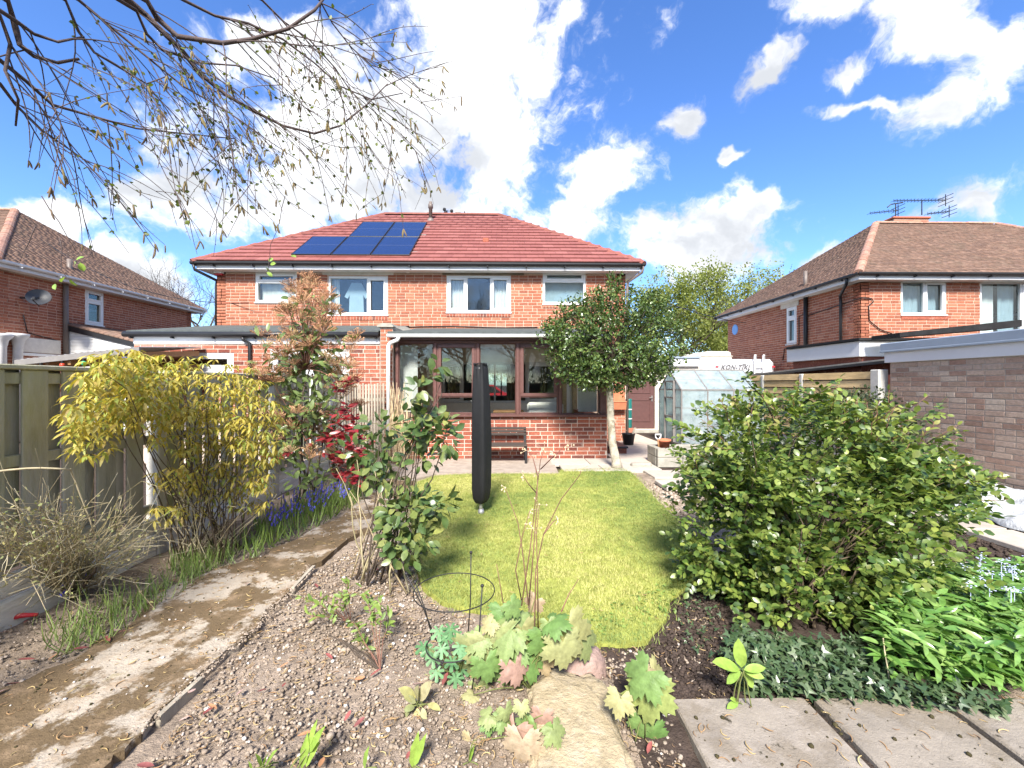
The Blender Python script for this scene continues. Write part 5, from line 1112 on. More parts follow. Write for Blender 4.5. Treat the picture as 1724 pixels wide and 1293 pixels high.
# ------------------------------------------------------------------ furniture and small garden things
# rotary clothes dryer in its black cover
b = G(810, 866); dy = b.y; rd = thing('rotary_dryer', 'folded rotary clothes dryer in a tall black cover, standing on the lawn', 'clothes dryer', tuple(b))
px_m = dy / F; ztop_, zbot = P(810, 613, dy).z, P(810, 847, dy).z; prof = []
outl = [(847, 809, 6), (845, 809.5, 9), (838, 810, 12.5), (822, 810.5, 14.2), (790, 811, 14.6), (740, 811, 14.6), (690, 810.5, 14.2), (660, 810, 13.5), (640, 809.5, 12.4), (624, 809, 11.2), (617, 808.7, 10.6), (613, 808.5, 10.9)]
vs = []; K = 72
for (py, cx, hw) in outl:
    c = P(cx, py, dy)
    for i in range(K):
        a = 2 * math.pi * i / K + .4; sq = (abs(math.cos(a - .4)) ** 7 + abs(math.sin(a - .4)) ** 7) ** (-1 / 7); t = (py - 613) / 234
        fold = .97 + .02 * math.sin(a * 6 + t * 5 + 2 * mnoise.noise((a, t * 3, 8))) + .05 * mnoise.noise((a * 1.5, t * 7, 3)) + (.06 * math.sin(a * 9) if t < .08 else 0)
        r_ = hw * px_m * (1 + (sq - 1) * .8 - .06) * fold; vs.append((c.x + r_ * math.cos(a + .62), dy + r_ * math.sin(a + .62), c.z + (.012 * math.sin(a * 3) if py in (613, 617) else 0)))
n_ = len(outl); k = MB(); k.add(vs, [(j * K + i, j * K + (i + 1) % K, (j + 1) * K + (i + 1) % K, (j + 1) * K + i) for j in range(n_ - 1) for i in range(K)] + [tuple(range(K))])
cov = k.build('cover', 'cover_cloth', rd, True)
c = P(808.5, 616, dy); k = MB(); k.lathe([(.07, -.02), (.062, -.05), (.03, -.06)], c, 20); k.build('cover_inside', 'black_pvc', cov, True)
c = P(808.5, 613, dy); rr = []
for i in range(25): a = i / 24 * 6.283; rr.append((c.x + .072 * math.cos(a), dy + .072 * math.sin(a), c.z + .008 * math.sin(a * 3)))
k = MB(); k.tube(rr, .006, 5); k.build('drawcord_hem', 'cover_cloth', cov, True)
k = MB(); k.tube([(b.x, b.y, -.02), (P(809, 850, dy).x, dy, P(0, 835, dy).z)], .02, 12); k.build('pole', 'steel', rd, True)
k = MB(); k.lathe([(.035, 0), (.035, .03), (.026, .06)], (b.x, b.y, .0), 12); k.build('ground_socket', 'steel', rd, True)
# bench
yb3 = 7.72; x0, x1 = P(797, 745, yb3).x, P(886.5, 745, yb3).x; bn = thing('garden_bench', 'dark slatted wooden bench against the low brick wall, behind the black cover', 'bench', ((x0 + x1) / 2, yb3, 0))
zz = lambda py, y: P(840, py, y).z
for i in range(3): z_ = zz(733, yb3 + .2) + i * .055; k = MB(); k.box(x0, x1, yb3 + .2 - i * .008, yb3 + .222 - i * .008, z_, z_ + .046, .006); k.build('back_slat', 'bench_wood', bn)
for i in range(5): k = MB(); zs_ = zz(747, yb3); k.box(x0, x1, yb3 - .22 + i * .085, yb3 - .15 + i * .085, zs_ - .024, zs_, .006); k.build('seat_slat', 'bench_wood', bn)
for sx in (x0 + .02, x1 - .02):
    k = MB(); k.box(sx - .022, sx + .022, yb3 - .2, yb3 - .155, -.01, zs_ - .025, .005); k.build('leg', 'metal_dark', bn)
    k = MB(); k.prism([(sx - .022, yb3 + .16, 0), (sx - .022, yb3 + .2, 0), (sx - .022, yb3 + .245, zz(719, yb3 + .2)), (sx - .022, yb3 + .223, zz(719, yb3 + .2))], (.044, 0, 0)); k.build('leg', 'metal_dark', bn)
    k = MB(); k.box(sx - .02, sx + .02, yb3 - .154, yb3 + .17, zs_ - .06, zs_ - .025, .004); k.build('side_rail', 'metal_dark', bn)
# concrete block planter
x0, x1, y0, y1, h = 2.63, 3.95, 7.3, 7.85, .31
pl = thing('concrete_planter', 'square raised planter of concrete blocks beside the greenhouse', 'planter', ((x0 + x1) / 2, (y0 + y1) / 2, 0))
for (bx0, bx1, by0, by1, nn) in ((x0, x1, y0, y0 + .1, 'x'), (x0, x1, y1 - .1, y1, 'x'), (x0, x0 + .1, y0 + .102, y1 - .102, 'y'), (x1 - .1, x1, y0 + .102, y1 - .102, 'y')):
    for r_ in range(2):
        L_ = (bx1 - bx0) if nn == 'x' else (by1 - by0); n = max(1, round(L_ / .44)); 
        for i in range(n):
            a, bb = i * L_ / n + .004, (i + 1) * L_ / n - .004; k = MB(); za, zb2 = r_ * h / 2 - .02 * (1 - r_), (r_ + 1) * h / 2 - .004
            k.box(bx0 + a, bx0 + bb, by0, by1, za, zb2, .008) if nn == 'x' else k.box(bx0, bx1, by0 + a, by0 + bb, za, zb2, .008)
            k.build('block', 'concrete', pl)
k = MB(); k.box(x0 + .1, x1 - .1, y0 + .1, y1 - .1, 0, h - .07); k.build('planter_soil', 'soil_dark', pl)
p = P(1118, 754, 7.62); po = thing('flower_pot', 'terracotta flower pot sitting in the concrete planter', 'pot', (p.x, 7.62, h - .07))
k = MB(); k.lathe([(.075, 0), (.105, .15), (.118, .152), (.12, .19), (.1, .19), (.09, .03)], (p.x, 7.62, h - .07), 18); k.build('pot', 'terracotta', po, True)
k = MB(); k.lathe([(.09, .14), (.001, .15)], (p.x, 7.62, h - .07), 12); k.build('pot_soil', 'soil_dark', po)
p = P(1108, 737, 7.6); sp_ = thing('garden_spade', 'spade standing in the concrete planter, white D shaped handle on top', 'spade', (p.x, 7.6, h - .1))
k = MB(); k.tube([(p.x + .015, 7.6, h - .1), (p.x, 7.6, p.z - .02)], .016, 8); k.build('shaft', 'wood_warm', sp_, True)
k = MB(); k.tube([(p.x, 7.6, p.z - .04), (p.x - .045, 7.6, p.z + .01), (p.x - .05, 7.6, p.z + .06), (p.x + .05, 7.6, p.z + .06), (p.x + .045, 7.6, p.z + .01), (p.x, 7.6, p.z - .04)], .013, 8); k.build('handle', 'white_pvc', sp_, True)
k = MB(); k.box(p.x - .07, p.x + .1, 7.592, 7.6, .1, h - .05); k.build('blade', 'steel', sp_)
# black bucket, wall trough, water butt, step
p = G(1058, 749); bk = thing('bucket', 'black plastic bucket with a wooden batten in it, beside the house corner', 'bucket', tuple(p))
k = MB(); k.lathe([(.11, 0), (.15, .25), (.16, .25), (.16, .27), (.14, .27), (.1, .02)], p, 18); k.build('pail', 'black_pvc', bk, True)
k = MB(); k.prism([(p.x, p.y, .03), (p.x + .05, p.y, .03), (p.x + .19, p.y + .02, .4), (p.x + .14, p.y + .02, .4)], (0, .02, 0)); k.build('batten', 'mixed_wood', bk)
yw = 10.55; a, b = P(1021, 684, yw), P(1051, 684, yw); wt = thing('wall_trough', 'terracotta wall trough with a gabled back plate beside the sun room', 'planter', ((a.x + b.x) / 2, yw, a.z))
za, zb2, zc, zd = P(0, 690, yw).z, P(0, 678, yw).z, P(0, 662, yw).z, P(0, 649, yw).z
k = MB(); k.prism([(a.x, yw, za), (b.x, yw, za), (b.x, yw, zc), ((a.x + b.x) / 2, yw, zd), (a.x, yw, zc)], (0, -.02, 0)); k.build('back_plate', 'terracotta', wt)
k = MB(); k.prism([(a.x - .01, yw - .02, zb2), (a.x - .01, yw - .17, zb2), (a.x - .01, yw - .13, za), (a.x - .01, yw - .02, za)], (b.x - a.x + .02, 0, 0)); k.box(a.x - .02, b.x + .02, yw - .185, yw - .021, zb2, zb2 + .03, .01); k.build('trough', 'terracotta', wt)
p = P(1056.5, 700, 10.9); wb = thing('water_butt', 'slim dark green water butt behind the downpipe at the house corner', 'water butt', (p.x, 10.9, 0))
z0_, z1_ = P(0, 722, 10.9).z, P(0, 672, 10.9).z
k = MB(); k.lathe([(.085, z0_), (.09, z0_ + .02), (.09, z1_ - .03), (.085, z1_)], (p.x + .02, 10.9, 0), 18); k.build('barrel', 'teal', wb, True)
for py in (690, 706): z_ = P(0, py, 10.9).z; k = MB(); k.lathe([(.093, z_ - .012), (.093, z_ + .012)], (p.x + .02, 10.9, 0), 18, cap=False); k.build('band', 'white_pvc', wb, True)
k = MB(); k.box(p.x - .1, p.x + .14, 10.8, 11.02, -.05, z0_, .01); k.build('plinth', 'brick_red', wb)
p0, p1 = G(1024, 764), G(1056, 763); yst = p0.y; ds = thing('doorstep', 'low brick step with dark slab top beside the sun room', 'step', ((p0.x + p1.x) / 2, yst, 0))
zt_ = .14; k = MB(); k.box(p0.x, p1.x - .03, yst, yst + .8, -.05, zt_ - .03); k.build('brick_base', 'brick_old', ds); k = MB(); k.box(p0.x, p1.x, yst - .03, yst + .85, zt_ - .029, zt_ + .01, .01); k.build('step_slab', 'anthracite', ds)
# red car in the street beyond, seen through the house
cy = 24.0; p = P(822, 660, cy); car = thing('parked_car', 'red car parked in the street, seen through the sun room windows', 'car', (p.x - .4, cy, 0))
Mx = Matrix.Translation((p.x - .5, cy, 0)); k = MB(Mx)
sec = [(-2.0, .35, .0), (-1.95, .75, 0), (-1.1, .85, 0), (-.6, 1.35, 0), (.8, 1.38, 0), (1.4, .95, 0), (1.95, .85, 0), (2.0, .35, 0)]; k.prism([(x_, -.8, z_) for x_, z_, _ in sec], (0, 1.6, 0)); k.build('body', 'red_plastic', car)
k = MB(Mx); k.prism([(-1.0, -.81, .9), (-.58, -.81, 1.28), (.75, -.81, 1.3), (1.25, -.81, .95)], (0, .008, 0)); k.build('side_window', 'black_pvc', car)
for sx in (-1.25, 1.25):
    for sy in (-.75, .75): k = MB(Mx @ Matrix.Translation((sx, sy, .31)) @ Matrix.Rotation(math.pi / 2, 4, 'X')); k.lathe([(.2, -.09), (.31, -.08), (.31, .08), (.2, .09)], (0, 0, 0), 16); k.build('wheel', 'black_pvc', car)
# metal plant support ring
rc = Vector((P(765, 992, 2.13).x, 2.13, .39)); hp_ = thing('plant_support', 'black metal hoop plant support on thin legs, between soil and lawn', 'plant support', (rc.x, rc.y, 0))
def ring(c, r, n=36, tilt=0): return [(c[0] + r * math.cos(i / n * 6.2832), c[1] + r * math.sin(i / n * 6.2832), c[2] + tilt * math.cos(i / n * 6.2832)) for i in range(n + 1)]
k = MB(); k.tube(ring(rc, .2), .0028, 6); k.build('hoop', 'metal_dark', hp_, True)
k = MB(); k.tube(ring((rc.x - .0, rc.y - .05, .15), .13)[14:34], .0033, 6); k.build('hoop', 'metal_dark', hp_, True)
for top, bot in (((793, 930), (786, 1095)), ((812, 986), (795, 1110)), ((684, 966), (735, 1080)), ((699, 980), (728, 1075))):
    yy = {793: 2.3, 812: 1.98, 684: 2.2, 699: 2.1}[top[0]]; a, b2 = P(*top, yy), G(*bot); b2 = P(bot[0], bot[1], yy - .02); b2.z = max(-.02, min(b2.z, .02)) if top[0] in (793, 812) else b2.z
    mid = a.lerp(b2, .5) + Vector((.008, 0, 0)); k = MB(); k.tube([b2, mid, a], .0032, 6); lg = k.build('leg', 'metal_dark', hp_, True)
    k = MB(); k.lathe([(.002, -.008), (.007, -.005), (.009, 0), (.007, .005), (.002, .008)], a, 8); k.build('finial', 'metal_dark', lg, True)
# rocks
def rock(name, c, r, material, seed, label, cat='rock', flat=1.0, blocky=1.0, sub=5):
    import bmesh
    bm = bmesh.new(); bmesh.ops.create_icosphere(bm, subdivisions=sub, radius=1)
    for v in bm.verts:
        p = v.co.normalized(); e = blocky; p = Vector([math.copysign(abs(q) ** e, q) for q in p]); 
        d = 1 + .16 * mnoise.fractal(p * 1.3 + Vector((seed, 0, 0)), 1, 2, 4) + .05 * mnoise.noise(p * 7 + Vector((seed, 3, 0))) + .03 * mnoise.noise(p * 21 + Vector((seed, 3, 0)))
        v.co = Vector((p.x * r[0] * d, p.y * r[1] * d, p.z * r[2] * d * flat)) + Vector(c)
    me = bpy.data.meshes.new(name); bm.to_mesh(me); bm.free(); me.polygons.foreach_set('use_smooth', [True] * len(me.polygons)); me.materials.append(MT[material]); o = link(me, name, None); return tag(o, label, cat)
c = G(978, 1140); rock('boulder', (c.x + .0, c.y + .1, -.01), (.14, .12, .10), 'rock_pink', 1.3, 'rounded pinkish boulder at the lawn edge behind the large lobed leaves')
rock('rock_block', (.285, 1.72, -.02), (.19, .36, .07), 'rock', 5.1, 'flat mossy yellowish stone block in the bed, at the bottom centre', blocky=.55)
# ------------------------------------------------------------------ plants: leaf shapes and growing helpers
random.seed(11)
def leaf(w, fold=.1, droop=.15, seg=4, prof=None, tipw=0.0):
    vs, fs = [], []; prof = prof or (lambda t: math.sin(math.pi * min(1, t * .92 + .04)) ** .8)
    vs.append((0, 0, 0)); rows = []
    for i in range(1, seg):
        t = i / seg; z = -droop * t * t; h = w / 2 * prof(t); rows.append(len(vs)); vs += [(-h, t, z + fold * h * 2), (0, t, z), (h, t, z + fold * h * 2)]
    vs.append((0, 1, -droop)); e = len(vs) - 1; a = rows[0]; fs += [(0, a + 1, a), (0, a + 2, a + 1)]
    for r, s in zip(rows, rows[1:]): fs += [(r, r + 1, s + 1, s), (r + 1, r + 2, s + 2, s + 1)]
    b = rows[-1]; fs += [(b, b + 1, e), (b + 1, b + 2, e)]; return vs, fs
def palmate(n, depth, teeth, droop=.25, spread=4.6, w=1.0):
    """lobed leaf: petiole at the origin, lobes fanned round +Y, pleated along its veins"""
    N = n * teeth * 2; pts = []
    for i in range(N + 1):
        a = -spread / 2 + spread * i / N; f = (i / N * n) % 1.0; lobe = 1 - depth * abs(2 * f - 1) ** 1.3; side = .72 + .28 * math.cos(a * .8)
        tz = .085 * (1 if i % 2 else -1) if 0 < i < N else 0; pts.append((max(.12, (lobe + tz) * side), a, abs(2 * f - 1)))
    vs = [(0, 0, 0)]; M_ = len(pts)
    for ring_ in (.35, .7, 1.0):
        for (r, a, l) in pts: q = r * ring_; vs.append((math.sin(a) * q * w, math.cos(a) * q, -droop * q * q + .05 * ring_ * (1 - l) - .015 + .03 * math.sin(a * 3 + ring_ * 2) * ring_))
    fs = [(0, 1 + i, 2 + i) for i in range(M_ - 1)] + [(1 + k * M_ + i, 1 + (k + 1) * M_ + i, 2 + (k + 1) * M_ + i, 2 + k * M_ + i) for k in range(2) for i in range(M_ - 1)]
    return vs, fs
L_OV = leaf(.52); L_OV3 = leaf(.56, .12, .2, 3); L_NAR = leaf(.3, .08, .3, 4); L_KER = leaf(.36, .1, .35, 3); L_SM = leaf(.6, .1, .1, 3); L_LANC = leaf(.26, .12, .35, 4)
def rnd_unit(n): v = RNG.normal(0, 1, (n, 3)); return unit(v)
def curve(a, b, n=6, sag=0.0, wig=.03, seed=None):
    a, b = Vector(a), Vector(b); L = (b - a).length; o = Vector((random.uniform(-1, 1), random.uniform(-1, 1), random.uniform(-1, 1))) * 9; pts = []
    for i in range(n + 1):
        t = i / n; p = a.lerp(b, t) + Vector((0, 0, 1)) * sag * 4 * t * (1 - t) * L
        if 0 < i: p += mnoise.noise_vector(o + Vector((t * 3, 0, 0))) * wig * L * min(1, t * 2)
        pts.append(p)
    return pts
def along(paths, t0, step):
    P_, D_ = [], []
    for pts in paths:
        L = [0]
        for a, b in zip(pts, pts[1:]): L.append(L[-1] + (b - a).length)
        s = L[-1] * t0
        while s < L[-1]:
            i = max(0, min(len(pts) - 2, next((j for j in range(len(L) - 1) if L[j + 1] >= s), len(pts) - 2))); t = (s - L[i]) / max(1e-6, L[i + 1] - L[i])
            P_.append(pts[i].lerp(pts[i + 1], t)); D_.append((pts[i + 1] - pts[i]).normalized()); s += step * random.uniform(.7, 1.3)
    return np.array(P_), np.array(D_)
def stems(parent, paths, r0, r1, material, name='stem', n=5, kind=None):
    k = MB()
    for pts in paths: k.tube(pts, [r0 + (r1 - r0) * i / (len(pts) - 1) for i in range(len(pts))], n, True, random.random())
    return k.build(name, material, parent, True, kind=kind)
def blob(ells, n, shell=.45, gap=-.2, gs=3.0):
    """points in a union of ellipsoids, thinned by noise so that gaps and clumps form; also the outward direction"""
    out, dr = [], []; w = np.array([e[1][0] * e[1][1] * e[1][2] for e in ells]) ** .67; w = w / w.sum()
    while len(out) < n:
        e = ells[RNG.choice(len(ells), p=w)]; d = rnd_unit(1)[0]; r = RNG.random() ** shell
        bump = 1 + .22 * mnoise.noise(Vector(d) * 2.2 + Vector(e[0])) + .12 * mnoise.noise(Vector(d) * 5 + Vector(e[0]))
        p = np.array(e[0]) + d * r * np.array(e[1]) * bump
        if mnoise.noise(Vector(p * gs)) < gap and RNG.random() < .85: continue
        if p[2] < .02: continue
        out.append(p); dr.append(d)
    return np.array(out), np.array(dr)
def foliage(parent, pos, dirs, nrm, size, proto, material, n_ind=300, name='leaf', stuff='foliage', smooth=True):
    pieces(parent, name, proto, frames(pos, dirs, nrm, size), material, n_ind, stuff, smooth)
VIEW = lambda p: unit(np.array([[0, 0, CH]]) - p)

# ------------------------------------------------------------------ big rose bush on the right
def ell(px, py, Y, rx, ry, rz=None): c = P(px, py, Y); s = Y / F; return (tuple(c), (rx * s, (rz or min(rx, ry)) * s, ry * s))
rb = thing('rose_bush', 'large glossy dark green rose bush spreading over the right side of the lawn', 'bush', (1.85, 2.75, 0))
ells = [ell(1365, 880, 2.95, 195, 200, 185), ell(1270, 775, 2.9, 120, 100, 115), ell(1470, 810, 3.0, 120, 100, 120), ell(1345, 1000, 2.65, 150, 110, 110), ell(1370, 728, 3.1, 150, 58, 110), ell(1215, 900, 2.85, 72, 120, 90), ell(1470, 930, 2.9, 80, 75, 80), ell(1570, 805, 2.9, 55, 36, 45)]
cp, cdir = blob(ells, 5600, .42, -.02, 3.4)
arch = [((1500, 740), (1585, 690)), ((1560, 790), (1690, 830)), ((1520, 850), (1650, 815)), ((1480, 960), (1640, 935)), ((1300, 700), (1255, 640)), ((1210, 760), (1150, 720)), ((1340, 690), (1400, 650)), ((1200, 900), (1145, 880)), ((1230, 850), (1150, 800)), ((1420, 700), (1330, 655)), ((1550, 760), (1610, 730))]
base = Vector((1.8, 2.7, 0)); sp = [curve(base + Vector((random.uniform(-.3, .3), random.uniform(-.25, .25), 0)), cp[random.randrange(len(cp))], 6, .05, .1) for _ in range(120)]
extra = [curve(P(*a, 2.85), P(*b, 2.7), 5, .06, .06) for a, b in arch]; sp += extra
shoots = []
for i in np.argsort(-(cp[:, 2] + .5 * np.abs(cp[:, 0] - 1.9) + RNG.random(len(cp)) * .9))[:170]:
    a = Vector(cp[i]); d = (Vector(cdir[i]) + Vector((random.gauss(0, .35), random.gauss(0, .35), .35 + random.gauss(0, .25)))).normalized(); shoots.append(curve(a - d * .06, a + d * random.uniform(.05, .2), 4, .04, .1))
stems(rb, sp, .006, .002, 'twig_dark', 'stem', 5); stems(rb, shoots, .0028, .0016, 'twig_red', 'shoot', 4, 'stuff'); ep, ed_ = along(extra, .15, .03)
cp = np.concatenate([cp, ep]); cdir = np.concatenate([cdir, ed_]); n = len(cp)
rach = unit(cdir * np.array([1, 1, .6]) + RNG.normal(0, .55, (n, 3)) + np.array([0, 0, .25])); up_ = unit(np.array([[0, 0, 1.0]]) + RNG.normal(0, .45, (n, 3)) + VIEW(cp) * .25)
sd = unit(np.cross(rach, up_)); pos, dd, nn, sz = [], [], [], []
for (t, s) in ((.075, 0), (.05, 1), (.05, -1), (.022, 1), (.022, -1)):
    keep = RNG.random(n) < .9; pos.append((cp + rach * t)[keep]); dd.append((rach * (1 if s == 0 else .55) + sd * s * .8)[keep]); nn.append((up_ + RNG.normal(0, .25, (n, 3)))[keep]); sz.append((RNG.uniform(.034, .056, n) * (1.1 if s == 0 else .9))[keep])
foliage(rb, np.concatenate(pos), np.concatenate(dd), np.concatenate(nn), np.concatenate(sz), leaf(.66, .1, .12, 3), 'leaf_rose', 300)
sp_p, sp_d = along(shoots, .25, .022); n = len(sp_p); foliage(rb, sp_p, unit(sp_d * .5 + RNG.normal(0, .6, (n, 3))), unit(RNG.normal(0, .45, (n, 3)) + np.array([0, -.2, .8])), RNG.uniform(.03, .055, n), leaf(.6, .12, .2, 3), 'leaf_shoot_lit', 250, 'lit_shoot_leaf', 'lit_shoot_foliage')  # shoot leaves of the bush top: light from above put into their colour
# ------------------------------------------------------------------ smaller dark bush by the garage end
db = thing('evergreen_shrub', 'dense dark evergreen shrub behind the rose bush, against the garage end', 'shrub', (5.2, 6.0, 0))
ells = [ell(1455, 695, 5.9, 72, 42, 50), ell(1420, 690, 5.7, 60, 30, 40), ell(1490, 720, 5.9, 55, 40, 45), ell(1450, 770, 5.9, 80, 70, 60)]
cp, cd_ = blob(ells, 5200, .3, -.5, 3)
foliage(db, cp, unit(cd_ + RNG.normal(0, .5, cp.shape)), unit(RNG.normal(0, .6, cp.shape) + np.array([0, 0, .8])), RNG.uniform(.035, .06, len(cp)), L_SM, 'leaf_dark', 120)
stems(db, [curve((5.2 + random.uniform(-.2, .2), 5.95, 0), cp[random.randrange(len(cp))], 4, 0, .08) for _ in range(25)], .01, .003, 'twig_red')
# ------------------------------------------------------------------ holly standard with a pale trunk
b = G(1036, 789); ht = thing('holly_tree', 'round headed evergreen holly tree with pale trunk in front of the sun room end', 'tree', tuple(b)); TY = b.y
tp = [Vector((b.x + .03, TY, -.02)), Vector((b.x + .015, TY, .12)), P(1031, 745, TY), P(1028, 700, TY), P(1027, 665, TY), P(1027, 635, TY), P(1030, 590, TY)]
k = MB(); k.tube(tp, [.105, .075, .064, .06, .058, .056, .035], 14); 
for i in range(46): 
    t = random.random() * 4.6; i0 = int(t); p = tp[i0].lerp(tp[i0 + 1], t - i0); a = random.uniform(3.3, 6.1); r_ = .062; q = p + Vector((math.cos(a) * r_, math.sin(a) * r_, 0)); k.lathe([(.001, -.02), (.014, -.008), (.016, 0), (.012, .01), (.001, .016)], q - Vector((math.cos(a), math.sin(a), 0)) * .006, 7)
k.build('trunk', 'bark_pale', ht, True)
ells = [ell(1032, 580, TY, 108, 80, 95), ell(960, 575, TY, 58, 52, 55), ell(1100, 575, TY, 52, 70, 60), ell(1030, 520, TY, 62, 42, 50), ell(1034, 483, TY, 13, 24, 14), ell(985, 620, TY, 60, 34, 50), ell(1075, 620, TY, 58, 30, 50), ell(925, 560, TY, 22, 18, 20), ell(960, 522, TY, 26, 18, 20), ell(1098, 512, TY, 24, 22, 22), ell(1030, 640, TY, 50, 16, 30)]
cp, cd_ = blob(ells, 4000, .3, -.33, 2.6)
sp = [curve(tp[5].lerp(tp[6], random.random()), cp[random.randrange(len(cp))], 5, .03, .08) for _ in range(130)]; stems(ht, sp, .014, .003, 'bark_dark', 'branch', 5)
n = len(cp); tw_ = unit(cd_ + np.array([0, 0, .35]) + RNG.normal(0, .45, (n, 3))); P_, D_, N_ = [], [], []
for t in range(5):
    P_.append(cp + tw_ * (.028 * t - .05)); D_.append(unit(tw_ * .7 + rnd_unit(n))); N_.append(unit(rnd_unit(n) * .7 + np.array([0, 0, .8]) + cd_ * .3))
P_, D_, N_ = np.concatenate(P_), np.concatenate(D_), np.concatenate(N_)
foliage(ht, P_, D_, N_, RNG.uniform(.042, .068, len(P_)), leaf(.55, .16, .1, 3), 'leaf_holly', 300)
# ------------------------------------------------------------------ camellia beside the lawn
cm = thing('camellia', 'open camellia shrub with glossy round leaves between the concrete path and the lawn', 'shrub', (-1.0, 3.05, 0)); cy_ = 3.05
cl = [(712, 700, 2.98, 20, 26), (740, 615, 2.98, 7, 12), (728, 632, 2.98, 8, 12), (705, 655, 2.98, 13, 15), (692, 670, 3.0, 10, 12), (725, 722, 3.0, 42, 34), (752, 735, 2.95, 16, 30), (700, 735, 3.05, 25, 18), (645, 722, 3.12, 42, 18), (640, 770, 3.15, 36, 34), (600, 760, 3.15, 20, 20), (648, 806, 3.1, 38, 16), (712, 772, 3.05, 26, 16), (690, 862, 2.92, 52, 42), (742, 848, 2.88, 24, 20), (665, 895, 2.92, 34, 26), (682, 930, 2.9, 30, 26), (700, 905, 2.9, 34, 22), (650, 850, 3.05, 16, 12)]
sb = [(600, 975), (618, 985), (640, 980), (655, 972), (632, 965), (672, 975)]; sp = []
for (px, py, Y, rx, ry) in cl:
    for _ in range(1): s = random.choice(sb); a = G(*s); sp.append(curve(a, P(px + random.uniform(-.5, .5) * rx, py + random.uniform(-.5, .5) * ry, Y), 7, -.04 if px < 640 else .0, .07))
stems(cm, sp, .008, .0025, 'bark_dark', 'branch', 6); stems(cm, [curve(G(random.uniform(590, 690), random.uniform(950, 1000)), P(random.uniform(570, 690), random.uniform(760, 860), 3.1), 6, 0, .08) for _ in range(12)], .007, .002, 'twig_pale', 'dead_stem', 5)
pos, dr = [], []
for (px, py, Y, rx, ry) in cl:
    n = int(5 + rx * ry / 19); s = Y / F
    for _ in range(n):
        d = Vector((random.gauss(0, 1), random.gauss(0, 1), random.gauss(0, 1))).normalized(); r_ = random.random() ** .4; c = P(px, py, Y); pos.append((c.x + d.x * rx * s * r_, c.y + d.y * .12 * r_, c.z + d.z * ry * s * r_)); dr.append(tuple(d))
pos, dr = np.array(pos), np.array(dr)
foliage(cm, pos, unit(dr + RNG.normal(0, .4, pos.shape) + np.array([0, 0, -.1])), unit(RNG.normal(0, .5, pos.shape) + np.array([0, -.25, .75])), RNG.uniform(.062, .098, len(pos)), leaf(.58, .1, .12, 4), 'leaf_camellia', 300)
# ------------------------------------------------------------------ golden shrub along the left fence
kr = thing('golden_shrub', 'bushy shrub with drooping golden yellow leaves in front of the left fence', 'shrub', (-2.5, 3.5, 0))
def byfence(px, py, dmin=.05, dmax=.6, cap=4.1): Yf = 718 * 2.9 / max(60, 850 - px); Y = min(Yf, cap) - random.uniform(dmin, dmax); return P(px, py, Y)
reg = [(300, 650, 150, 55, 150), (400, 690, 70, 60, 90), (385, 770, 85, 62, 110), (230, 640, 80, 45, 70), (180, 700, 75, 28, 45), (150, 740, 48, 30, 22), (330, 720, 95, 45, 70), (260, 690, 70, 30, 36), (300, 805, 45, 20, 18), (280, 865, 35, 14, 10), (420, 830, 40, 35, 34), (345, 840, 50, 40, 26), (200, 605, 60, 18, 26), (140, 660, 35, 40, 16), (440, 730, 35, 60, 40)]
cen = []
for (px, py, rx, ry, n) in reg:
    for _ in range(int(n * 2.0)):
        a, r_ = random.uniform(0, 6.283), math.sqrt(random.random()); cen.append(byfence(px + rx * r_ * math.cos(a), py + ry * r_ * math.sin(a)))
P_, D_, N_, S_ = [], [], [], []
for c in cen:
    m_ = random.randint(3, 6); a0 = random.uniform(0, 6.28)
    for j in range(m_):
        a = a0 + j * 6.283 / m_ + random.gauss(0, .3); d = Vector((math.cos(a), math.sin(a), random.uniform(-.7, .15))); P_.append(c + d * .008); D_.append(d); N_.append((d.x * .4 + random.gauss(0, .2), d.y * .4 + random.gauss(0, .2), 1)); S_.append(random.uniform(.042, .078))
foliage(kr, np.array(P_), np.array(D_), np.array(N_), np.array(S_), leaf(.27, .1, .5, 3), 'leaf_kerria', 300)
bs = G(350, 935); sp = [curve(bs + Vector((random.uniform(-.22, .22), random.uniform(-.2, .2), 0)), random.choice(cen), 7, .08, .05) for _ in range(42)]; stems(kr, sp, .005, .002, 'twig_dark', 'stem', 5)
stems(kr, [curve(bs + Vector((random.uniform(-.2, .2), random.uniform(-.2, .2), 0)), bs + Vector((random.uniform(-.45, .55), random.uniform(-.4, .3), random.uniform(.2, .7))), 5, .05, .12) for _ in range(40)], .004, .0015, 'twig_pale', 'dead_stem', 4)
# ------------------------------------------------------------------ photinia with brown flower heads and a red leaved side
ph = thing('photinia', 'tall leggy photinia with rusty brown flower heads beside the left fence', 'shrub', (-2.5, 5.3, 0)); PY = 5.35
def ppt(px, py, dy=.4): return P(px, py, PY + random.uniform(-dy, dy) * .9)
heads = []
for _ in range(175):
    t = random.random() ** .75; py = 468 + 300 * t; hw = 22 + 80 * min(1, t * 2.0); cx = 516 + 8 * math.sin(t * 6); heads.append((cx + random.uniform(-1, 1) * hw, py))
heads = [h for h in heads if not (h[1] > 650 and random.random() < .6)] + [(520, 465), (508, 480), (535, 478), (560, 500), (500, 505), (440, 560), (425, 545), (600, 560), (590, 590), (470, 620), (430, 640), (500, 690), (480, 710)]
hp2 = [ppt(*h) for h in heads]; bs = Vector((P(520, 835, PY).x, PY, 0)); fk = [P(505, 720, PY), P(530, 700, PY), P(545, 740, PY), P(480, 740, PY), P(515, 620, PY)]
sp = [curve(bs + Vector((random.uniform(-.1, .1), random.uniform(-.1, .1), 0)), f, 5, 0, .05) for f in fk]; stems(ph, sp, .013, .009, 'bark_dark', 'trunk', 7)
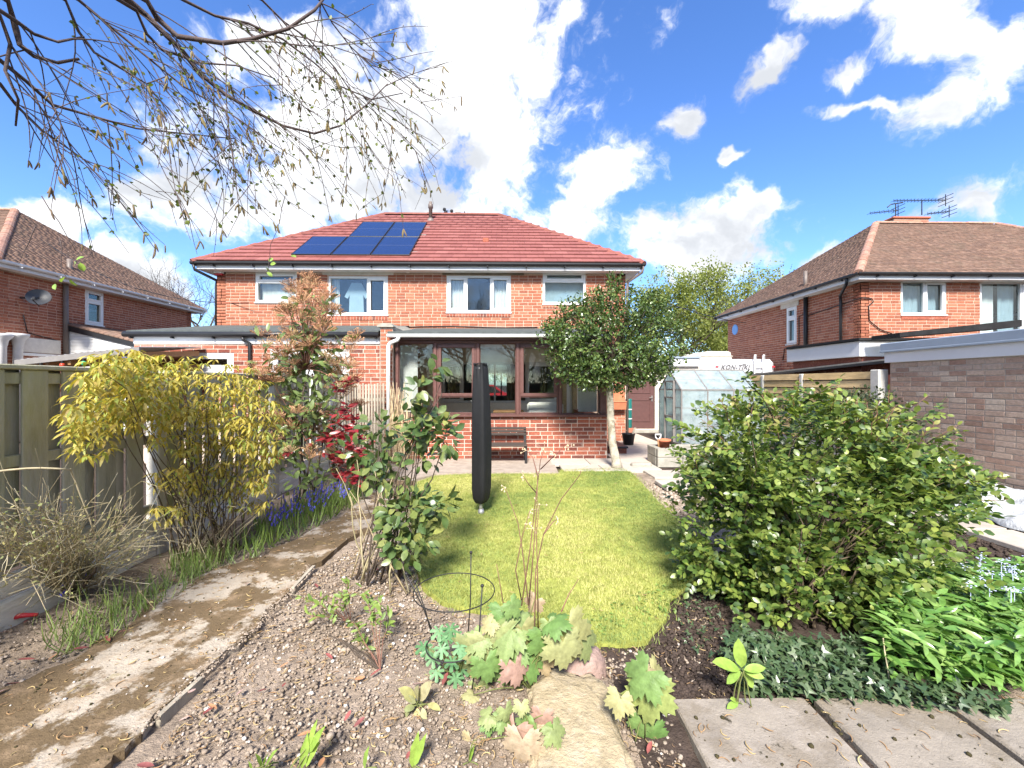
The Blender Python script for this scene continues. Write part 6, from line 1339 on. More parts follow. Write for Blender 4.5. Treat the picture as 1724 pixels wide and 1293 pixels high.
sp2 = [curve(min(fk, key=lambda f: (f - h).length + random.uniform(0, .4)), h, 5, .04, .06) for h in hp2]; stems(ph, sp2, .006, .0025, 'twig_red', 'branch', 5)
vs, fs = [], []; rg = random.Random(3)
for i in range(75):
    a, r_ = rg.uniform(0, 6.283), math.sqrt(rg.random()); d = Vector((math.cos(a) * r_, math.sin(a) * r_, .42 * (1 - r_ * r_) + rg.uniform(-.1, .12))); b0 = len(vs); q = Vector((rg.gauss(0, 1), rg.gauss(0, 1), rg.gauss(0, 1))).normalized(); w_ = d.cross(q).normalized() * .02
    vs += [(0, 0, -.35), tuple(d - w_), tuple(d + w_)]; fs.append((b0, b0 + 1, b0 + 2)); s_ = .055; q2 = q.orthogonal().normalized(); q3 = q.cross(q2)
    vs += [tuple(d + q2 * s_), tuple(d + q3 * s_), tuple(d - q2 * s_), tuple(d - q3 * s_)]; fs.append((b0 + 3, b0 + 4, b0 + 5, b0 + 6))
m_ = frames([tuple(h) for h in hp2], rnd_unit(len(hp2)) * np.array([1, 1, .2]), np.array([[0, 0, 1.0]]) + RNG.normal(0, .25, (len(hp2), 3)), RNG.uniform(.09, .16, len(hp2))); pieces(ph, 'flower_head', (vs, fs), m_, 'umbel', 300)
lp, ld = along(sp2, .3, .17); lp2, ld2 = along([curve(f, P(random.uniform(440, 590), random.uniform(560, 810), PY + random.uniform(-.35, .35)), 5, .02, .08) for f in fk for _ in range(13)], .35, .075)
cl2 = np.array([tuple(P(random.gauss(525, 28), random.gauss(808, 16), PY - .2 + random.uniform(-.2, .2))) for _ in range(70)]); lp = np.concatenate([lp, lp2, cl2]); ld = np.concatenate([ld, ld2, rnd_unit(70)])
foliage(ph, lp, unit(ld * .4 + RNG.normal(0, .6, lp.shape) + np.array([0, 0, -.25])), unit(RNG.normal(0, .6, lp.shape) + np.array([0, -.5, .6])), RNG.uniform(.09, .15, len(lp)), leaf(.38, .1, .12, 4), 'leaf_photinia', 300)
rp, rd_ = [], []
for (px, py) in [(585, 690), (570, 705), (598, 705), (580, 722), (600, 728), (566, 730), (588, 742), (575, 775), (598, 785), (585, 798), (560, 770), (604, 765), (600, 810), (590, 640), (575, 655), (550, 740), (530, 745), (470, 770), (455, 770), (612, 745), (595, 755), (570, 800)]:
    c = P(px, py, PY - .25 + random.uniform(-.15, .15)); m_ = 16 if 555 < px < 610 else 7
    for j in range(m_): rp.append(tuple(c + Vector((random.gauss(0, .03), random.gauss(0, .03), random.gauss(0, .035))))); a = j * 2.4; rd_.append((math.cos(a), math.sin(a) * .9, random.uniform(-.25, .7)))
rp, rd_ = np.array(rp), np.array(rd_); pieces(ph, 'red_leaf', leaf(.36, .1, .2, 3), frames(rp, rd_, unit(RNG.normal(0, .5, rp.shape) + np.array([0, -.3, .7])), RNG.uniform(.09, .15, len(rp))), 'leaf_red', 300, 'red_foliage', True)
stems(ph, [curve(fk[2], Vector(rp[i]), 5, -.03, .05) for i in range(0, len(rp), 9)], .007, .003, 'bark_dark', 'branch')
# dry reed stalks by the downpipe
dsx = thing('dry_stalks', 'clump of tall dry straw coloured stalks beside the white downpipe', 'plant', (P(668, 765, 7.6).x, 7.6, 0)); sp = []
for _ in range(95): px = random.gauss(672, 11); a = P(px, 765, 7.6 + random.uniform(-.15, .1)); a.z = 0; sp.append(curve(a, P(px + random.gauss(0, 7), random.uniform(640, 720), a.y), 5, 0, .03))
stems(dsx, sp, .006, .003, 'dry_straw', 'stalk', 4)
# small shrubs and dark greenery between photinia and sun room
for (px, py, Y, rx, ry, nn, lab) in ((615, 750, 6.2, 24, 26, 260, 'low pale green shrub at the foot of the slatted panel'),):
    t = thing('low_shrub', lab, 'shrub', tuple(P(px, 800, Y))); t.location.z = 0; cp, cd_ = blob([ell(px, py, Y, rx, ry, rx), ell(px - 5, py + 40, Y, rx, ry, rx)], nn, .4, -.4, 4)
    ORI[t.name] = Vector(t.location); foliage(t, cp, unit(cd_ + RNG.normal(0, .5, cp.shape)), unit(RNG.normal(0, .5, cp.shape) + np.array([0, 0, .8])), RNG.uniform(.04, .08, len(cp)), L_OV3, 'leaf_photinia', 60); stems(t, [curve(t.location, cp[random.randrange(len(cp))], 4, 0, .08) for _ in range(16)], .006, .002, 'twig_red')
# ------------------------------------------------------------------ bare twiggy shrub, bottom left
tsr = thing('twiggy_shrub', 'bare pale twiggy shrub with arching stems against the left fence', 'shrub', tuple(G(130, 1010))); sp = []
for b0 in ((118, 1005), (140, 990), (100, 1000), (160, 985)):
    a = G(*b0)
    for _ in range(44):
        e = byfence(random.uniform(-60, 285), random.triangular(790, 1040, 880), .02, .75, 3.2); c = curve(a, e, 6, .12 * random.random(), .1); sp.append(c)
for c in list(sp):
    for _ in range(2): i = random.randint(2, 5); d = (c[i] - c[i - 1]).normalized(); e = c[i] + (d + Vector((random.gauss(0, .7), random.gauss(0, .5), random.gauss(0, .6)))) * random.uniform(.06, .22); sp.append(curve(c[i], e, 3, 0, .1))
stems(tsr, sp[:130], .0032, .0014, 'twig_pale', 'stem', 4); stems(tsr, sp[130:], .0022, .0009, 'twig_pale', 'twig', 3)
big = [curve(P(-40, 800, 2.2), P(120, 790, 2.45), 6, .06, .02) + curve(P(118, 789, 2.45), P(158, 900, 2.6), 5, .02, .02)]; stems(tsr, big, .006, .004, 'twig_pale', 'stem', 6)
stems(tsr, [curve(G(125, 1008), P(165, 955, 2.75), 5, 0, .05), curve(G(120, 1008), P(118, 950, 2.75), 5, 0, .05)], .012, .006, 'bark_dark', 'trunk', 7)
lp, ld = along(sp[:176], .5, .09); foliage(tsr, lp, unit(ld + RNG.normal(0, .6, lp.shape)), unit(RNG.normal(0, .5, lp.shape) + np.array([0, 0, .8])), RNG.uniform(.012, .026, len(lp)), L_SM, 'leaf_sage', 60)
# ------------------------------------------------------------------ bed flowers and foreground plants
random.seed(23)
def tuft(name, label, cat, poly, n, length, width, lean, material, zb=0.0, group=None):
    pts = samp(gp(poly), n); c = pts.mean(0); o = blades(name, np.c_[pts, np.full(n, zb)], length, width, lean, material, None, None, proto=ARCH); tag(o, label, cat, group); return o
blb = thing('bluebell_clump', 'clump of bluebells in flower along the left edge of the path', 'flowers', tuple(G(490, 890)))
pts = samp(gp([(395, 935), (430, 890), (560, 835), (605, 830), (600, 850), (540, 885), (470, 922), (420, 950)]), 560); blades('foliage', np.c_[pts, np.zeros(len(pts))], .19, .009, .9, 'leaf_fresh', blb, 'stuff', proto=ARCH)
fp = samp(gp([(425, 895), (470, 868), (560, 838), (600, 850), (540, 880), (455, 915)]), 46); vs, fs = [], []; rg = random.Random(2)
for i in range(11):
    z = .35 + .65 * i / 10; a = rg.uniform(0, 6.283); c = Vector((math.cos(a) * .1, math.sin(a) * .1, z)); d = Vector((math.cos(a), math.sin(a), -.9)).normalized(); s_ = Vector((-math.sin(a), math.cos(a), 0)); b0 = len(vs); t_ = d.cross(s_)
    vs += [tuple(c)] + [tuple(c + d * .13 + (s_ * math.cos(q) + t_ * math.sin(q)) * .055) for q in (0, 1.57, 3.14, 4.71)]; fs += [(b0, b0 + 1, b0 + 2), (b0, b0 + 2, b0 + 3), (b0, b0 + 3, b0 + 4), (b0, b0 + 4, b0 + 1)]
m_ = frames(np.c_[fp, np.full(len(fp), .1)], np.tile([1, 0, 0], (len(fp), 1)) + RNG.normal(0, .5, (len(fp), 3)) * np.array([1, 1, 0]), np.array([[0, 0, 1.0]]) + RNG.normal(0, .18, (len(fp), 3)), RNG.uniform(.12, .19, len(fp))); pieces(blb, 'flower_spike', (vs, fs), m_, 'petal_blue', 300)
k = MB()
for a in fp: k.tube([(a[0], a[1], 0), (a[0], a[1], .3)], .0025, 4)
k.build('stalk', 'twig_green', blb, kind='stuff')
tuft('grass_tuft', 'wide tuft of long green grass below the bare twiggy shrub', 'grass', [(60, 1085), (110, 1040), (230, 1010), (330, 955), (345, 975), (250, 1040), (190, 1090), (90, 1110)], 300, .15, .006, .9, 'grass_green')
tuft('grass_tuft', 'small grass tuft at the foot of the golden shrub', 'grass', [(270, 965), (320, 935), (385, 930), (400, 950), (330, 975)], 230, .14, .0055, .9, 'grass_green')
tuft('grass_tuft', 'thin grass along the far path edge below the red leaves', 'grass', [(560, 850), (600, 822), (640, 812), (632, 830), (590, 858)], 420, .1, .005, 1.0, 'grass_green')
for i, (px, py) in enumerate(((110, 1018), (145, 1005), (85, 1015))):
    p = G(px, py); t = thing('bluebell', ('single bluebell spike under the bare twiggy shrub, ' + ('beside its trunk', 'right of its trunk', 'left of its trunk')[i]), 'flower', tuple(p)); pieces(t, 'flower_spike', (vs, fs), frames([tuple(p + Vector((0, 0, .03)))], [(1, .2, 0)], [(0.1, 0, 1)], [.14]), 'petal_blue', 9); k = MB(); k.tube([p, p + Vector((.012, 0, .16))], .003, 5); k.build('stalk', 'twig_green', t)
# lobed-leaf plants
LOB = palmate(5, .3, 4, .4, 5.0); GER = palmate(7, .62, 2, .12, 5.9, 1.0)
def cropm(lst, ox, oy, s): return [((ox + a[0] / s, oy + a[1] / s), (ox + b_[0] / s, oy + b_[1] / s)) for a, b_ in lst]
def leafy(name, label, cat, lst, Y, base, proto, material, nview=.55, dj=.07, sc=1.12, extra=None, pet='twig_green'):
    t = thing(name, label, cat, tuple(base)); pos, dr, nr, sz, paths = [], [], [], [], []
    for i, (a, b_) in enumerate(lst):
        y = Y + random.uniform(-dj, dj); A = P(*a, y); B = P(*b_, y - random.uniform(0, .05)); d = B - A; pos.append(tuple(A)); dr.append(tuple(d.normalized())); v = (Vector((0, 0, CH)) - A).normalized(); u = Vector((random.gauss(0, .25), random.gauss(0, .2), 1)); nr.append(tuple(v * nview + u * (1 - nview))); sz.append(d.length * sc); paths.append(curve(base + Vector((random.uniform(-.05, .05), random.uniform(-.03, .03), 0)), A, 5, .08, .04))
    pos, dr, nr = np.array(pos), np.array(dr), np.array(nr)
    if extra is None: pieces(t, 'leaf', proto, frames(pos, dr, nr, np.array(sz)), material, 300, smooth=True)
    else:
        ix = np.array([i in extra for i in range(len(pos))]); m_ = frames(pos, dr, nr, np.array(sz)); pieces(t, 'leaf', proto, m_[~ix], material, 300, smooth=True); pieces(t, 'leaf', proto, m_[ix], 'leaf_pinkish', 300, smooth=True)
    stems(t, paths, .003, .002, pet, 'petiole', 5); return t
l1 = [((555, 495), (560, 600)), ((600, 470), (645, 530)), ((600, 600), (465, 640)), ((545, 590), (545, 705)), ((650, 590), (655, 705)), ((445, 640), (375, 700)), ((490, 660), (515, 815)), ((440, 700), (435, 885)), ((540, 770), (560, 870)), ((620, 770), (645, 885)), ((680, 730), (720, 860)), ((545, 875), (505, 965)), ((585, 880), (592, 965)), ((410, 930), (375, 972)), ((430, 880), (440, 945)), ((770, 620), (800, 745)), ((800, 555), (885, 560)), ((785, 560), (795, 620)), ((885, 585), (945, 745)), ((860, 660), (875, 805)), ((955, 625), (1003, 750)), ((760, 750), (785, 835)), ((720, 450), (690, 510)), ((600, 560), (700, 620)), ((500, 560), (450, 600)), ((730, 640), (700, 760)), ((470, 760), (490, 870)), ((640, 690), (600, 770))]
g1 = G(880, 1150); g1 = Vector((P(880, 1100, 1.98).x, 2.0, 0)); leafy('lobed_leaf_plant', 'largest clump of broad lobed pale green leaves, at the lawn edge beside the hoop support', 'plant', cropm(l1, 660, 860, 2.986), 1.98, g1, LOB, 'leaf_lobed', extra={9, 11, 12})
l2 = [((570, 1000), (585, 1065)), ((650, 970), (650, 1035)), ((490, 1030), (435, 1060)), ((485, 1060), (490, 1125)), ((550, 1040), (545, 1115)), ((755, 1025), (750, 1110)), ((620, 1090), (585, 1210)), ((735, 1110), (715, 1245)), ((655, 1150), (650, 1290)), ((810, 1095), (850, 1185)), ((820, 1200), (835, 1320)), ((545, 1190), (560, 1295)), ((760, 1240), (700, 1310)), ((690, 1060), (640, 1110)), ((400, 1160), (380, 1250)), ((920, 1240), (980, 1290)), ((700, 1240), (640, 1330))]
leafy('lobed_leaf_plant', 'low clump of pink tinged lobed leaves at the bottom edge, below the largest clump', 'plant', cropm(l2, 660, 860, 2.986), 1.66, Vector((P(880, 1250, 1.66).x, 1.7, 0)), LOB, 'leaf_lobed', extra={5, 6, 8, 11})
l3 = [((215, 405), (145, 490)), ((235, 420), (290, 510)), ((105, 510), (95, 595)), ((225, 475), (220, 620)), ((190, 600), (190, 675)), ((235, 640), (248, 715)), ((205, 400), (240, 430)), ((100, 490), (85, 500))]
leafy('lobed_leaf_plant', 'small upright lobed leaf plant beside the nearest paving slab', 'plant', cropm(l3, 1000, 960, 2.381), 1.72, G(1085, 1240), LOB, 'leaf_lobed')
gl = [(270, 640), (205, 745), (300, 765), (320, 850), (225, 815), (180, 705), (345, 690), (240, 610), (290, 600), (370, 720), (160, 690), (250, 700), (330, 640), (350, 800), (200, 850)]
lst = [((660 + (x + random.uniform(-4, 4)) / 2.986, 860 + (y - 8) / 2.986), (660 + (x + random.uniform(-8, 8)) / 2.986, 860 + (y + 48) / 2.986)) for x, y in gl]
leafy('hardy_geranium', 'blue green plant of finely cut leaves under the hoop support', 'plant', lst, 2.06, Vector((P(758, 1150, 2.06).x, 2.08, 0)), GER, 'leaf_geranium', .7, .05, 1.15)
tp_ = [(1243, 1080), (1205, 1110), (1222, 1150), (1289, 1122), (1288, 1140), (1273, 1160)]; lst = [((1249 + (x - 1249) * .08, 1128 + (y - 1128) * .08), (x, y)) for x, y in tp_]
leafy('hellebore', 'bright green plant with six pointed leaves behind the nearest slab', 'plant', lst, 1.83, G(1250, 1195), leaf(.42, .08, .16, 6), 'leaf_hellebore', .6, .02, 1.0)
lst = [((1243, 1183), (1225, 1190)), ((1243, 1183), (1238, 1200)), ((1246, 1183), (1260, 1198)), ((1243, 1182), (1232, 1175))]; leafy('seedling', 'small green seedling on the back edge of the nearest slab', 'plant', lst, 1.84, G(1244, 1188), leaf(.4, .08, .16, 4), 'leaf_hellebore', .5, .01, 1.0)
x5 = lambda l: [((400 + a[0] / 3.6625, 940 + a[1] / 3.6625), (400 + b_[0] / 3.6625, 940 + b_[1] / 3.6625)) for a, b_ in l]
lst = x5([((1100, 880), (1020, 790)), ((1110, 880), (1090, 800)), ((1120, 880), (1170, 770)), ((1080, 900), (1000, 990)), ((1110, 920), (1100, 1030)), ((1140, 920), (1155, 1015)), ((1170, 900), (1250, 920)), ((1100, 890), (1040, 850)), ((1090, 910), (1040, 930))]); leafy('primrose', 'small rosette of soft yellowish leaves on bare soil beside the finely cut plant', 'plant', lst, 1.88, G(706, 1188), leaf(.5, .12, .25, 5), 'leaf_sage', .5, .02, 1.0)
for lab, ls, Y in (('twin shoots of pale strap leaves on the soil near the bottom edge', [((395, 1300), (430, 1090)), ((440, 1160), (480, 1000)), ((440, 1200), (520, 1040)), ((420, 1290), (500, 1120))], 1.56), ('single broad strap leaf shoot at the bottom edge, below the primrose', [((1075, 1290), (1110, 1090)), ((1090, 1280), (1150, 1090))], 1.6), ('narrow strap leaf shoot at the bottom edge between two others', [((780, 1300), (795, 1165))], 1.56), ('cluster of narrow fresh shoots in the bottom left corner of the bed', [((150, 1290), (120, 1200)), ((170, 1290), (230, 1170)), ((160, 1280), (180, 1190)), ((90, 1310), (70, 1250)), ((190, 1300), (210, 1240))], 1.56), ('short rounded green shoot beside the mossy stone', [((1425, 1260), (1440, 1120)), ((1430, 1255), (1455, 1150))], 1.62)):
    q = x5(ls); a = q[0][0]; leafy('bulb_shoot', lab, 'plant', q, Y, P(a[0], a[1], Y), leaf(.2, .12, .1, 5, lambda t: .75 + .5 * t if t < .6 else 2.6 * (1 - t) ), 'leaf_hellebore', .5, .015, 1.0)
# fresh sprigs on the small shrub in the soil bed
ys_ = thing('young_shrub', 'young open shrub with fresh green sprigs on the soil before the camellia', 'shrub', tuple(G(640, 1128))); bb = G(640, 1128); tips = [(505, 1005), (540, 1005), (555, 1030), (520, 1035), (585, 980), (612, 990), (628, 1010), (590, 1040), (640, 1000), (655, 1030), (600, 1070), (565, 1015), (575, 1000)]
sp = [curve(bb if px > 585 else G(590, 1050), P(px, py, 2.45), 5, .05, .06) for px, py in tips]; stems(ys_, sp, .003, .0016, 'twig_red', 'stem', 5); stems(ys_, [curve(bb, P(530 + 20 * i, 1060 + 8 * i, 2.3), 5, .03, .08) for i in range(6)], .004, .0015, 'bark_dark', 'dead_stem', 5)
lp, ld = along(sp, .5, .012); foliage(ys_, lp, unit(ld * .6 + RNG.normal(0, .6, lp.shape)), unit(RNG.normal(0, .4, lp.shape) + np.array([0, -.3, .8])), RNG.uniform(.03, .062, len(lp)), leaf(.36, .1, .2, 3), 'leaf_fresh', 300)
# tall dead stems rising out of the large lobed clump
td = thing('dead_stems', 'tall thin dead plant stems rising from the large lobed clump', 'plant', tuple(g1)); D1 = 2.0
pl_ = [[(878, 1020), (893, 920), (903, 830), (910, 775), (916, 757)], [(890, 1020), (898, 930), (904, 850), (905, 800)], [(900, 1060), (902, 960), (915, 900), (945, 840), (976, 800), (979, 790)], [(906, 1060), (905, 960), (903, 900), (908, 850)], [(890, 1020), (880, 930), (872, 880), (850, 820)], [(878, 1010), (868, 960), (880, 900), (892, 860)], [(945, 1030), (958, 1000), (974, 975)], [(853, 1050), (843, 990), (836, 950)], [(905, 800), (897, 770), (886, 758)], [(910, 790), (935, 765), (955, 748)], [(915, 900), (930, 880), (940, 872)], [(903, 830), (890, 815), (880, 800)]]
sp = [[P(x, y, D1 + .05 * math.sin(i * 3 + j)) for j, (x, y) in enumerate(c)] for i, c in enumerate(pl_)]; stems(td, sp, .0032, .0014, 'twig_red', 'stem', 5)
k = MB()
for (x, y) in ((916, 757), (905, 800), (979, 790), (908, 850), (886, 758), (955, 748), (892, 860), (940, 872), (880, 800), (850, 820), (889, 882), (897, 890), (935, 765)):
    for j in range(5): c = P(x + random.gauss(0, 5), y + random.gauss(0, 4), D1); k.lathe([(.001, -.005), (.004, 0), (.001, .005)], c, 5); k.tube([P(x, y, D1), c], .0008, 3)
k.build('seed_head', 'dry_straw', td, kind='stuff')
# ------------------------------------------------------------------ ivy, leafy ground cover, forget-me-nots
gcp = gp([(1478, 1150), (1500, 1060), (1560, 1010), (1650, 1000), (1760, 1000), (1800, 1090), (1790, 1180), (1660, 1180), (1540, 1165)]); n = 1500; pts = samp(gcp, n)
pos = []; dr = []; 
for (x, y) in pts:
    hh = random.uniform(.05, .2); a0 = random.uniform(0, 6.28)
    for j in range(4): a = a0 + j * 1.57 + random.gauss(0, .3); pos.append((x, y, hh + j * .012)); dr.append((math.cos(a), math.sin(a), random.uniform(-.1, .8)))
pos, dr = np.array(pos), np.array(dr); gc = thing('leafy_ground_cover', 'dense bed of bright green lance shaped leaves behind the slabs, lower right', 'ground cover', (2.4, 2.3, 0))
foliage(gc, pos, dr, unit(RNG.normal(0, .4, pos.shape) + np.array([0, -.15, .9])), RNG.uniform(.06, .12, len(pos)), L_LANC, 'leaf_cover', 300)
fm = samp(gp([(1600, 1010), (1760, 1000), (1760, 1090), (1640, 1090)]), 26); k = MB(); t = thing('forget_me_not', 'pale blue forget-me-not flowers scattered over the leafy ground cover', 'flowers', (2.6, 2.4, 0))
for (x, y) in fm:
    z0_ = random.uniform(.24, .3); k.tube([(x, y, .05), (x, y, z0_)], .0018, 3)
    for j in range(9): c = Vector((x + random.gauss(0, .014), y + random.gauss(0, .014), z0_ + random.gauss(0, .008))); k.lathe([(.0012, -.002), (.006, 0), (.001, .002)], c, 5)
k.build('blossom', 'petal_pale', t)
iv = gp([(1215, 1120), (1235, 1070), (1330, 1095), (1480, 1100), (1500, 1160), (1580, 1178), (1700, 1200), (1700, 1225), (1480, 1200), (1380, 1192), (1290, 1185), (1250, 1170)]); pts = samp(iv, 1500); n = len(pts); pos = np.c_[pts, RNG.uniform(.01, .1, n)]
IVY = palmate(3, .5, 1, .1, 4.4); ivo = thing('ivy', 'dark ivy creeping over the soil under the rose bush', 'ivy', (1.4, 2.1, 0)); an = RNG.uniform(0, 6.283, n)
foliage(ivo, pos, np.stack([np.cos(an), np.sin(an), RNG.normal(-.1, .3, n)], 1), unit(RNG.normal(0, .35, (n, 3)) + np.array([0, -.3, .9])), RNG.uniform(.022, .042, n), IVY, 'leaf_ivy', 300, smooth=False)
pts = samp(gp([(1150, 1000), (1190, 990), (1235, 1070), (1215, 1130), (1160, 1120), (1140, 1050)]), 90); foliage(ivo, np.c_[pts, RNG.uniform(.01, .06, 90)], rnd_unit(90) * np.array([1, 1, .3]), unit(RNG.normal(0, .35, (90, 3)) + np.array([0, -.3, .9])), RNG.uniform(.014, .026, 90), IVY, 'leaf_ivy', 0, smooth=False)
tw = [curve(P(1500, 1190, 1.9), P(1490, 1075, 2.0), 6, 0, .05)]; stems(gc, tw, .004, .003, 'twig_pale', 'dead_stem', 5)
# small weeds, clover on the lawn edge
pts = samp(gp([(990, 1080), (1120, 1045), (1190, 985), (1175, 950), (1080, 1000), (960, 1060)]), 260); n = len(pts); o = scatter('weeds', L_SM, frames(np.c_[pts, np.full(n, .02)], rnd_unit(n) * np.array([1, 1, .3]), unit(RNG.normal(0, .3, (n, 3)) + np.array([0, 0, 1])), RNG.uniform(.014, .035, n)), RNG.random(n), 'leaf_fresh', None)
# ------------------------------------------------------------------ soil crumbs, pebbles, litter
import bmesh
def lump(seed, sub=1):
    bm = bmesh.new(); bmesh.ops.create_icosphere(bm, subdivisions=sub, radius=1); vs = []
    for v in bm.verts: d = 1 + .35 * mnoise.noise(v.co * 1.5 + Vector((seed, 0, 0))); vs.append((v.co.x * d, v.co.y * d, v.co.z * d * .7))
    fs = [tuple(v.index for v in f.verts) for f in bm.faces]; bm.free(); return vs, fs
bed = gp([(240, 1293), (374, 1118), (440, 1060), (530, 962), (600, 915), (690, 900), (705, 990), (745, 1025), (810, 1040), (905, 1060), (990, 1092), (1090, 1090), (1130, 1050), (1150, 1010), (1220, 1000), (1230, 1180), (1130, 1190), (1170, 1330), (1170, 1600), (0, 1600)])
left = gp([(-300, 1180), (0, 1060), (250, 950), (430, 880), (600, 830), (590, 850), (480, 915), (300, 980), (212, 1055), (0, 1165), (-300, 1290)]); rightb = gp([(1080, 815), (1120, 810), (1190, 900), (1230, 1000), (1190, 985), (1150, 890), (1112, 850)])
def crumbs(name, poly, n, r0, r1, material, seed, z=-.012):
    pts = samp(poly, n); r = r0 + (r1 - r0) * RNG.random(n) ** 2.5; an = RNG.uniform(0, 6.283, n)
    m_ = frames(np.c_[pts, z + r * .3], np.stack([np.cos(an), np.sin(an), RNG.normal(0, .2, n)], 1), unit(RNG.normal(0, .3, (n, 3)) + np.array([0, 0, 1])), r); scatter(name, lump(seed), m_, RNG.random(n), material, None, True)
crumbs('soil_crumbs', bed, 17000, .002, .0105, 'crumb', 1); crumbs('soil_crumbs', left, 3500, .002, .012, 'crumb', 2); crumbs('soil_crumbs', rightb, 1500, .006, .03, 'crumb', 3)
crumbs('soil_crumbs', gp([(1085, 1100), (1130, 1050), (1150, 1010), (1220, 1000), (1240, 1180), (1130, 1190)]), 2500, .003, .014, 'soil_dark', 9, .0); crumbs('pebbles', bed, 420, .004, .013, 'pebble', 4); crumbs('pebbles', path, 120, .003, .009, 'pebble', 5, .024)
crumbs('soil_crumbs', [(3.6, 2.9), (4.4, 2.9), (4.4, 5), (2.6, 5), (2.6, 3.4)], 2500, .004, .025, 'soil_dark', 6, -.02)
crumbs('moss_clumps', [(.74, 1.28), (2.45, 1.28), (2.45, 1.87), (.74, 1.87)], 130, .002, .011, 'moss', 11, .029); crumbs('soil_clods', bed, 160, .011, .022, 'crumb', 12); crumbs('moss_clumps', path, 500, .002, .008, 'moss', 13, .023); edge_b = gp([(232, 1250), (374, 1118), (440, 1062), (530, 962), (518, 952), (425, 1055), (360, 1108), (215, 1240)]); crumbs('soil_crumbs', edge_b, 1500, .002, .009, 'crumb', 14, .018)
vs, fs = [], []
K = 4
for i in range(6):
    a = i / 5 * 2.2; c = Vector((math.sin(a) * .4, .5 * math.cos(a) - .2, 0)); t_ = Vector((math.cos(a), -math.sin(a), 0)); s_ = t_.cross(Vector((0, 0, 1))); r_ = .06 * (1 - abs(i - 2.5) / 5)
    for q in range(K): vs.append(tuple(c + (s_ * math.cos(q * 1.571) + Vector((0, 0, 1)) * math.sin(q * 1.571)) * r_))
fs = [(i * K + q, i * K + (q + 1) % K, (i + 1) * K + (q + 1) % K, (i + 1) * K + q) for i in range(5) for q in range(K)]
for poly, n, z in ((bed, 1700, .004), (path, 800, .027), (lawn, 120, .04), (left, 140, .004), ([(.74, 1.3), (2.45, 1.3), (2.45, 1.87), (.74, 1.87)], 130, .032)):
    pts = samp(poly, n); an = RNG.uniform(0, 6.283, n); m_ = frames(np.c_[pts, np.full(n, z)], np.stack([np.cos(an), np.sin(an), RNG.normal(0, .15, n)], 1), unit(RNG.normal(0, .2, (n, 3)) + np.array([0, 0, 1])), RNG.uniform(.016, .05, n)); scatter('litter', (vs, fs), m_, RNG.random(n), 'litter', None)
# fallen leaves: things of their own
fpx = [(622, 1140), (612, 1005), (655, 1030), (450, 1160), (360, 1190), (365, 1195), (410, 1160), (595, 1225), (580, 1215), (470, 1125), (715, 1150), (745, 1155), (690, 1265), (545, 1275), (480, 1150), (190, 1070), (60, 1110), (80, 1112), (15, 1165), (40, 1150), (270, 1000), (300, 975), (245, 995), (150, 1095), (185, 1085), (205, 1060), (420, 985), (535, 990), (615, 1140), (900, 1210), (300, 1215), (260, 1290), (1090, 1270), (1050, 1200), (330, 1160), (640, 960), (560, 1110), (500, 1240), (20, 1062), (45, 1045)]
fl_proto = leaf(.34, .22, -.15, 5)
anchors = [('the hoop support', (735, 1010)), ('the primrose', (705, 1185)), ('the young shrub', (640, 1120)), ('the lobed leaf clump', (870, 1120)), ('the mossy stone', (970, 1230)), ('the path edging', (320, 1165)), ('the twiggy shrub', (130, 1010)), ('the twin strap shoots', (515, 1270)), ('the camellia base', (640, 970)), ('the nearest slab', (1140, 1240)), ('the bottom left corner', (0, 1293)), ('the golden shrub base', (345, 940))]
shades = [('red', (.3, .09, .08)), ('orange', (.4, .2, .1)), ('pale pink', (.46, .31, .27)), ('dark crimson', (.19, .06, .055))]; used_ = set(); fms = []
for nm, c in shades: mat('fallen_' + nm.replace(' ', '_'), c, .55, .25, 50); fms.append(proto_mesh('fallen_leaf', fl_proto, 'fallen_' + nm.replace(' ', '_'), True))
for i, (px, py) in enumerate(fpx):
    an, (ax, ay) = min(anchors, key=lambda q: (q[1][0] - px) ** 2 + ((q[1][1] - py) * 1.5) ** 2); dx, dy = px - ax, (py - ay) * 1.5
    rel = ('right of' if dx > 0 else 'left of') if abs(dx) > abs(dy) else ('in front of' if dy > 0 else 'behind'); far = 'just ' if math.hypot(dx, dy) < 75 else 'a little way '
    p = G(px, py, .012); inp = inpoly(path, np.array([p.x]), np.array([p.y]))[0]; ok = None
    for c in range(4):
        lab = shades[(i + c) % 4][0] + ' fallen leaf on the ' + ('path' if inp else 'soil') + ' ' + far + rel + ' ' + an
        if lab not in used_: ok = (lab, (i + c) % 4); break
    if not ok: continue
    used_.add(ok[0]); p.z = .03 if inp else .014; o = bpy.data.objects.new('fallen_leaf', fms[ok[1]]); COL.objects.link(o); a = random.uniform(0, 6.283)
    m_ = frames([tuple(p)], [(math.cos(a), math.sin(a), random.uniform(-.05, .15))], [(random.gauss(0, .25), random.gauss(0, .25), 1)], [random.uniform(.04, .075)])[0]; o.matrix_world = Matrix(((*m_[0],), (*m_[1],), (*m_[2],), (0, 0, 0, 1)))
    tag(o, ok[0], 'leaf', 'fallen leaves on the ground')
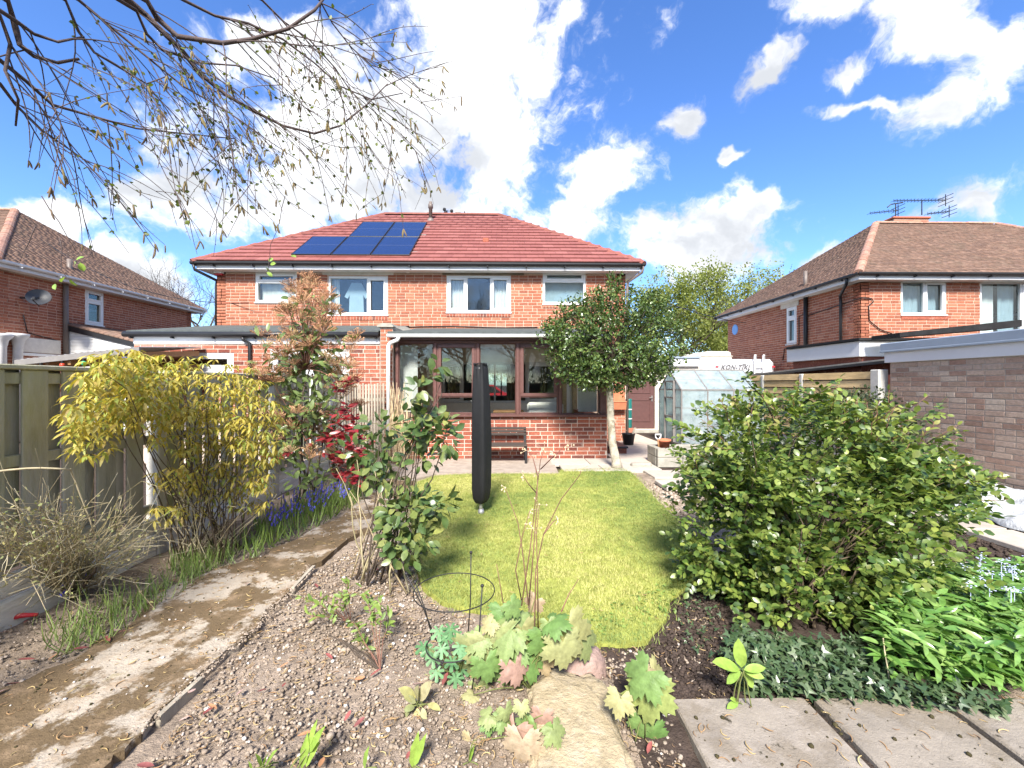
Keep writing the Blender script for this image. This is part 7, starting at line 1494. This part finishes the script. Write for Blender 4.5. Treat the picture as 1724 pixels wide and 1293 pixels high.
# ------------------------------------------------------------------ trees
def grow(k, p, d, L, r, lev, tips, spread=.55, upw=.12, n=4, sides=6, wig=.16, ratio=.68):
    pts = [p]; q = p.copy(); dd = d.copy()
    for i in range(n): dd = (dd + Vector((random.gauss(0, wig), random.gauss(0, wig), random.gauss(0, wig) + upw))).normalized(); q = q + dd * L / n; pts.append(q.copy())
    k.tube(pts, [r * (1 - .45 * i / n) for i in range(n + 1)], sides, False); tips.append((q.copy(), dd.copy(), lev))
    if lev <= 0: return
    for j in range(random.choice((2, 3, 3))):
        i = random.randint(2, n) if j else n; e = (dd + Vector((random.gauss(0, spread), random.gauss(0, spread), random.gauss(0, spread * .7)))).normalized(); grow(k, pts[i], e, L * ratio * random.uniform(.8, 1.15), r * .55, lev - 1, tips, spread, upw, n, max(3, sides - 1), wig, ratio)
def far_tree(px, Y, top_py, hw, label, bare=False, leafn=4200, seed=0, name='tree'):
    random.seed(seed); b = P(px, 646, Y); zt = P(px, top_py, Y).z; t = thing('bare_tree' if bare else 'leafy_tree', label, 'tree', (b.x, Y, 0)); k = MB(); tips = []
    k.tube([(b.x, Y, -.1), (b.x + .05, Y, zt * .25), (b.x, Y, zt * .5)], [zt * .022, zt * .018, zt * .013], 8); trunk = k.build('trunk', 'bark_dark', t, True); k = MB(); s = Y / F
    for i in range(9 if bare else 11): z0_ = zt * random.uniform(.2, .52); grow(k, Vector((b.x, Y, z0_)), Vector((random.gauss(0, .6), random.gauss(0, .6), .75)).normalized(), zt * .26, zt * .008, 5 if bare else 3, tips, .5, .06, 4, 5)
    k.build('branch', 'bark_dark', t, True)
    if not bare:
        ells = [((b.x, Y, zt * .62), (hw * s * .95, hw * s * .8, zt * .36))] + [((b.x + random.uniform(-.75, .75) * hw * s, Y + random.uniform(-.5, .5) * hw * s, zt * random.uniform(.35, .88)), (hw * s * .38, hw * s * .38, zt * .1)) for _ in range(12)]
        cp, cd_ = blob(ells, leafn, .45, -.02, .85); n = len(cp); tp2 = np.array([tuple(a[0]) for a in tips]); tp2 = tp2[RNG.integers(0, len(tp2), leafn // 3)] + RNG.normal(0, .25, (leafn // 3, 3)); cp = np.concatenate([cp, tp2]); n = len(cp)
        P2 = np.concatenate([cp + RNG.normal(0, .12, cp.shape) for _ in range(3)]); foliage(t, P2, rnd_unit(len(P2)), unit(rnd_unit(len(P2)) + np.array([0, 0, .5])), RNG.uniform(.09, .19, len(P2)), L_SM, 'leaf_far', 0, 'leaf', 'crown', False)
    return t
far_tree(1148, 27, 440, 82, 'taller light green spring tree behind the holly, nearest the brick pair', False, 4300, 3)
far_tree(1262, 30, 443, 86, 'light green spring tree rising behind the roof of the right house', False, 4300, 8)
far_tree(1205, 34, 500, 70, 'paler spring tree between the two larger ones, half hidden', False, 2600, 5)
far_tree(345, 30, 452, 40, 'bare tree in the gap between the left house and the pair', True, 0, 12)
far_tree(318, 36, 490, 40, 'smaller bare tree behind the left house eaves', True, 0, 14)
far_tree(868, 40, 560, 60, 'green tree in the street seen through the sun room windows', False, 1200, 17)
for i, (x, y, h_, lab) in enumerate(((-3.4, -19, 10.0, 'tall bare tree reflected in the left sun room panes'), (1.8, -20, 12.0, 'tall bare tree reflected in the middle upstairs window'), (6.5, -19, 10.0, 'bare tree reflected in the right sun room panes'))):
    random.seed(40 + i); t = thing('bare_tree', lab, 'tree', (x, y, 0)); k = MB(); tips = []; k.tube([(x, y, -.1), (x + .1, y, h_ * .3), (x, y, h_ * .5)], [h_ * .02, h_ * .016, h_ * .011], 8); k.build('trunk', 'bark_dark', t, True); k = MB()
    for j in range(17): grow(k, Vector((x, y, h_ * random.uniform(.1, .5))), Vector((random.gauss(0, .6), random.gauss(0, .6), .7)).normalized(), h_ * .24, h_ * .009, 4, tips, .5, .06, 4, 4)
    k.build('branch', 'bark_dark', t, True)
hd = thing('hedge', 'dark evergreen hedge closing the garden, reflected low in the sun room panes', 'hedge', (0, -6.5, 0)); cp, cd_ = blob([((x_, -6.5, .9), (.9, .6, 1.0)) for x_ in np.arange(-4, 7, 1.0)], 5200, .25, -.6, 2); foliage(hd, cp, rnd_unit(len(cp)), unit(rnd_unit(len(cp)) + np.array([0, .4, .4])), RNG.uniform(.1, .18, len(cp)), L_SM, 'leaf_dark', 0)
k = MB(); k.box(-4.6, 6.8, -6.75, -6.3, 0, 1.5); k.build('stem', 'bark_dark', hd)
# ------------------------------------------------------------------ birch overhead: trunk beside the camera, limbs and hanging twigs in view
random.seed(77)
bt = thing('birch_tree', 'birch with catkins and small opening leaves hanging in from the upper left', 'tree', (-2.55, .4, 0)); J = Vector((-2.45, .5, 2.7))
k = MB(); k.tube([(-2.62, .38, -.1), (-2.58, .4, 1.0), J, (-2.4, .7, 3.8), (-2.3, .9, 5.2)], [.13, .11, .095, .07, .045], 12); k.build('trunk', 'bark_birch', bt, True)
B_ = lambda x, y, Y: P(x / 2.268, y / 2.268, Y)
limbs = [([(490, 0), (560, 60), (640, 140), (700, 200), (760, 280), (860, 360), (960, 420), (1080, 480), (1200, 510), (1300, 480), (1400, 400), (1480, 320)], 1.75, 2.35, .016, .0035), ([(560, 0), (600, 70), (680, 140), (850, 165), (960, 150), (1100, 110), (1200, 40), (1240, -10)], 1.7, 1.9, .015, .006), ([(30, 0), (60, 110), (75, 170), (130, 215), (220, 240), (300, 225)], 1.5, 1.7, .014, .006),
         ([(60, 80), (130, 130), (220, 160), (320, 140)], 1.5, 1.7, .009, .004), ([(0, 230), (100, 310), (200, 400), (340, 440), (520, 490), (700, 510), (900, 530)], 1.6, 2.2, .010, .003), ([(0, 320), (60, 400), (150, 490), (250, 560), (350, 630)], 1.55, 2.0, .008, .003), ([(520, 40), (560, 130), (620, 190), (760, 240), (900, 250), (1050, 300)], 1.75, 2.1, .009, .003), ([(700, 0), (820, 60), (950, 90), (1080, 150), (1200, 240), (1300, 330), (1420, 380), (1540, 355)], 1.8, 2.3, .008, .003),
         ([(250, 0), (300, 120), (360, 200), (460, 260), (560, 320), (640, 290)], 1.6, 2.0, .008, .003), ([(1000, 0), (1080, 80), (1180, 150), (1280, 260), (1340, 350), (1480, 470), (1600, 590)], 1.9, 2.5, .006, .002), ([(300, 0), (420, 100), (540, 200), (700, 330), (860, 420), (1000, 520), (1150, 620)], 1.8, 2.4, .008, .002), ([(0, 60), (40, 170), (20, 270), (70, 380), (60, 480)], 1.5, 1.6, .009, .004), ([(1220, 0), (1270, 90), (1340, 180), (1420, 250), (1530, 280)], 1.9, 2.3, .005, .002)]
lp_ = []
for pts, y0_, y1_, r0, r1 in limbs:
    c = [B_(x, y, y0_ + (y1_ - y0_) * i / (len(pts) - 1) + .04 * math.sin(i * 2)) for i, (x, y) in enumerate(pts)]; lead = [J + Vector((0, 0, random.uniform(-.2, .9))), J.lerp(c[0], .5) + Vector((0, 0, .18))]; full = lead + c
    k = MB(); k.tube(full, [r0 * 1.4, r0 * 1.0] + [(r0 + (r1 - r0) * i / (len(c) - 1)) * .8 for i in range(len(c))], 7); k.build('limb', 'bark_birch', bt, True); lp_.append((c, r0, r1))
twigs, tips, nodes = [], [], []
def twig(p, d, L, lev):
    pts = [p]; q = p.copy(); dd = d.normalized(); n = max(3, int(L / .055)); o = Vector((random.random() * 99, 0, 0))
    for i in range(n):
        dd = (dd + mnoise.noise_vector(q * 4 + o) * .2 + Vector((0, 0, -.055))).normalized(); q = q + dd * L / n; pts.append(q.copy()); pj = proj(q)
        if pj and (pj[0] > 735 or pj[1] > 455 - .2 * pj[0]) and i > 1: break
        nodes.append((q.copy(), dd.copy(), lev))
        if lev > 0 and random.random() < .34: twig(q, dd + Vector((random.gauss(0, .55), random.gauss(0, .35), random.gauss(-.1, .45))), L * random.uniform(.22, .5), lev - 1)
    twigs.append((pts, lev)); tips.append((q, dd))
for c, r0, r1 in lp_:
    tot = sum((b - a).length for a, b in zip(c, c[1:])); n = int(tot * 13)
    for _ in range(n):
        i = random.randrange(len(c) - 1); p = c[i].lerp(c[i + 1], random.random()); d = (c[i + 1] - c[i]).normalized(); a = Vector((random.gauss(.45, .4), random.gauss(.1, .3), random.gauss(-.55, .35))); pj = proj(p)
        L_ = random.uniform(.22, .75); 
        if pj and pj[1] > 190: L_ *= .85
        twig(p, d * .4 + a, L_, 1)
k = MB()
for pts, lev in twigs: r_ = .0026 if lev else .0017; k.tube(pts, [r_ * (1 - .5 * i / (len(pts) - 1)) for i in range(len(pts))], 4, False)
k.build('twigs', 'bark_birch', bt, True, kind='stuff')
nb_ = [nodes[i] for i in random.sample(range(len(nodes)), int(len(nodes) * .75))]; pos = np.array([tuple(a[0]) for a in nb_]); dd = np.array([tuple(a[1]) for a in nb_]); n = len(pos)
bud = ([(0, 0, 0), (.16, .45, 0), (0, .45, .16), (-.16, .45, 0), (0, .45, -.16), (0, 1, 0)], [(0, 1, 2), (0, 2, 3), (0, 3, 4), (0, 4, 1), (5, 2, 1), (5, 3, 2), (5, 4, 3), (5, 1, 4)])
scatter('buds', bud, frames(pos, dd + RNG.normal(0, .6, (n, 3)), rnd_unit(n), RNG.uniform(.006, .012, n)), RNG.random(n), 'catkin', bt)
ln = [x for x in nodes if (proj(x[0]) or (0, 0))[0] > 120]; nb_ = random.sample(ln, min(len(ln), 850)); pos = np.array([tuple(a[0]) for a in nb_]); dd = np.array([tuple(a[1]) for a in nb_]); n = len(pos); pos = np.concatenate([pos, pos[: n // 3]]); dd = np.concatenate([dd, dd[: n // 3]]); n = len(pos)
foliage(bt, pos, unit(dd * .3 + RNG.normal(0, .6, (n, 3)) + np.array([0, 0, -.15])), rnd_unit(n), RNG.uniform(.011, .023, n), leaf(.7, .15, .1, 3), 'leaf_birch', 300)
cat_ = []
for (q, d) in random.sample(tips, min(len(tips), 230)):
    for j in range(random.choice((1, 2, 2, 3))): cat_.append((q, (d * .3 + Vector((random.gauss(0, .3), random.gauss(0, .3), -1))).normalized()))
vs, fs = [], []; K = 5
for i, (t_, r_) in enumerate(((0, .02), (.12, .075), (.5, .085), (.85, .07), (1, .015))):
    for q in range(K): a = q * 6.283 / K; vs.append((math.cos(a) * r_ + .08 * math.sin(t_ * 3), t_, math.sin(a) * r_))
fs = [(i * K + q, i * K + (q + 1) % K, (i + 1) * K + (q + 1) % K, (i + 1) * K + q) for i in range(4) for q in range(K)]
pieces(bt, 'catkin', (vs, fs), frames([tuple(c[0]) for c in cat_], [tuple(c[1]) for c in cat_], rnd_unit(len(cat_)), RNG.uniform(.028, .05, len(cat_))), 'catkin', 300, 'catkins', True)
# drooping sprig with larger fresh leaves and pale catkins at the left edge
sg = [curve(P(60, 380, 1.7), P(35, 440, 1.7), 4, 0, .1), curve(P(70, 330, 1.7), P(128, 420, 1.75), 4, 0, .1), curve(P(100, 400, 1.75), P(110, 470, 1.75), 4, 0, .1), curve(P(480, 330, 2.3), P(455, 430, 2.3), 5, 0, .06), curve(P(455, 430, 2.3), P(448, 462, 2.3), 3, 0, .06)]
[stems(bt, [q], .002, .001, 'bark_birch', 'sprig', 4) for q in sg]
lf = [(135, 442, 1.72, .035), (128, 438, 1.72, .03), (118, 470, 1.74, .035), (104, 475, 1.74, .035), (92, 478, 1.74, .03), (126, 446, 1.72, .03), (455, 445, 2.3, .035), (449, 458, 2.3, .035), (452, 440, 2.3, .03), (447, 450, 2.3, .03), (490, 430, 2.3, .035)]
pos = np.array([tuple(P(a, b_, c)) for a, b_, c, _ in lf]); pieces(bt, 'leaf', leaf(.66, .12, .15, 4), frames(pos, rnd_unit(len(lf)) + np.array([.6, 0, -.3]), rnd_unit(len(lf)) * .5 + np.array([0, -1, .6]), [q[3] for q in lf]), 'leaf_hellebore', 60)

# overhead cables, red plastic scrap by the gravel board
def cable(a, b, sag, lab, r=.012):
    pts = [Vector(a).lerp(Vector(b), i / 16) + Vector((0, 0, -sag * 4 * (i / 16) * (1 - i / 16))) for i in range(17)]; k = MB(); k.tube(pts, r, 5); tag(k.build('overhead_cable', 'black_pvc'), lab, 'cable')
cable((HX1 + .05, YF + .1, 3.85), P(1330, 545, 19) + Vector((0, 0, 0)), .35, 'thin overhead cable from the brick pair to the right house')
cable(P(80, 410, 13.0), P(420, 510, 10.4), .5, 'thin dark cable crossing in front of the left house wall', .009)
q = G(28, 1048); k = MB(); k.tube([q + Vector((-.06, 0, .01)), q + Vector((0, .02, .03)), q + Vector((.07, .05, .02))], [.008, .016, .01], 8); tag(k.build('plastic_scrap', 'red_plastic', smooth=True), 'small red plastic scrap beside the pale gravel board at the left edge', 'litter')
